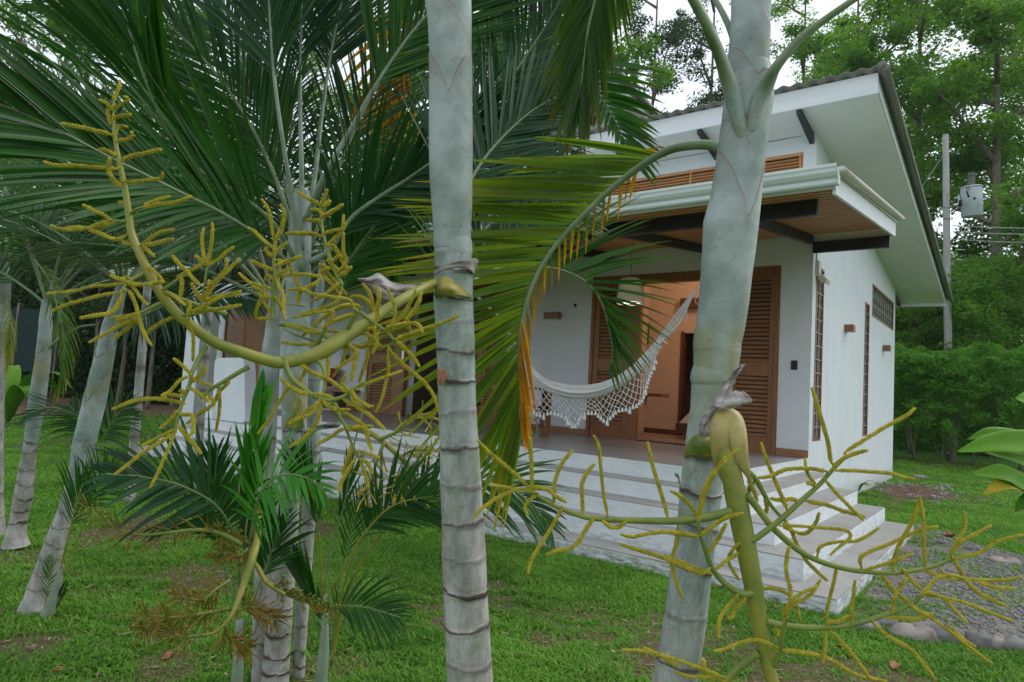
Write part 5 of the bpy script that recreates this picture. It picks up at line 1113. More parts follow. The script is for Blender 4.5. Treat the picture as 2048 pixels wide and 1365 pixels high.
# palm C fronds: tall petioles
fc = [
 (((604, 545, 3.0), (585, 400, 2.95), (565, 280, 2.9), (548, 150, 2.9), (538, 0, 2.9), (530, -160, 2.9)), (-.3, .1, 1), 'frondblue', .8, .034, 'petiole', 20),
 (((602, 500, 3.1), (603, 350, 3.1), (600, 200, 3.15), (602, 60, 3.2), (610, -120, 3.2)), (.2, .1, 1), 'frondblue', .8, .032, 'petiole', 15),
 (((610, 480, 3.2), (630, 350, 3.3), (645, 220, 3.4), (665, 90, 3.5), (700, -70, 3.6)), (.2, .1, 1), 'frondblue', .8, .032, 'petiole', 10),
 (((612, 440, 3.1), (650, 350, 3.0), (700, 262, 3.0), (755, 165, 3.0), (820, 70, 3.0), (880, 5, 3.0), (960, -60, 3.0)), (.2, -.2, 1), 'frond', .85, .034, 'petiole', 12),
 (((618, 525, 3.1), (660, 500, 3.1), (700, 440, 3.05), (750, 400, 3.0), (810, 362, 3.0), (870, 322, 3.0), (960, 280, 3.0), (1040, 262, 3.0)), (0, -.3, 1), 'frondblue', .62, .036, 'petiole', 12),
 (((640, 620, 3.3), (700, 520, 3.2), (760, 440, 3.2), (830, 370, 3.1), (900, 320, 3.1)), (0, -.3, 1), 'frond', .5, .03, 'petgreen', 10),
 (((590, 520, 3.0), (545, 445, 2.9), (470, 385, 2.8), (385, 330, 2.7), (330, 250, 2.6), (280, 130, 2.5), (235, -20, 2.5), (200, -120, 2.5)), (-.2, .3, 1), 'frond', .95, .040, 'petgreen', 18),
 (((575, 525, 2.95), (515, 472, 2.7), (440, 425, 2.5), (370, 390, 2.35), (280, 345, 2.2), (200, 305, 2.1), (120, 262, 2.0), (40, 225, 1.95), (-40, 195, 1.9)), (.05, .35, 1), 'frond', .62, .042, 'petgreen', 10),
 (((590, 470, 3.2), (540, 330, 3.2), (470, 200, 3.2), (380, 90, 3.2), (250, -20, 3.2)), (-.1, .2, 1), 'frond', .9, .036, 'petgreen', 20),
 (((600, 480, 3.3), (560, 330, 3.4), (500, 170, 3.5), (450, 20, 3.6), (400, -120, 3.6)), (-.2, 0, 1), 'frondblue', .85, .036, 'petiole', 20),
 (((620, 500, 3.4), (680, 330, 3.6), (740, 200, 3.8), (800, 120, 3.9), (870, 80, 4.0)), (.1, 0, 1), 'frond', .8, .032, 'petgreen', 15),
 (((640, 640, 3.5), (690, 560, 3.5), (735, 480, 3.5), (800, 430, 3.5), (880, 410, 3.5)), (0, .1, 1), 'frond', .55, .03, 'petgreen', 15)]
for i, (pt_, nn, mt, L_, w_, rm, dr) in enumerate(fc):
    frond(C if i < 9 else C3, pp(*pt_), cv(*nn), n=66, L=L_, w=w_*.42, a0=38, a1=16, droop=dr/100+.08, t0=(.55, .6, .6, .5)[i] if i < 4 else .16, r0=.0145 if i < 5 else .012, r1=.003, mat=mt, rmat=rm, seed=30+i, segs=7, prof=lambda u: (.65+.35*min(1, u*4))*(1-.4*max(0, u-.6)/.4), flat=.8)
# orange dying frond hanging in the gap left of trunk A
frond(C3, pp((850, 40, 3.9), (800, 70, 3.9), (785, 130, 3.9), (780, 190, 3.9), (778, 250, 3.9)), cv(0, 0, 1), n=20, L=.55, w=.026, a0=48, a1=14, droop=1.0, t0=.1, r0=.008, r1=.002, age=1.0, agetip=1.0, mat='frondorange', rmat='petiole', seed=60, label='dying orange frond hanging left of the central trunk')
frond(C3, pp((650, 560, 4.3), (700, 430, 4.4), (720, 330, 4.5), (740, 270, 4.5), (800, 215, 4.5)), cv(0, 0, 1), n=40, L=.75, w=.028, a0=70, a1=30, droop=1.0, t0=.15, mat='frondblue', rmat='petiole', seed=61)
# palm D / E / F crowns
def crown(parent, c, specs, n=62, w=.017, seed=0, mat='frond', rm='petgreen', age=0, t0=.2, r0=.012):
    for i, (az, el, L, ll, dr) in enumerate(specs):
        q = [np.array(c)]; d = (cos(radians(az))*RT+sin(radians(az))*FW*np.array([1, 1, 0])); d[2] = 0; d = d/np.linalg.norm(d)*cos(radians(el))+np.array([0, 0, sin(radians(el))])
        p = q[0].copy()
        for k in range(8):
            dd = d+np.array([0, 0, -1])*dr*((k+1)/8)**1.4; dd = dd/np.linalg.norm(dd); p = p+dd*L/8; q.append(p.copy())
        frond(parent, q, np.array([0, 0, 1.0])*.9+nz(d)*.0-.45*FW, n=n, L=ll, w=w, a0=58, a1=22, droop=.45, t0=t0, r0=r0, r1=.002, mat=mat, rmat=rm, seed=seed+i*3, age=age, agetip=.2, segs=6)
crown(Dp, P(246, 575, 4.0), [(100, 78, 1.9, .5, .3), (60, 62, 1.8, .5, .5), (150, 60, 1.8, .5, .6), (200, 66, 1.7, .5, .5), (20, 40, 1.6, .45, .8), (265, 70, 1.5, .45, .5), (175, 40, 1.5, .5, .8), (130, 50, 1.7, .5, .9), (75, 48, 1.8, .5, .8), (350, 30, 1.3, .45, .9), (225, 35, 1.3, .45, .9)], seed=80)
crown(E_, P(94, 610, 5.3), [(95, 78, 2.1, .55, .4), (30, 60, 2.1, .55, .7), (150, 55, 2.1, .55, .7), (330, 50, 1.9, .5, .9), (200, 70, 2.0, .5, .5), (75, 35, 1.7, .5, .9), (120, 45, 1.9, .55, .8), (10, 42, 1.8, .5, .9), (175, 35, 1.6, .5, .9), (55, 66, 2.2, .55, .6)], seed=110)
crown(F_, P(5, 530, 5.6), [(85, 80, 2.1, .55, .4), (20, 60, 2.0, .55, .6), (160, 60, 2, .5, .6), (330, 30, 1.6, .5, 1.0), (50, 45, 1.9, .5, .8), (5, 50, 2.0, .55, .9)], seed=140)
crown(C2, P(552, 610, 3.5), [(110, 75, 1.7, .5, .3), (180, 55, 1.5, .45, .6), (15, 50, 1.4, .45, .6), (170, 25, 1.5, .5, .5), (150, 62, 1.8, .5, .6), (95, 55, 1.6, .5, .8), (200, 48, 1.7, .5, .8)], seed=170)
# frond of D reaching right with a straight green stalk, its leaflets hanging
frond(Dp, pp((229, 662, 3.95), (270, 640, 3.8), (330, 612, 3.7), (400, 592, 3.6), (470, 590, 3.55), (545, 612, 3.5)), cv(0, .7, .8), n=46, L=.42, w=.02, a0=62, a1=26, droop=.35, t0=.12, r0=.010, r1=.002, mat='frondblue', rmat='petgreen', seed=200, lr=(1, 1), v=.0)
# pale frond hanging between E and D
frond(E_, pp((99, 696, 5.2), (125, 674, 5.0), (160, 655, 4.9), (195, 650, 4.8)), cv(0, .6, .8), n=4, L=.05, w=.01, r0=.013, r1=.009, rmat='petgreen', seed=201)
frond(E_, pp((70, 520, 5.0), (98, 560, 4.9), (116, 620, 4.8), (128, 680, 4.75), (126, 740, 4.7), (112, 785, 4.7)), cv(-.4, .0, 1), n=44, L=.42, w=.016, a0=56, a1=12, droop=.95, t0=.1, r0=.007, r1=.0015, mat='frondyel', rmat='petgreen', seed=202, age=.05, agetip=.35, lr=(.5, 1.0), sides=(1, -1), segs=9, label='pale drooping frond curtain between the two left trunks')
frond(F_, pp((12, 600, 5.4), (20, 640, 5.3), (22, 700, 5.3), (14, 740, 5.3)), cv(-.4, .0, 1), n=22, L=.25, w=.014, a0=56, a1=12, droop=1.2, t0=.0, r0=.005, r1=.0015, mat='frondyel', seed=203, age=.4, agetip=.8)
# ---- suckers and young fronds low down
def sucker(px, py, d, specs, label, stem=None, seed=0, mat='frond'):
    c = P(px, py, d); t = thing('young_palm', label, 'palm shoot', (c[0], c[1], GZ), 'palm suckers')
    if stem: ptube(t, stem, 'stem', 'petiole', n=16)
    for i, (pts, nn, L_, n_, kw) in enumerate(specs):
        frond(t, pp(*pts), cv(*nn), n=n_, L=L_, seed=seed+i, mat=kw.pop('mat', mat), **kw)
    return t
sucker(645, 1335, 3.0, [
 (((648, 1200, 3.0), (660, 1110, 3.0), (690, 1000, 3.0), (706, 900, 3.0), (728, 810, 3.0), (732, 740, 3.0)), (.3, 0, 1), .22, 9, dict(w=.012, a0=16, a1=6, t0=.35, t1=.6, r0=.006, droop=0, agetip=.2)),
 (((645, 1200, 3.0), (640, 1100, 3.0), (632, 1020, 3.0), (615, 965, 3.0), (600, 905, 3.0)), (-.2, 0, 1), .28, 14, dict(w=.018, a0=24, a1=12, t0=.5, r0=.006, droop=0, rmat='stalk')),
 (((652, 1210, 3.0), (690, 1130, 3.0), (735, 1060, 3.0), (790, 1010, 3.0), (880, 990, 2.95)), (0, .4, 1), .34, 26, dict(w=.02, a0=50, a1=20, t0=.5, r0=.008, droop=.35, rmat='stalk')),
 (((650, 1250, 2.95), (680, 1215, 2.95), (730, 1215, 2.9), (800, 1235, 2.85)), (0, .6, 1), .25, 22, dict(w=.012, a0=55, a1=20, t0=.2, r0=.004, droop=.4)),
 (((646, 1240, 3.0), (620, 1180, 3.0), (598, 1130, 3.0)), (-.3, .1, 1), .30, 10, dict(w=.032, a0=14, a1=8, t0=.0, r0=.005, droop=0)),
], 'young palm shoot with a white stem and upright folded leaves right of the ringed clump', stem=[(640, 1420, 3.0, 24), (642, 1365, 3.0, 25), (648, 1300, 3.0, 20), (650, 1240, 3.0, 13), (650, 1190, 3.0, 8)], seed=300)
sucker(470, 1365, 2.9, [
 (((478, 1280, 2.9), (482, 1180, 2.9), (500, 1090, 2.85), (512, 1010, 2.8)), (0, 0, 1), .3, 8, dict(w=.02, a0=20, a1=12, t0=.6, r0=.009, droop=0, rmat='stalk')),
 (((474, 1280, 2.9), (465, 1190, 2.9), (440, 1090, 2.85), (430, 990, 2.8), (435, 900, 2.75)), (0, 0, 1), .30, 30, dict(w=.013, a0=34, a1=14, t0=.5, r0=.006, droop=.3)),
 (((485, 1270, 2.9), (515, 1180, 2.9), (545, 1100, 2.9), (560, 1040, 2.9)), (0, 0, 1), .26, 18, dict(w=.014, a0=40, a1=14, t0=.5, r0=.006, droop=.3)),
 (((480, 1200, 2.8), (475, 1100, 2.7), (440, 1020, 2.6), (370, 975, 2.5), (290, 955, 2.4), (210, 948, 2.35)), (0, .7, .8), .34, 26, dict(w=.023, a0=66, a1=22, t0=.35, r0=.008, droop=.34, mat='frondblue', label='dark arching frond over the lawn at the left')),
 (((485, 1200, 2.7), (500, 1080, 2.6), (520, 990, 2.5), (560, 952, 2.45), (610, 955, 2.4), (650, 985, 2.4)), (0, .8, .8), .27, 20, dict(w=.020, a0=78, a1=25, t0=.45, r0=.008, droop=.55, lr=(1, 1), mat='frondbright', label='bright green frond with drooping leaflets')),
 (((492, 1180, 2.7), (490, 1080, 2.62), (500, 1000, 2.58), (505, 950, 2.56)), (-.2, 0, 1), .30, 17, dict(w=.024, a0=18, a1=6, t0=.80, r0=.006, droop=-.05, mat='frondbright', label='bright upright fan of broad leaflets')),
 (((480, 1150, 2.7), (475, 1050, 2.65), (480, 960, 2.6), (505, 880, 2.6), (528, 800, 2.6)), (-.4, 0, 1), .24, 3, dict(w=.055, a0=8, a1=4, t0=.7, r0=.005, droop=0, mat='frondbright', label='single broad bright leaf blade')),
], 'leafy palm shoot left of the ringed clump, bright green arching fronds', stem=[(470, 1440, 2.9, 22), (474, 1365, 2.9, 23), (478, 1310, 2.9, 20), (480, 1240, 2.9, 15)], seed=320)
sucker(105, 1215, 3.9, [
 (((118, 1150, 3.9), (135, 1080, 3.85), (155, 1000, 3.8), (175, 950, 3.8)), (0, 0, 1), .3, 14, dict(w=.014, a0=35, a1=12, t0=.5, r0=.006, droop=.3, rmat='stalk')),
 (((125, 1150, 3.9), (155, 1080, 3.9), (190, 1000, 3.8), (215, 960, 3.7), (250, 940, 3.6)), (0, 0, 1), .35, 18, dict(w=.016, a0=40, a1=14, t0=.5, r0=.005, droop=.3, rmat='stalk')),
 (((85, 1235, 3.9), (95, 1180, 3.9), (102, 1110, 3.9)), (0, 0, 1), .1, 12, dict(w=.008, a0=45, a1=14, t0=.3, r0=.004, droop=.1, mat='frondyel')),
 (((98, 1240, 3.9), (118, 1200, 3.9), (133, 1165, 3.9)), (0, 0, 1), .1, 6, dict(w=.02, a0=12, a1=8, t0=.2, r0=.005, droop=0)),
], 'thin reddish stalked palm shoot at the foot of the strongly leaning trunk', stem=[(92, 1238, 3.9, 26), (108, 1195, 3.9, 20), (120, 1150, 3.9, 12), (124, 1130, 3.9, 8)], seed=340)
sucker(190, 870, 5.5, [
 (((190, 905, 5.5), (180, 860, 5.4), (150, 830, 5.2), (100, 815, 5.0), (50, 830, 4.9)), (0, .7, .8), .42, 34, dict(w=.014, a0=62, a1=22, t0=.15, r0=.006, droop=.45, mat='frondblue')),
 (((195, 905, 5.5), (215, 860, 5.5), (240, 825, 5.5), (265, 815, 5.5)), (0, .5, .8), .4, 28, dict(w=.016, a0=62, a1=22, t0=.2, r0=.006, droop=.5)),
 (((192, 905, 5.5), (170, 850, 5.6), (140, 812, 5.7)), (0, .5, .8), .35, 24, dict(w=.015, a0=60, a1=22, t0=.2, r0=.005, droop=.4)),
], 'pale green young palm standing behind the leaning trunk', stem=[(190, 960, 5.5, 10), (192, 920, 5.5, 9), (192, 895, 5.5, 7)], seed=360)
# frond behind trunk A to the right, low over the steps
sucker(668, 1300, 3.1, [
 (((662, 1330, 3.1), (690, 1200, 3.1), (735, 1105, 3.1), (800, 1030, 3.1), (865, 985, 3.1), (930, 962, 3.1), (1000, 968, 3.1), (1060, 1005, 3.1), (1100, 1055, 3.1)), (0, .7, .8), .42, 34, dict(w=.019, a0=58, a1=18, t0=.52, r0=.009, droop=.40, mat='frond', rmat='stalk', label='arching frond crossing in front of the white steps')),
 (((664, 1330, 3.1), (680, 1200, 3.1), (720, 1090, 3.1), (770, 1010, 3.1), (830, 950, 3.05)), (0, .5, .8), .26, 15, dict(w=.010, a0=44, a1=18, t0=.6, r0=.006, droop=.3, rmat='stalk')),
 (((664, 1330, 3.1), (672, 1200, 3.1), (700, 1080, 3.1), (722, 980, 3.1)), (0, .3, .8), .22, 12, dict(w=.009, a0=34, a1=14, t0=.6, r0=.005, droop=.1)),
], 'young palm shoot whose long frond passes behind the central trunk and over the steps', seed=380)

for i, (px, pyc, d, lab) in enumerate(((300, 520, 7.5, 'palm further back, seen between the leaning trunk and the left clump'), (428, 500, 8.5, 'palm further back, close to the white garden wall and the left clump'))):
    c = P(px, pyc, d); t = thing('palm_tree', lab, 'palm tree', (c[0], c[1], GZ), 'palms in the garden')
    g = MB(); q = spline([(c[0]+.1, c[1], GZ-.02), (c[0]+.05, c[1], .4), tuple(c)], 30); g.tube(q, np.linspace(.055, .04, 30), 14, scar=np.where(np.arange(30) % 4 == 0, .8, 0.0), low=np.linspace(.9, .1, 30), strip=0.0); g.build('trunk', M['trunk'], t)
    crown(t, c, [(a, e_, 1.8, .5, w_) for a, e_, w_ in ((90, 76, .4), (30, 58, .7), (150, 58, .7), (210, 60, .6), (330, 52, .8), (270, 60, .6), (60, 40, .9), (0, 38, .9), (180, 36, .9))], n=46, seed=400+40*i, mat='frond')
# ---------------------------------------------------------------- flower sprays (inflorescences)
# pixel coordinates are read off enlarged crops: name -> (x0, y0, scale)
CR = {'R': (1348, 905, 2.926), 'b': (650, 905, 2.926), 'c': (940, 860, 4.015), 'w': (1560, 680, 4.55), 'z': (1240, 1150, 2.5347), '3': (80, 140, 4.015), '4': (80, 460, 4.55), '8': (80, 740, 5.12), '6': (560, 560, 4.55), 'q': (460, 760, 4.55), '5': (380, 380, 5.25), 'n': (150, 980, 3.546)}
def crop(k, xy):
    o = CR[k]; v = np.array(xy, float).reshape(-1, 2); return np.stack([o[0]+v[:, 0]/o[2], o[1]+v[:, 1]/o[2]], 1)
def parse(s):
    k, rest = s[0], s[1:]; return crop(k, [float(a) for a in rest.replace('/', ' ').replace(',', ' ').split()])
frr = np.random.RandomState(5)
def rachilla(g, p, d0, d1, wpx, knob=.30, step=.0026, k=8, bare=.10):
    """knobbly flower string through pixel polyline p, depth d0->d1; wpx = width in pixels"""
    n = len(p); dd = np.linspace(0, 1, n)**1.2*(d1-d0)+d0
    W3 = np.array([P(p[i][0], p[i][1], dd[i]) for i in range(n)])
    L = np.linalg.norm(np.diff(W3, axis=0), axis=1).sum(); m = int(np.clip(L/step, 8, 140))
    q = spline(W3, m); r = wpx/F*(d0+d1)/2/2
    s = np.linspace(0, 1, m); rad = r*np.where(s < bare, .62, 1)*(1-.35*np.clip((s-.75)/.25, 0, 1)**1.5); rad[-1] *= .3
    g.tube(q, rad, k, bumpy=knob, sm=False, mi=0)
    # small pointed buds standing off the string
    T = nz(np.gradient(q, axis=0)); 
    for i in range(2, m-1, 2):
        if s[i] < bare: continue
        for e_ in range(2):
            a = frr.rand()*6.28; A_ = np.cross(T[i], [0.3, .4, .85]); A_ = A_/np.linalg.norm(A_); B_ = np.cross(T[i], A_)
            o = cos(a)*A_+sin(a)*B_; c = q[i]+o*rad[i]*.8; t_ = c+o*rad[i]*.75+T[i]*rad[i]*.5; sd_ = np.cross(T[i], o)*rad[i]*.42
            g.add([c-sd_-T[i]*rad[i]*.4, c+sd_-T[i]*rad[i]*.4, c+T[i]*rad[i]*.5, t_], [(0, 1, 3), (1, 2, 3), (2, 0, 3)], 0, False)
def spray(parent, stalk, branches, strings, dfun, mat='flower', wpx=12, wb=18, label=None, knob=.3, stalkk=16, sw=.8):
    st = ptube(parent, [(a[0], a[1], a[2], a[3]*sw) for a in stalk], 'flower_stalk', 'stalk', n=90, k=stalkk)
    if label: st['label'] = label
    SP = np.array([(a[0], a[1], a[2]) for a in stalk]); BR = []
    for bdef in branches:
        p = parse(bdef[0]); d0 = dfun(*p[0]); dz = bdef[3] if len(bdef) > 3 else frr.uniform(-.10, .06)
        n = len(p); pts = [(p[i][0], p[i][1], d0+dz*(i/(n-1)), (bdef[1]+(bdef[2]-bdef[1])*(i/(n-1)))*.8) for i in range(n)]
        o = ptube(st, pts, 'flower_branch', 'branch', n=50, k=10); BR.append(np.array([(a[0], a[1], a[2]) for a in spline([(a[0], a[1], a[2]) for a in pts], 40)]))
    gs = {}
    for s in strings:
        p = parse(s)
        # root on the nearest branch (or the stalk)
        best = (1e9, None, None, None)
        for bi, bp in enumerate(BR+[spline(SP, 80)]):
            dd = np.hypot(bp[:, 0]-p[0][0], bp[:, 1]-p[0][1]); k = dd.argmin()
            if dd[k] < best[0]: best = (dd[k], bi, bp[k][2], bp[k][:2])
        d0 = best[2]
        if 4 < best[0] < 55: p = np.vstack([best[3], p])
        bi = best[1]; g = gs.setdefault(bi, MB())
        L = np.hypot(*np.diff(p, axis=0).T).sum()
        rachilla(g, p, d0-.003, d0+frr.uniform(-.05, .035)*min(1, L/120), wpx*frr.uniform(.85, 1.12), knob=knob)
    for bi, g in gs.items(): g.build('flower_strings', M[mat], st)
    return st
# ---- right spray on palm B
RS = ['b1210,200 1205,0 1198,-90', 'c675,560 680,420 740,270 830,155', 'c905,650 898,500 900,430 950,330 1005,272', 'c1100,660 1070,500 1050,300 1030,120 990,42', 'c1590,715 1550,560 1500,400 1455,240 1425,92', 'c500,490 400,478 300,465 160,440', 'c540,510 430,480 330,495 200,560 100,630 15,715', 'c500,460 620,480 700,540 780,585', 'c540,520 470,570 440,630 470,690', 'c745,620 690,720 620,840 530,980 480,1080 465,1165', 'c1000,705 930,800 870,900 800,955 700,970 610,1005', 'c1330,740 1260,730 1200,780 1130,780 1060,730', 'c480,470 400,390 250,260 130,160 60,85', 'c1840,860 1700,830 1550,820 1400,840 1300,860 1205,835', 'c1680,740 1660,900 1630,1000 1620,1080 1660,1230 1710,1365', 'c1847,1150 1700,1090 1500,1010 1300,950 1200,915', 'c1840,700 1760,600 1690,530 1605,490', 'R235,715 130,680 60,645 0,630 -60,600', 'R240,690 300,640 380,590', 'R145,490 70,485 0,480', 'R165,480 260,410 330,375 410,355', 'R150,380 100,320 50,270 0,235', 'R200,590 250,520 310,410', 'R370,840 300,920 265,990 260,1090', 'R410,860 360,910 340,960 310,968', 'R345,570 320,640 380,750', 'R140,390 150,330 170,230 220,130 290,60 350,0 385,-25', 'R148,400 165,300 200,200 240,120 300,20', 'w465,1110 440,950 400,800 350,640 290,430', 'w500,1190 650,1190 800,1200 1000,1215 1120,1250 1240,1275', 'w480,1160 580,1080 700,1030 805,1005', 'w600,1020 800,890 1000,770 1150,690 1235,615', 'R880,110 780,95 660,100 560,140 490,150', 'R875,150 950,240 1020,310 1080,370 1110,400', 'R780,285 900,310 980,340 1060,360 1120,380', 'R810,220 825,190 780,120 765,30', 'R830,200 790,180 775,190', 'R660,330 610,210 560,90 525,0 508,-60', 'R700,275 620,280 560,270', 'R1640,620 1780,590 1900,520 2048,480', 'R1610,630 1640,560 1720,500 1800,460 1860,425', 'R1620,610 1650,540 1700,440 1695,340', 'R1470,660 1460,500 1460,400 1435,250', 'R1280,670 1310,560 1370,450 1410,370 1430,270', 'R1100,690 1090,620 1150,580 1250,540 1340,500 1450,450 1550,435', 'R1110,690 1200,665 1300,630 1400,592', 'R840,600 860,550 950,525 1060,520 1130,490 1205,440', 'R620,430 700,430 830,440 960,450 1020,465 1030,500 960,560 910,605', 'R640,430 720,470 780,470 830,410 850,350', 'R680,440 720,540 780,640 850,710 900,755', 'R670,570 655,680 680,800 690,900', 'R950,680 930,780 900,900 888,990', 'R1200,700 1270,790 1340,850 1420,920 1520,960', 'R1550,680 1620,740 1700,740 1850,750 1960,745 2040,725', 'R1700,740 1780,820 1860,860 1950,905', 'R1780,760 1880,790 2000,800', 'R1480,800 1540,740 1620,720 1700,740', 'R1470,690 1530,715 1580,740', 'R1440,840 1480,820 1560,845 1700,880 1850,940 1990,990', 'R1570,850 1640,920 1720,1000', 'R1220,965 1350,970 1430,975 1520,945', 'R1400,910 1520,980 1640,1070 1740,1150 1870,1245', 'R1600,1010 1700,1100 1770,1140', 'R1170,1005 1260,1080 1380,1150 1460,1240 1535,1340', 'R905,1035 980,1110 1060,1200 1150,1330', 'R885,1030 885,1100 870,1240', 'R1040,1000 1045,900 1060,745', 'R905,995 960,990 1030,955', 'R1280,935 1290,850 1330,780 1370,730', 'R1340,690 1400,760 1450,810', 'R660,930 700,890 800,830 860,740', 'R600,1160 700,1165 850,1190 960,1240 1060,1300 1250,1345', 'R600,1140 500,1100 400,1110 300,1150 230,1165', 'R640,1000 660,900 740,830 850,780', 'R520,800 600,800 700,860 740,1000', 'z550,530 400,470 250,420 130,390 10,380', 'z570,540 450,520 350,515 278,492', 'z430,480 425,440 412,420', 'z300,470 200,410 120,370', 'R440,170 470,230 490,290', 'R450,190 440,250 480,300', 'R530,270 545,320 530,370', 'R590,1020 610,1050 600,1080']
RB = [('R335,345 220,375 100,392 0,402 -100,402 -282,397 -482,385 -602,352 -742,290 -852,215', 24, 9, -.06), ('R465,825 400,830 340,800 270,740 220,670 180,560 150,470 140,390', 20, 8, -.04), ('R395,520 450,520 540,460 640,380 760,270 850,190 930,100 1010,20', 18, 9, -.02), ('R345,55 420,100 480,160 520,230 560,300 620,370 660,410', 18, 7, .03), ('R430,250 500,340 560,420 640,500 740,580 860,640 1000,680 1140,700 1300,705 1420,690 1540,660 1640,620', 19, 9, -.03), ('R540,990 620,1010 750,1025 900,1025 1050,1005 1180,970 1300,930 1400,880 1450,835', 18, 9, -.05), ('R590,1250 620,1160 630,1080 660,960', 16, 10, -.05), ('R495,1175 430,1220 360,1280 310,1330 200,1400', 22, 16, .02)]
stalkB = [(1443, 845, 1.47, 36), (1450, 890, 1.46, 44), (1461, 940, 1.45, 50), (1473, 1000, 1.44, 53), (1485, 1060, 1.43, 52), (1497, 1120, 1.42, 49), (1508, 1180, 1.41, 45), (1518, 1240, 1.40, 40), (1530, 1310, 1.39, 34), (1548, 1375, 1.38, 32), (1570, 1460, 1.37, 28), (1600, 1560, 1.36, 18)]
spray(B, stalkB, RB, RS, lambda x, y: float(np.interp(y, [845, 1460], [1.45, 1.36])), wpx=7.2, label='thick yellow green flower stalk hanging from the bract on the right trunk')
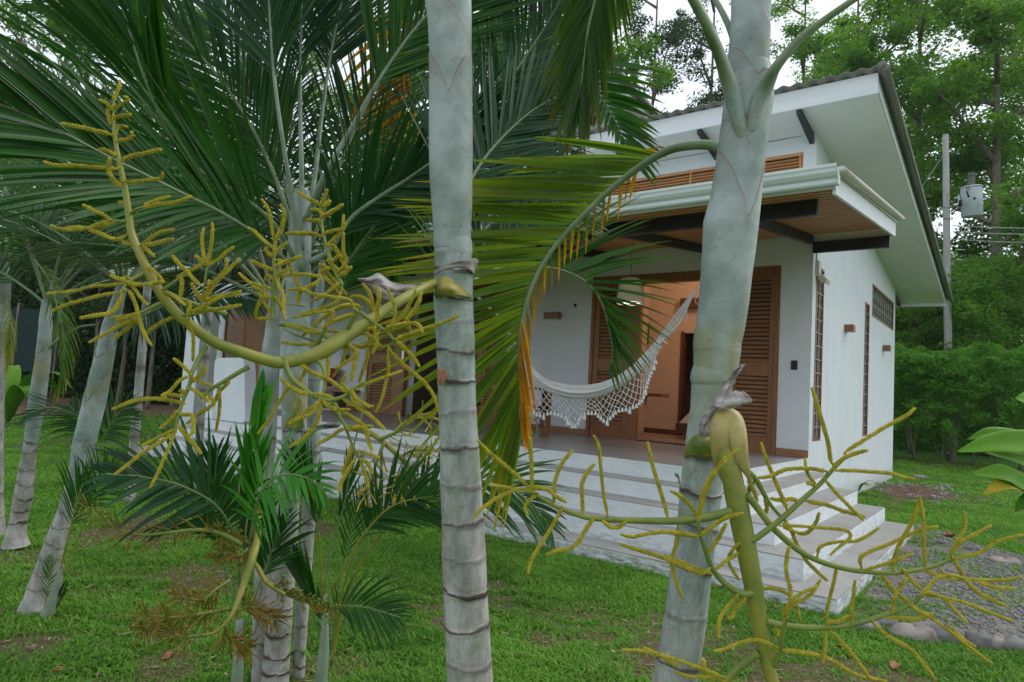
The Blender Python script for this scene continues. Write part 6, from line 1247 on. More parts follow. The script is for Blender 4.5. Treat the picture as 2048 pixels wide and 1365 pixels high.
# ---- left spray on palm A, curling up at its tip
LS = ['3590,260 605,200 640,130 640,78', '3610,300 660,270 712,235 668,208', '3590,330 560,290 520,260 468,235', '3600,385 650,370 722,362 712,345', '3570,430 550,380 545,320 560,270', '3550,515 450,490 300,455 162,430', '3600,560 610,500 640,450 712,460', '3610,570 690,560 742,530 728,490', '3660,730 740,690 850,670 982,635', '3610,685 540,650 465,635', '3600,795 480,785 300,770 120,765 20,735', '3640,930 580,870 550,790 560,700', '3680,900 780,895 900,880 968,870 988,815', '3830,1100 900,1060 1050,1012', '3830,1110 950,1080 1100,1060 1222,1010', '3700,1080 628,1060', '3570,1210 520,1170 450,1140 340,1080', '3600,1222 500,1250 400,1270 250,1285 150,1275 78,1245', '3400,1275 500,1320 600,1365', '4700,90 560,40 450,-10 300,-25 220,-12', '4800,130 700,90 600,60', '4940,120 1000,80 1100,20 1230,-5', '4940,135 1040,128 1130,100 1222,85', '4930,130 980,190 1050,250', '4780,485 600,505 450,520 300,560 58,580', '4740,570 600,590 430,630 250,680 98,745', '4750,580 700,700 620,760 500,780 355,805', '4770,460 700,440 635,408', '4830,450 790,440 750,430', '4820,490 950,500 1080,480 1130,475', '4820,570 870,680 900,790 930,900 980,1000 1020,1062', '4860,540 920,620 985,690', '41010,350 1060,400 1100,440 1130,490', '4900,760 760,790 640,805', '4860,820 740,860 620,930 438,1030', '4880,830 800,890 680,990', '4850,790 740,820 690,828', '41280,780 1160,820 1050,880 930,975', '41370,780 1340,850 1390,950 1395,1080 1390,1200', '41350,740 1365,690 1350,640', '41400,770 1550,730 1700,710 1840,680', '41380,750 1500,690 1650,610 1840,555', '41380,1320 1300,1240 1208,1165', '81560,120 1620,70 1690,0 1640,-40', '81540,60 1430,110 1330,220 1235,268', '81580,90 1650,130 1770,162', '81480,350 1350,320 1150,295 950,325 735,405', '81560,200 1650,260 1740,335', '81480,240 1430,205', '81400,430 1330,520 1220,605', '81400,600 1300,650 1100,750 1028,785', '81400,630 1250,730 1050,850 900,970 750,1080', '81345,740 1280,880 1210,1050 1120,1215', '81430,590 1500,680 1580,770 1655,865', '81830,180 1840,350 1825,500 1800,635', '81930,130 1840,220 1790,330', '81780,340 1650,440 1500,555', '81450,460 1560,470 1570,600 1550,660 1500,675', '81400,260 1260,255 1300,290', '41500,270 1480,180 1475,60 1490,-25', '41540,230 1560,120 1570,0 1565,-70', '41540,320 1620,270 1700,200 1772,152', '41520,290 1430,340 1330,390 1235,435', '41350,390 1280,330 1198,228', '41490,300 1410,228', '41500,600 1560,500 1640,420 1690,350 1690,255', '41500,620 1600,480 1700,380 1822,255', '41350,400 1420,470 1465,515', '41290,430 1290,520 1275,610', '41480,650 1640,600 1822,590', '41470,650 1420,560 1370,480', '41130,560 1240,620 1330,690', '41480,640 1530,560 1540,450',
 '61050,540 1130,620 1200,690 1275,795', '6980,600 1050,700 1180,820 1300,920 1390,1040 1440,1185', '61050,540 1150,500 1290,455', '6980,430 1100,410 1200,395 1270,420 1300,485', '61250,470 1450,400 1560,360 1640,318', '61040,400 1130,300 1190,200 1240,85', '61150,390 1220,280 1260,200 1290,108', '61030,390 1050,280 1020,180 978,75', '6880,370 885,250 905,130 868,55', '6850,260 820,130 745,28', '6850,270 780,180 700,150 635,155', '6870,400 870,500 885,580 835,675', '6980,620 990,800 960,950 920,1100 865,1215', '6640,190 560,170 430,150 300,130 200,90 75,85', '6740,250 640,230 540,250 420,320 330,400 200,515', '6680,310 500,370 370,440', '6520,200 400,250 250,300 100,350', '6480,290 330,300 150,340', '6860,530 780,490 640,490 500,470 390,460', '6420,490 250,470 130,430 50,410', '6340,590 200,590 80,580 -5,560', '6740,380 660,470 600,560 580,645', '6820,590 740,610 620,600', '6850,440 740,460 650,480', '6700,650 620,740 495,812', '6690,660 670,800 650,925', '6820,600 790,720 750,840 715,935', '6610,620 570,740 520,830 475,885', '6440,510 440,640 440,760 440,885', '6400,670 300,720 230,830 165,945', '6190,770 300,850 430,900 520,960 600,1020', '6660,1000 880,910 1000,870 1115,825', '6250,1040 130,1000 60,950 0,890', '6260,1040 400,1050 500,1085', '6650,1040 700,1150 800,1220 880,1290 960,1370', '6560,1070 650,1130 750,1150 855,1150', '6410,1120 500,1180 645,1180', '6590,1220 700,1280 775,1335', '6350,1120 280,1220 180,1260 80,1318', 'q830,230 780,400 680,520 535,615', '6600,1360 720,1350 852,1330', 'q820,200 700,280 600,350 525,395', 'q510,100 440,220 350,370 245,495', 'q1050,440 1150,430 1310,425', 'q1000,460 900,530 780,592', 'q1220,440 1260,560 1295,655', 'q1100,590 1080,700 1018,862', 'q1150,700 1060,850 1010,940 1000,1035', 'q1170,650 1280,680 1365,712', 'q1180,720 1250,760 1300,855', 'q1190,760 1240,880 1262,985', '6650,1000 700,1080 820,1160', '6620,1010 570,930 600,860',
 '5880,530 860,400 830,220 745,88', '5900,540 960,400 990,250 948,150', '5860,600 760,520 680,440 605,393', '5890,700 890,600 900,530', '5900,640 960,600 1025,545', '5870,700 800,640 795,600', '5860,840 760,800 635,738', '5920,790 1060,740 1175,688', '5930,740 1040,780 1080,880 1130,980 1185,1065', '5900,880 930,1000 980,1100 980,1250 1000,1365', '5910,910 960,860 1060,830', '5980,900 1200,890 1390,915', '51380,870 1500,1000 1555,1085', '51150,1080 1300,990 1385,938', '5840,1040 720,1000 620,970 508,868', '5850,1160 740,1060 640,1005', '5830,1270 760,1150 730,1080', '5700,1345 720,1200 795,1095', '51390,340 1330,320 1208,320', '51390,290 1370,230 1320,205 1262,208', '51390,490 1250,460 1000,458', '51350,150 1220,80 1115,8', '51370,170 1400,100 1445,-10', '51400,280 1520,210 1615,148', '51390,190 1480,108', '51430,450 1540,420 1600,400 1612,255', '51470,560 1560,460 1645,345', '51440,570 1530,620 1600,750 1660,835', '51480,830 1400,800 1360,790 1470,900 1560,1000 1650,1105', '51450,740 1540,830 1605,905', '51560,860 1640,760 1610,640 1612,445', '5870,1100 930,1180 980,1290', '5880,950 820,900 780,960', '51500,760 1560,700 1660,720', '51540,1000 1400,1110 1250,1180', '51560,900 1620,880 1700,800']
LB = [('3690,1222 640,1216 565,1208', 8, 6, 0), ('3725,1160 780,1120 840,1100', 9, 6, -.02), ('4870,140 940,135', 7, 6, 0), ('4970,395 880,430 800,480 740,570', 11, 7, -.05), ('41150,650 1050,690 950,740 860,780 790,825', 11, 7, -.03), ('41250,780 1400,775', 9, 7, -.02), ('41510,1060 1430,1200 1370,1330', 14, 11, -.03), ('81550,80 1520,180 1460,330 1420,470 1385,620', 11, 7, -.03), ('82140,-30 2048,20 1900,110 1750,200 1640,290', 13, 8, -.03), ('51200,1225 1000,1190 700,1100', 4, 4, .02), ('590,1280 120,1180 150,1000 180,800', 7, 5, .0), ('41100,560 1230,470 1310,420', 9, 6, 0), ('41130,560 1300,640 1480,700 1700,770', 13, 12, .08), ('6520,580 360,480 150,420 0,400', 14, 12, .04), ('6580,520 350,600 370,520 420,430', 17, 8, -.03), ('6600,490 640,400 700,300 680,265', 14, 8, -.03), ('6690,270 740,300 850,390 950,460 1050,555', 10, 8, -.02), ('6960,610 1060,560 1200,480', 8, 6, 0), ('6330,700 400,820 410,960 380,1060', 12, 8, -.03), ('640,700 60,800 110,900 200,980 300,1050 430,1095 560,1070 660,1000 760,930', 15, 9, -.03), ('6470,1080 520,1200 570,1290 620,1370', 10, 8, -.02), ('q960,210 1030,380 1100,560 1160,680 1210,780', 8, 6, 0), ('51600,1010 1500,800 1430,580 1390,400 1370,170', 11, 7, .03), ('6560,570 330,560 80,470 20,380', 6, 5, .05), ('5860,1365 870,1150 890,900 880,700 890,520', 12, 7, .0)]
stalkA = [(868, 566, 1.69, 24), (830, 585, 1.62, 30), (795, 605, 1.57, 32), (765, 625, 1.54, 34), (731, 648, 1.50, 40), (692, 672, 1.46, 45), (664, 692, 1.43, 47), (632, 709, 1.41, 43), (593, 721, 1.39, 37), (560, 726, 1.37, 36), (520, 717, 1.35, 35), (478, 703, 1.33, 34), (440, 690, 1.31, 34), (410, 672, 1.30, 33), (369, 641, 1.28, 32), (342, 614, 1.27, 31), (308, 566, 1.26, 29), (284, 518, 1.25, 25), (263, 467, 1.25, 22), (259, 439, 1.25, 20), (252, 389, 1.25, 18), (242, 339, 1.25, 15), (232, 289, 1.25, 12), (227, 247, 1.25, 9), (227, 205, 1.25, 6)]
def dL(x, y):
    S = np.array([(a[0], a[1], a[2]) for a in stalkA]); return float(S[np.hypot(S[:, 0]-x, S[:, 1]-y).argmin()][2])
spray(A, stalkA, LB, LS, dL, wpx=7.2, knob=.36, sw=.66, label='thick curved flower stalk sweeping left from the central trunk and curling upward')
# ---- smaller sprays with procedurally placed strings
def spray2(parent, stalk, brs, mat, wpx, lenpx, dens, seed, label, berries=False):
    r = np.random.RandomState(seed); st = ptube(parent, stalk, 'flower_stalk', 'stalk', n=40, k=10); st['label'] = label
    for bp in brs:
        p = spline([(a, b_, 0) for a, b_ in bp[0]], 30); d0, d1 = bp[1]
        ptube(st, [(p[i][0], p[i][1], d0+(d1-d0)*i/29, (bp[2]*(1-i/29)+3)) for i in range(0, 30, 3)], 'flower_branch', 'branch', n=30, k=7)
        g = MB(); fr_ = MB()
        for i in range(3, 30):
            for e_ in range(dens):
                a0 = math.atan2(p[min(i+1, 29)][1]-p[max(i-1, 0)][1], p[min(i+1, 29)][0]-p[max(i-1, 0)][0])
                a = a0+r.choice([-1, 1])*r.uniform(.3, 1.2); L = lenpx*r.uniform(.4, 1.1)*(1-.3*i/29); cur = r.uniform(-.5, .5)
                q = [np.array(p[i][:2])]
                for k in range(3): a += cur*.4; q.append(q[-1]+np.array([cos(a), sin(a)+.12])*L/3)
                d = d0+(d1-d0)*i/29; rachilla(g, q, d, d+r.uniform(-.12, .12), wpx*r.uniform(.7, 1.1), knob=.25, step=.006, k=5, bare=.15)
                if berries and r.rand() < .8:
                    for k in range(5):
                        u = r.rand(); j = min(2, int(u*3)); c = P(*(q[j]*(1-(u*3-j))+q[j+1]*(u*3-j)+r.uniform(-3, 3, 2)), d)
                        fr_.tube([c, c+np.array([0, 0, .003]), c+np.array([0, 0, .009]), c+np.array([0, 0, .012])], [.001, .0045, .0045, .001], 6)
        g.build('flower_strings', M[mat], st)
        if fr_.n: fr_.build('green_fruit', M['fruit'], st)
n_ = lambda *v: [tuple(q) for q in crop('n', v)]
spray2(C, [(515, 1010, 2.85, 14), (514, 1078, 2.6, 16), (500, 1130, 2.5, 16), (484, 1180, 2.45, 13), (466, 1225, 2.4, 10), (448, 1250, 2.38, 9), (425, 1267, 2.36, 7), (398, 1270, 2.35, 5)],
 [(n_(1180, 390, 1100, 340, 960, 290, 830, 285, 650, 305, 480, 320, 330, 290, 200, 210, 60, 120), (2.5, 2.2), 7), (n_(1090, 840, 950, 870, 800, 890, 680, 905, 560, 890, 450, 885), (2.45, 2.2), 6), (n_(1100, 640, 980, 720, 900, 780, 700, 750), (2.45, 2.3), 5), (n_(880, 1030, 740, 1040, 620, 950, 560, 980, 470, 1010), (2.35, 2.25), 4), (n_(1070, 960, 1080, 1040, 1150, 1080, 1230, 1120), (2.4, 2.5), 4), (n_(1150, 850, 1250, 830, 1350, 870, 1420, 920), (2.45, 2.6), 4)], 'flowero', 2.2, 56, 3, 4, 'orange flower stalk hanging low in front of the left clump')
spray2(C, [(500, 1120, 2.62, 9), (515, 1135, 2.6, 10), (533, 1165, 2.6, 9), (570, 1190, 2.6, 7)], [(n_(1360, 650, 1430, 690, 1500, 740, 1620, 790, 1773, 830, 1830, 850), (2.6, 2.7), 6), (n_(1250, 380, 1150, 350, 1050, 330, 950, 260), (2.6, 2.6), 5), (n_(1230, 420, 1150, 470, 1050, 430, 980, 480), (2.55, 2.5), 5)], 'flowero', 2.4, 34, 2, 9, 'fruiting stalk with small green berries on the left clump', berries=True)
spray2(C3, [(695, 856, 3.3, 12), (720, 860, 3.2, 13), (752, 873, 3.15, 12), (790, 905, 3.1, 11), (815, 930, 3.1, 10), (832, 960, 3.1, 8)], [([(760, 880), (800, 860), (830, 830), (860, 835), (865, 850)], (3.1, 3.0), 5), ([(830, 950), (838, 975), (842, 1000)], (3.1, 3.0), 4), ([(800, 915), (830, 900), (862, 905)], (3.1, 3.1), 4), ([(768, 885), (755, 920), (742, 960), (728, 1000)], (3.1, 3.0), 5), ([(820, 935), (800, 960), (782, 990)], (3.1, 3.0), 4)], 'flower', 2.8, 50, 1, 14, 'arching yellow flower stalk before the white steps, left of the central trunk')
# ---------------------------------------------------------------- background vegetation
def leafcloud(centers, radii, per, size, seed, z_squash=.75, tintbias=0., aspect=.5, agep=0, shell=.0):
    r = np.random.RandomState(seed); n = int(sum(per) if hasattr(per, '__len__') else per*len(centers))
    idx = r.randint(0, len(centers), n) if not hasattr(per, '__len__') else np.repeat(np.arange(len(centers)), per)
    d = nz(r.normal(size=(n, 3))); rad = r.rand(n)**(1/2.2); rr = np.asarray(radii)[idx]
    p = np.asarray(centers)[idx]+d*(rad*rr)[:, None]*np.array([1, 1, z_squash])
    # leaf frame, drooping a little
    a = nz(r.normal(size=(n, 3))*np.array([1, 1, .45])+np.array([0, 0, -.35])); b = nz(np.cross(a, r.normal(size=(n, 3))))
    s = size*r.uniform(.55, 1.35, n)[:, None]; w = s*aspect
    nb = np.cross(a, b)
    V = np.stack([p-a*s*.5, p+b*w*.5-a*s*.05+nb*s*.06, p+a*s*.5, p-b*w*.5-a*s*.05+nb*s*.06], 1).reshape(-1, 3)
    i = np.arange(n)*4; Fc = np.concatenate([np.stack([i, i+1, i+2], 1), np.stack([i, i+2, i+3], 1)])
    ti = np.clip(r.rand(len(centers))[idx]*.5+r.rand(n)*.5+tintbias, 0, 1); ag = np.where(r.rand(n) < agep, r.rand(n), 0)
    return V, Fc, {'tint': np.repeat(ti, 4), 'age': np.repeat(ag, 4)}
def tree(base, h, cr, label, leaf='tleaf', nl=9, clump=.9, per=220, size=.17, seed=0, lean=(0, 0), spread=1.0, r0=.22, first=.35, grp='trees behind the house', sub=7, name='tree', zsq=.7):
    r = np.random.RandomState(seed+99); t = thing(name, label, 'tree', tuple(base), grp)
    top = np.array(base)+np.array([lean[0], lean[1], h]); tr = spline([base, np.array(base)+np.array([lean[0]*.3+r.uniform(-.3, .3), lean[1]*.3, h*.35]), np.array(base)+np.array([lean[0]*.6, lean[1]*.6, h*.68]), top], 24)
    g = MB(); g.tube(tr, np.linspace(r0, r0*.18, 24), 9); g.build('trunk', M['bark'], t)
    tips = []; rd = []; g = MB()
    for k in range(nl):
        u = first+(1-first)*(k+.5)/nl; j = int(u*23); az = k*2.4+r.uniform(-.5, .5); L = cr*(1-.45*(u-first)/(1-first))*r.uniform(.7, 1.15)*spread
        d = np.array([cos(az), sin(az), r.uniform(.25, .8)]); d = d/np.linalg.norm(d)
        p0 = tr[j]; q = [p0, p0+d*L*.35+np.array([0, 0, .05*L]), p0+d*L*.7+np.array([0, 0, .12*L]), p0+d*L+np.array([0, 0, .08*L])]; q = spline(q, 10); g.tube(q, np.linspace(r0*.42, .03, 10), 6)
        for s in range(sub):
            b0 = q[r.randint(3, 10)]; dd = nz(d*.6+r.normal(size=3)*.75+np.array([0, 0, .15])); l2 = L*r.uniform(.25, .5); e = b0+dd*l2; g.tube([b0, (b0+e)/2+np.array([0, 0, l2*.06]), e], [.035, .022, .009], 5, cap=False)
            for m_ in (.6, 1.0): tips.append(b0+(e-b0)*m_+r.normal(size=3)*.15); rd.append(clump*r.uniform(.45, 1.05))
    g.build('limb', M['bark'], t)
    V, Fc, at = leafcloud(np.array(tips), np.array(rd), int(per*.62), size, seed+3, zsq)
    mkmesh('crown', V, Fc, M[leaf], attrs=at, parent=t); return t
def gp(px, d): # ground point below pixel column px at view depth d
    q = P(px, 760, d); return np.array([q[0], q[1], GZ])
tree(gp(1990, 26), 19.2, 6.0, 'tallest leafy tree at the right behind the power pole', nl=14, clump=1.0, per=330, size=.19, seed=1, r0=.3, first=.25, sub=9)
tree(gp(1830, 30), 21.8, 5.2, 'leafy tree rising right behind the top corner of the bungalow roof', nl=13, clump=1.0, per=300, size=.19, seed=2, r0=.26, first=.35, sub=8)
tree(gp(1700, 33), 23.8, 4.6, 'tall open tree with thin limbs left of the roof corner', nl=13, clump=.8, per=190, size=.18, seed=3, r0=.22, first=.4, sub=7)
tree(gp(1590, 36), 25.8, 4.4, 'slender open tree right behind the large leaning palm', nl=11, clump=.8, per=150, size=.18, seed=4, r0=.2, first=.4)
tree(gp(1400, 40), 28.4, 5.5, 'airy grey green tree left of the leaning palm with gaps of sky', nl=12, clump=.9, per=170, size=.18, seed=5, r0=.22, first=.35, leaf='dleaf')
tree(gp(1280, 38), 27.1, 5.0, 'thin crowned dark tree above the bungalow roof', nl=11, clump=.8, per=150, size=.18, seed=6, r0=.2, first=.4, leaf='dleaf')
tree(gp(1130, 30), 21.8, 5.5, 'bright green bushy tree above the roof right of the central trunk', nl=14, clump=1.0, per=330, size=.2, seed=7, r0=.26, first=.3, sub=8)
tree(gp(980, 28), 20.5, 5.2, 'bright green tree directly behind the central palm trunk', nl=13, clump=1.0, per=300, size=.2, seed=8, r0=.26, first=.3, sub=8)
tree(gp(760, 34), 24.4, 5.0, 'green tree behind the long fronds left of the central trunk', nl=11, clump=.9, per=220, size=.2, seed=9, r0=.24, first=.35)
tree(gp(520, 38), 27.1, 5.5, 'green tree far behind the left palm clump', nl=12, clump=1.0, per=240, size=.21, seed=10, r0=.24, first=.25)
tree(gp(300, 36), 25.8, 5.0, 'green tree behind the leaning left palm', nl=12, clump=1.0, per=260, size=.21, seed=11, r0=.22, first=.2)
tree(gp(60, 34), 24.4, 6, 'large tree at the far left edge', nl=13, clump=1.1, per=260, size=.21, seed=12, r0=.26, first=.2)
tree(gp(2110, 30), 21.8, 5.5, 'tree beyond the right edge reaching into the picture', nl=13, clump=1.0, per=300, size=.19, seed=13, r0=.28, first=.2, sub=8)
tree(gp(1905, 24), 6.2, 3.4, 'low bright green tree right below the transformer', nl=12, clump=.75, per=260, size=.14, seed=14, r0=.12, first=.3, sub=8, zsq=.8)
tree(gp(2030, 27), 7, 4.0, 'low broad tree right of the power pole above the hedge', nl=13, clump=.85, per=260, size=.15, seed=15, r0=.14, first=.25, sub=8)
tree(gp(1825, 25), 5.6, 2.8, 'young leafy tree beside the back corner of the bungalow', nl=10, clump=.7, per=240, size=.13, seed=16, r0=.10, first=.3)
# woods behind everything: one continuous mass that closes the view
def woods(pts, h0, h1, dep, n, size, leaf, seed, name, label, holes=True):
    r = np.random.RandomState(seed); u = r.rand(n); k = u*(len(pts)-1); i = np.minimum(k.astype(int), len(pts)-2); f = (k-i)[:, None]
    pts = np.array(pts); p = pts[i]*(1-f)+pts[i+1]*f; z = GZ+(r.rand(n)**.85)*(h0+(h1-h0)*vnoise(u*60, u*0, 3.0, seed))
    nrm_ = nz((p-CAM[:2])); c = np.stack([p[:, 0]+nrm_[:, 0]*r.rand(n)*dep, p[:, 1]+nrm_[:, 1]*r.rand(n)*dep, z], 1)
    # clump
    a = nz(r.normal(size=(n, 3))+np.array([0, 0, -.3])); b = nz(np.cross(a, r.normal(size=(n, 3)))); s = size*r.uniform(.5, 1.4, n)[:, None]
    V = np.stack([c-a*s*.5, c+b*s*.28, c+a*s*.5, c-b*s*.28], 1).reshape(-1, 3); q = np.arange(n)*4; Fc = np.concatenate([np.stack([q, q+1, q+2], 1), np.stack([q, q+2, q+3], 1)])
    ti = np.clip(vnoise(c[:, 0]+c[:, 2], c[:, 1]+c[:, 2]*.7, .9, 3)*.8+r.rand(n)*.4-.1, 0, 1)
    o = mkmesh(name, V, Fc, M[leaf], attrs={'tint': np.repeat(ti, 4), 'age': np.zeros(4*n)}); return tag(o, label, 'undergrowth', kind='stuff')
def wl_(*a): return [P(px, 760, d)[:2] for px, d in a]
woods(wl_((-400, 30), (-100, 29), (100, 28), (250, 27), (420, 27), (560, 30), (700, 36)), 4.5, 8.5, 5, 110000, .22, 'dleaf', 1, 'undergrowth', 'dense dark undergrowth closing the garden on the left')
woods(wl_((-400, 45), (0, 44), (400, 44), (800, 46), (1200, 50), (1600, 50), (2000, 42), (2500, 42)), 9, 14, 9, 130000, .42, 'tleaf', 2, 'woodland', 'distant wood filling the view behind the bungalow')
woods(wl_((1740, 27), (1900, 27), (2060, 26), (2400, 26)), 3.0, 6.2, 4, 60000, .17, 'hleaf', 3, 'undergrowth', 'vines and shrubs behind the hedge at the right')
# clipped hedge beyond the lawn at the right
hg = thing('hedge', 'tall dense green hedge beyond the lawn at the right of the bungalow', 'hedge', (1.0, 15.0, GZ))
r = np.random.RandomState(4); n = 90000
hx = r.uniform(-3, 13, n); top_ = 2.65+.3*vnoise(hx, hx*0, .7, 3)+.25*vnoise(hx, hx*0, .2, 5)
hz = GZ+.35+(top_-GZ-.35)*(1-(1-r.rand(n))**1.5*1.0); hy = 14.3+(r.rand(n)**2.0)*1.5+.55*vnoise(hx, hz, .7, 9)+.25*vnoise(hx, hz, .2, 2)
k = r.rand(n) < np.clip((hz-GZ)/1.3, .25, 1); hx, hy, hz = hx[k], hy[k], hz[k]; n = len(hx)
c = np.stack([hx, hy, hz], 1); a = nz(r.normal(size=(n, 3))*np.array([1, .7, .5])+np.array([0, -.5, -.15])); b = nz(np.cross(a, r.normal(size=(n, 3)))); s = .095*r.uniform(.5, 1.4, n)[:, None]
V = np.stack([c-a*s*.5, c+b*s*.25, c+a*s*.5, c-b*s*.25], 1).reshape(-1, 3); q = np.arange(n)*4; Fc = np.concatenate([np.stack([q, q+1, q+2], 1), np.stack([q, q+2, q+3], 1)])
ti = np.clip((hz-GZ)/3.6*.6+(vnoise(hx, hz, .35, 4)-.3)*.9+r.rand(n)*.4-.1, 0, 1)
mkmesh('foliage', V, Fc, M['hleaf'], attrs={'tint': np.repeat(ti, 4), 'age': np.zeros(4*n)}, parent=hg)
sc = []; 
for k in range(260):
    X = r.uniform(-2, 7); Z = GZ+.7+2.7*r.rand()**.6; sc.append((X, 14.2+r.uniform(-.15, .25), Z))
V2, F2, a2 = leafcloud(np.array(sc), r.uniform(.12, .34, len(sc)), 62, .13, 61, .7, .25, aspect=.42)
mkmesh('shoots', V2, F2, M['hleaf'], attrs=a2, parent=hg)
for X in (-.4, .35, 1.15, 1.7, 2.3, 3.0, 3.8): g = MB(); g.tube(spline([(X, 15.0, GZ), (X+.05, 15.02, .2), (X-.04, 15.1, 1.6)], 8), np.linspace(.035, .02, 8), 6); g.build('stem', M['bark'], hg)
# dark soil strip under the hedge
V = np.array([(-4, 14.2, GZ+.012), (14, 14.2, GZ+.012), (14, 17, GZ+.012), (-4, 17, GZ+.012)]); o = mkmesh('hedge_soil', V, [(0, 1, 2, 3)], M['ground'], attrs={'soil': [1]*4}); tag(o, kind='structure')
# teal netting fence far left
t = thing('net_fence', 'teal netting fence behind the palms at the far left', 'fence', tuple(gp(60, 24)))
a_, b_ = P(-60, 700, 24), P(112, 700, 24.5); g = MB(); g.prism([(a_[0], a_[1], .3), (b_[0], b_[1], .3), (b_[0], b_[1], 2.6), (a_[0], a_[1], 2.6)], (.02, .02, 0)); g.build('netting', M['netting'], t)
for u in (0, .5, 1): c = a_*(1-u)+b_*u; g = MB(); g.tube([(c[0], c[1], GZ), (c[0], c[1], 2.8)], .035, 8); g.build('post', M['bark'], t)
# slim trunks in the dark border on the left
for i, (px, d, lab) in enumerate(((300, 24.5, 'thin pale trunk on the bare soil left of the white pillar'), (240, 25, 'thin dark sapling on the bare soil right of the leaning palm'), (180, 23, 'thin sapling seen just left of the leaning palm'))):
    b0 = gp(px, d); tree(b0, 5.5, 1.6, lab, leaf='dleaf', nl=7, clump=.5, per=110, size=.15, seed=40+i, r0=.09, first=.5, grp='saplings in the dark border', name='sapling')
# ---------------------------------------------------------------- broad leaved plants
def blade(parent, pts, wmax, nrm, name='leaf', fold=.25, wav=.04, age=0, tint=.6, seed=0, mat='bleaf', n=22, m=9):
    q = spline(pts, n); T = nz(np.gradient(q, axis=0)); Nn = np.array(nrm, float); V = []; r = np.random.RandomState(seed)
    for i in range(n):
        u = i/(n-1); w = wmax*max(.02, sin(pi*u**.8))**.8; Nq = Nn-(Nn@T[i])*T[i]; Nq /= np.linalg.norm(Nq); S = np.cross(T[i], Nq)
        for j in range(m):
            v = j/(m-1)*2-1; V.append(q[i]+S*v*w/2+Nq*(abs(v)*w*fold/2+wav*w*sin(u*16+seed)*v*v))
    V = np.array(V); Fc = [(i*m+j, i*m+j+1, i*m+m+j+1, i*m+m+j) for i in range(n-1) for j in range(m-1)]
    ag = np.repeat(np.clip(age*np.linspace(-.2, 1.5, n), 0, 1), m)
    o = mkmesh(name, V, Fc, M[mat], attrs={'tint': np.full(len(V), tint), 'age': ag}, smooth=True, parent=parent); s = o.modifiers.new('solid', 'SOLIDIFY'); s.thickness = .0006; return o
rp = thing('broadleaf_plant', 'bright broad leaved plant reaching in from the right edge over the lawn', 'plant', tuple(P(2140, 1400, 2.4)))
ptube(rp, [(2150, 1500, 2.4, 14), (2130, 1150, 2.4, 12), (2120, 950, 2.4, 10), (2110, 780, 2.4, 6)], 'stem', 'petgreen')
for i, (pts, w, nn, ag, ti) in enumerate([
 (((2110, 870, 2.4), (2040, 884, 2.36), (1980, 888, 2.32), (1914, 904, 2.3)), 30, (.0, .5, 1), 0, .8),
 (((2100, 900, 2.42), (2040, 880, 2.4), (1985, 868, 2.4), (1935, 879, 2.4)), 26, (0, .8, .7), 0, .4),
 (((2110, 950, 2.4), (2060, 928, 2.38), (2015, 915, 2.36), (1970, 905, 2.35)), 26, (.2, .8, .6), 0, .9),
 (((2100, 1000, 2.3), (2055, 975, 2.3), (2010, 950, 2.3), (1942, 948, 2.3)), 30, (.1, .7, .7), 0, .5),
 (((2090, 985, 2.34), (2050, 978, 2.3), (2010, 968, 2.28), (1966, 990, 2.28)), 26, (-.2, .8, .7), .8, .5),
 (((2100, 810, 2.4), (2060, 800, 2.3), (2030, 797, 2.25)), 26, (0, .3, 1), 0, .9),
 (((2100, 990, 2.35), (2065, 1000, 2.3), (2040, 1010, 2.3), (2030, 1024, 2.3)), 26, (.3, .5, .8), 0, .1)]): blade(rp, pp(*pts), w*2/F*2.35*.8, cv(*nn), age=ag, tint=ti, seed=i)
def ginger(px, py, d, label, n=6, L=.55, seed=0, mat='bleaf', w=.13):
    r = np.random.RandomState(seed); c = G(px, py); t = thing('broadleaf_plant', label, 'plant', tuple(c))
    for i in range(n):
        a = i*2.4+r.rand(); d_ = np.array([cos(a), sin(a), 0]); l = L*r.uniform(.7, 1.1); blade(t, [c+np.array([0, 0, .05]), c+d_*l*.3+np.array([0, 0, l*.7]), c+d_*l*.7+np.array([0, 0, l*.85]), c+d_*l*1.05+np.array([0, 0, l*.6])], w, np.array([0, 0, 1])+d_*.3, seed=i, tint=r.rand()*.7, mat=mat)
ginger(15, 850, 24, 'broad leaved plant on the bare soil at the far left', 8, 1.5, 3, w=.35)
ginger(1718, 988, 13, 'small weed at the foot of the bright side wall', 7, .28, 5, w=.05)
ginger(560, 1352, 3.2, 'small bright weed between the palm clump and the white stemmed shoot', 7, .16, 6, w=.05)
# tree with big leaves above at the top left
t = thing('broadleaf_branch', 'branch of rounded leaves hanging in at the top left against the sky', 'branch', tuple(P(130, -40, 5)))
ptube(t, [(60, -60, 5, 12), (110, 0, 5, 9), (150, 50, 5, 7), (185, 85, 5, 4)], 'twig', 'bark')
for i in range(46): u = rnd.random(); c = P(70+130*u+rnd.uniform(-45, 45), -20+90*u+rnd.uniform(-35, 40), 5+rnd.uniform(-.3, .3)); d_ = nz(np.array([rnd.uniform(-1, 1), rnd.uniform(-1, 1), -rnd.random()])); blade(t, [c, c+d_*.05, c+d_*.1, c+d_*.16+np.array([0, 0, -.02])], .075, nz(np.array([rnd.uniform(-1, 1), rnd.uniform(-1, 1), .6])), seed=i, tint=rnd.random()*.6, n=7, m=4)
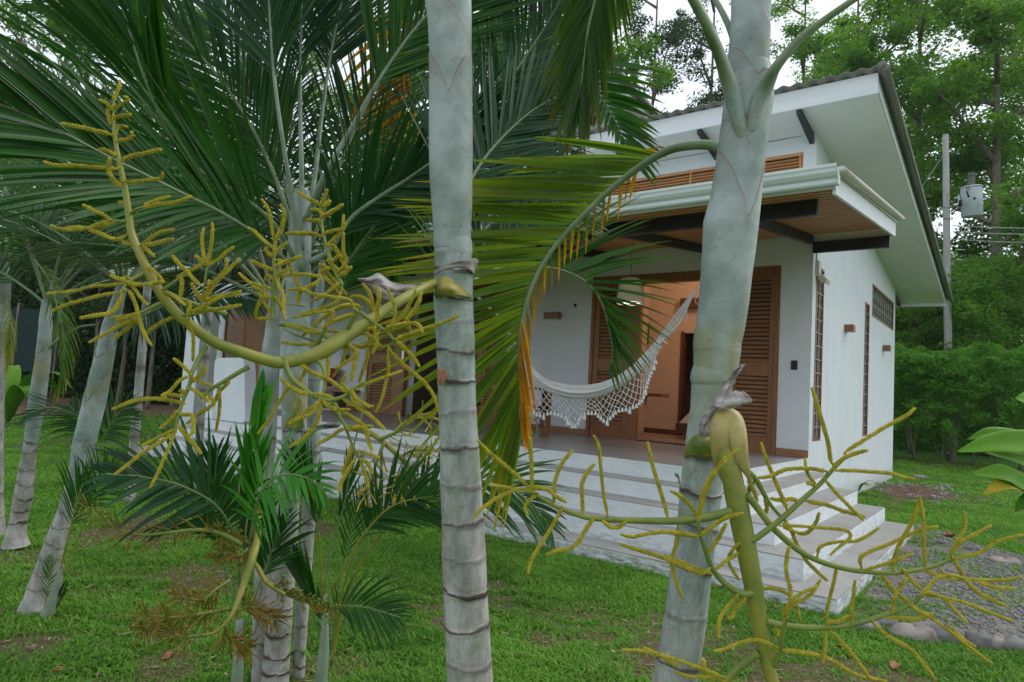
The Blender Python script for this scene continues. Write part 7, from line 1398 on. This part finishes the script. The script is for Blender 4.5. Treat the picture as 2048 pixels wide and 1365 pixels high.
# ---------------------------------------------------------------- power pole, transformer, wires
pb = P(1903, 700, 22); pole = thing('utility_pole', 'grey concrete power pole rising behind the hedge', 'utility pole', (pb[0], pb[1], GZ))
tp = P(1891, 270, 22.0); g = MB(); g.tube([(pb[0], pb[1], GZ), (pb[0]*.5+tp[0]*.5, pb[1]*.5+tp[1]*.5, 4), (tp[0], tp[1], tp[2])], [.128, .115, .088], 16); g.build('shaft', M['pole'], pole)
for py in (515, 530, 415, 438): c = P(1900 if py > 500 else 1896, py, 21.9); g = MB(); g.tube([c+np.array([.135*cos(a), .135*sin(a), 0]) for a in np.linspace(0, 6.28, 17)], .015, 5, cap=False); g.build('band', M['hinge'], pole)
for py in (520, 500): c = P(1912, py, 21.9); g = MB(); g.tube([c, c+.3*RT], .02, 6); g.build('step_bolt', M['hinge'], pole)
tf = thing('transformer', 'pale blue grey cylindrical transformer can hung on the power pole', 'transformer', tuple(P(1944, 404, 21.6)))
cb_ = P(1944, 434, 21.6); ct_ = P(1943, 376, 21.6); rr = 18.5/F*21.6; g = MB()
up_ = ct_-cb_; g.tube([cb_, cb_+up_*.02, ct_-up_*.02, ct_], [rr*.93, rr, rr, rr*.98], 32); g.build('tank', M['transf'], tf)
g = MB(); g.tube([ct_, ct_+up_*.02, ct_+up_*.05, ct_+up_*.07], [rr*1.09, rr*1.09, rr*.9, rr*.2], 32); g.build('lid', M['transf'], tf)
g = MB(); cbq = ct_+up_*.06
g.tube([cbq+up_*.45*k/20 for k in range(21)], [.10-.02*(k/20)+(.03 if k % 3 == 0 else 0) for k in range(21)], 12); g.build('bushing', M['rock'], tf)
g = MB(); q0 = P(1907, 412, 21.8); g.tube([q0, P(1925, 408, 21.7)], .07, 6); g.tube([P(1908, 398, 21.8), P(1928, 392, 21.7)], .035, 6); g.tube([P(1908, 424, 21.8), P(1926, 404, 21.7)], .03, 6); g.tube([P(1918, 390, 21.7), P(1918, 418, 21.7)], .03, 6); g.build('bracket', M['hinge'], tf)
g = MB(); g.tube([P(1921, 400, 21.45), P(1921, 412, 21.45)], .05, 8); g.build('insulator', M['black'], tf)
g = MB(); g.tube(spline([P(1937, 375, 21.4), P(1934, 384, 21.0), P(1938, 395, 20.95)], 8), .03, 6); g.build('lug', M['steel'], tf)
g = MB(); g.tube([P(1949, 397, 21.1), P(1949, 397, 20.95)], .05, 8); g.build('valve', M['rock'], tf)
def txt(s, px, py, d, h, mat, parent, name='lettering'):
    cu = D.curves.new(name, 'FONT'); cu.body = s; cu.size = h; cu.extrude = .002; cu.align_x = 'CENTER'
    o = D.objects.new(name, cu); COL.objects.link(o)
    p = P(px, py, d); X = nz(RT*.55+FW*.83); Z = nz(np.cross(X, UP)); Y = np.cross(Z, X)
    o.matrix_world = Matrix(((X[0], Y[0], Z[0], p[0]), (X[1], Y[1], Z[1], p[1]), (X[2], Y[2], Z[2], p[2]), (0, 0, 0, 1)))
    dg = bpy.context.evaluated_depsgraph_get(); me = D.meshes.new_from_object(o.evaluated_get(dg)); me.materials.clear(); me.materials.append(M[mat])
    o2 = D.objects.new(name, me); COL.objects.link(o2); mw = o.matrix_world.copy(); D.objects.remove(o); o2.parent = parent; o2.matrix_world = mw
    o2.location = Vector(p)-Vector(parent.location); o2.rotation_euler = mw.to_euler()
    return o2
txt('1', 1957.5, 404, 21.32, .17, 'black', tf); txt('12', 1957.5, 415, 21.32, .17, 'black', tf); txt('5', 1958, 430, 21.32, .17, 'black', tf)
for i, (y0, y1, lab) in enumerate(((452, 458, 'topmost of the three power wires running right from the pole'), (464, 470, 'middle one of the three power wires running right from the pole'), (479, 487, 'lowest of the three power wires running right from the pole'))):
    g = MB(); g.tube(spline([P(1905, y0, 21.9), P(1990, (y0+y1)/2+1, 21), P(2100, y1, 20), P(2600, y1+12, 16)], 20), .016, 5); o = g.build('power_line', M['cable'], None); tag(o, lab, 'power line', 'power lines')
g = MB(); g.tube([P(1894, 300, 21.9), P(1850, 365, 22.5), P(1800, 450, 23)], .014, 5); o = g.build('guy_wire', M['cable'], None); tag(o, 'thin stay wire slanting down left from the top of the power pole', 'wire')
# ---------------------------------------------------------------- humid air
m = D.materials.new('humid_air'); m.use_nodes = True; nt = m.node_tree; nt.nodes.clear()
ou = nt.nodes.new('ShaderNodeOutputMaterial'); pv = nt.nodes.new('ShaderNodeVolumePrincipled'); pv.inputs['Color'].default_value = (.93, .96, 1, 1); pv.inputs['Density'].default_value = .0004; pv.inputs['Anisotropy'].default_value = .3
nt.links.new(pv.outputs[0], ou.inputs['Volume'])
b = MB(); b.box((-80, -40, -1.9), (50, 75, 32)); o = b.build('haze', m, None); tag(o, 'pale humid air in the garden', 'haze', kind='stuff')
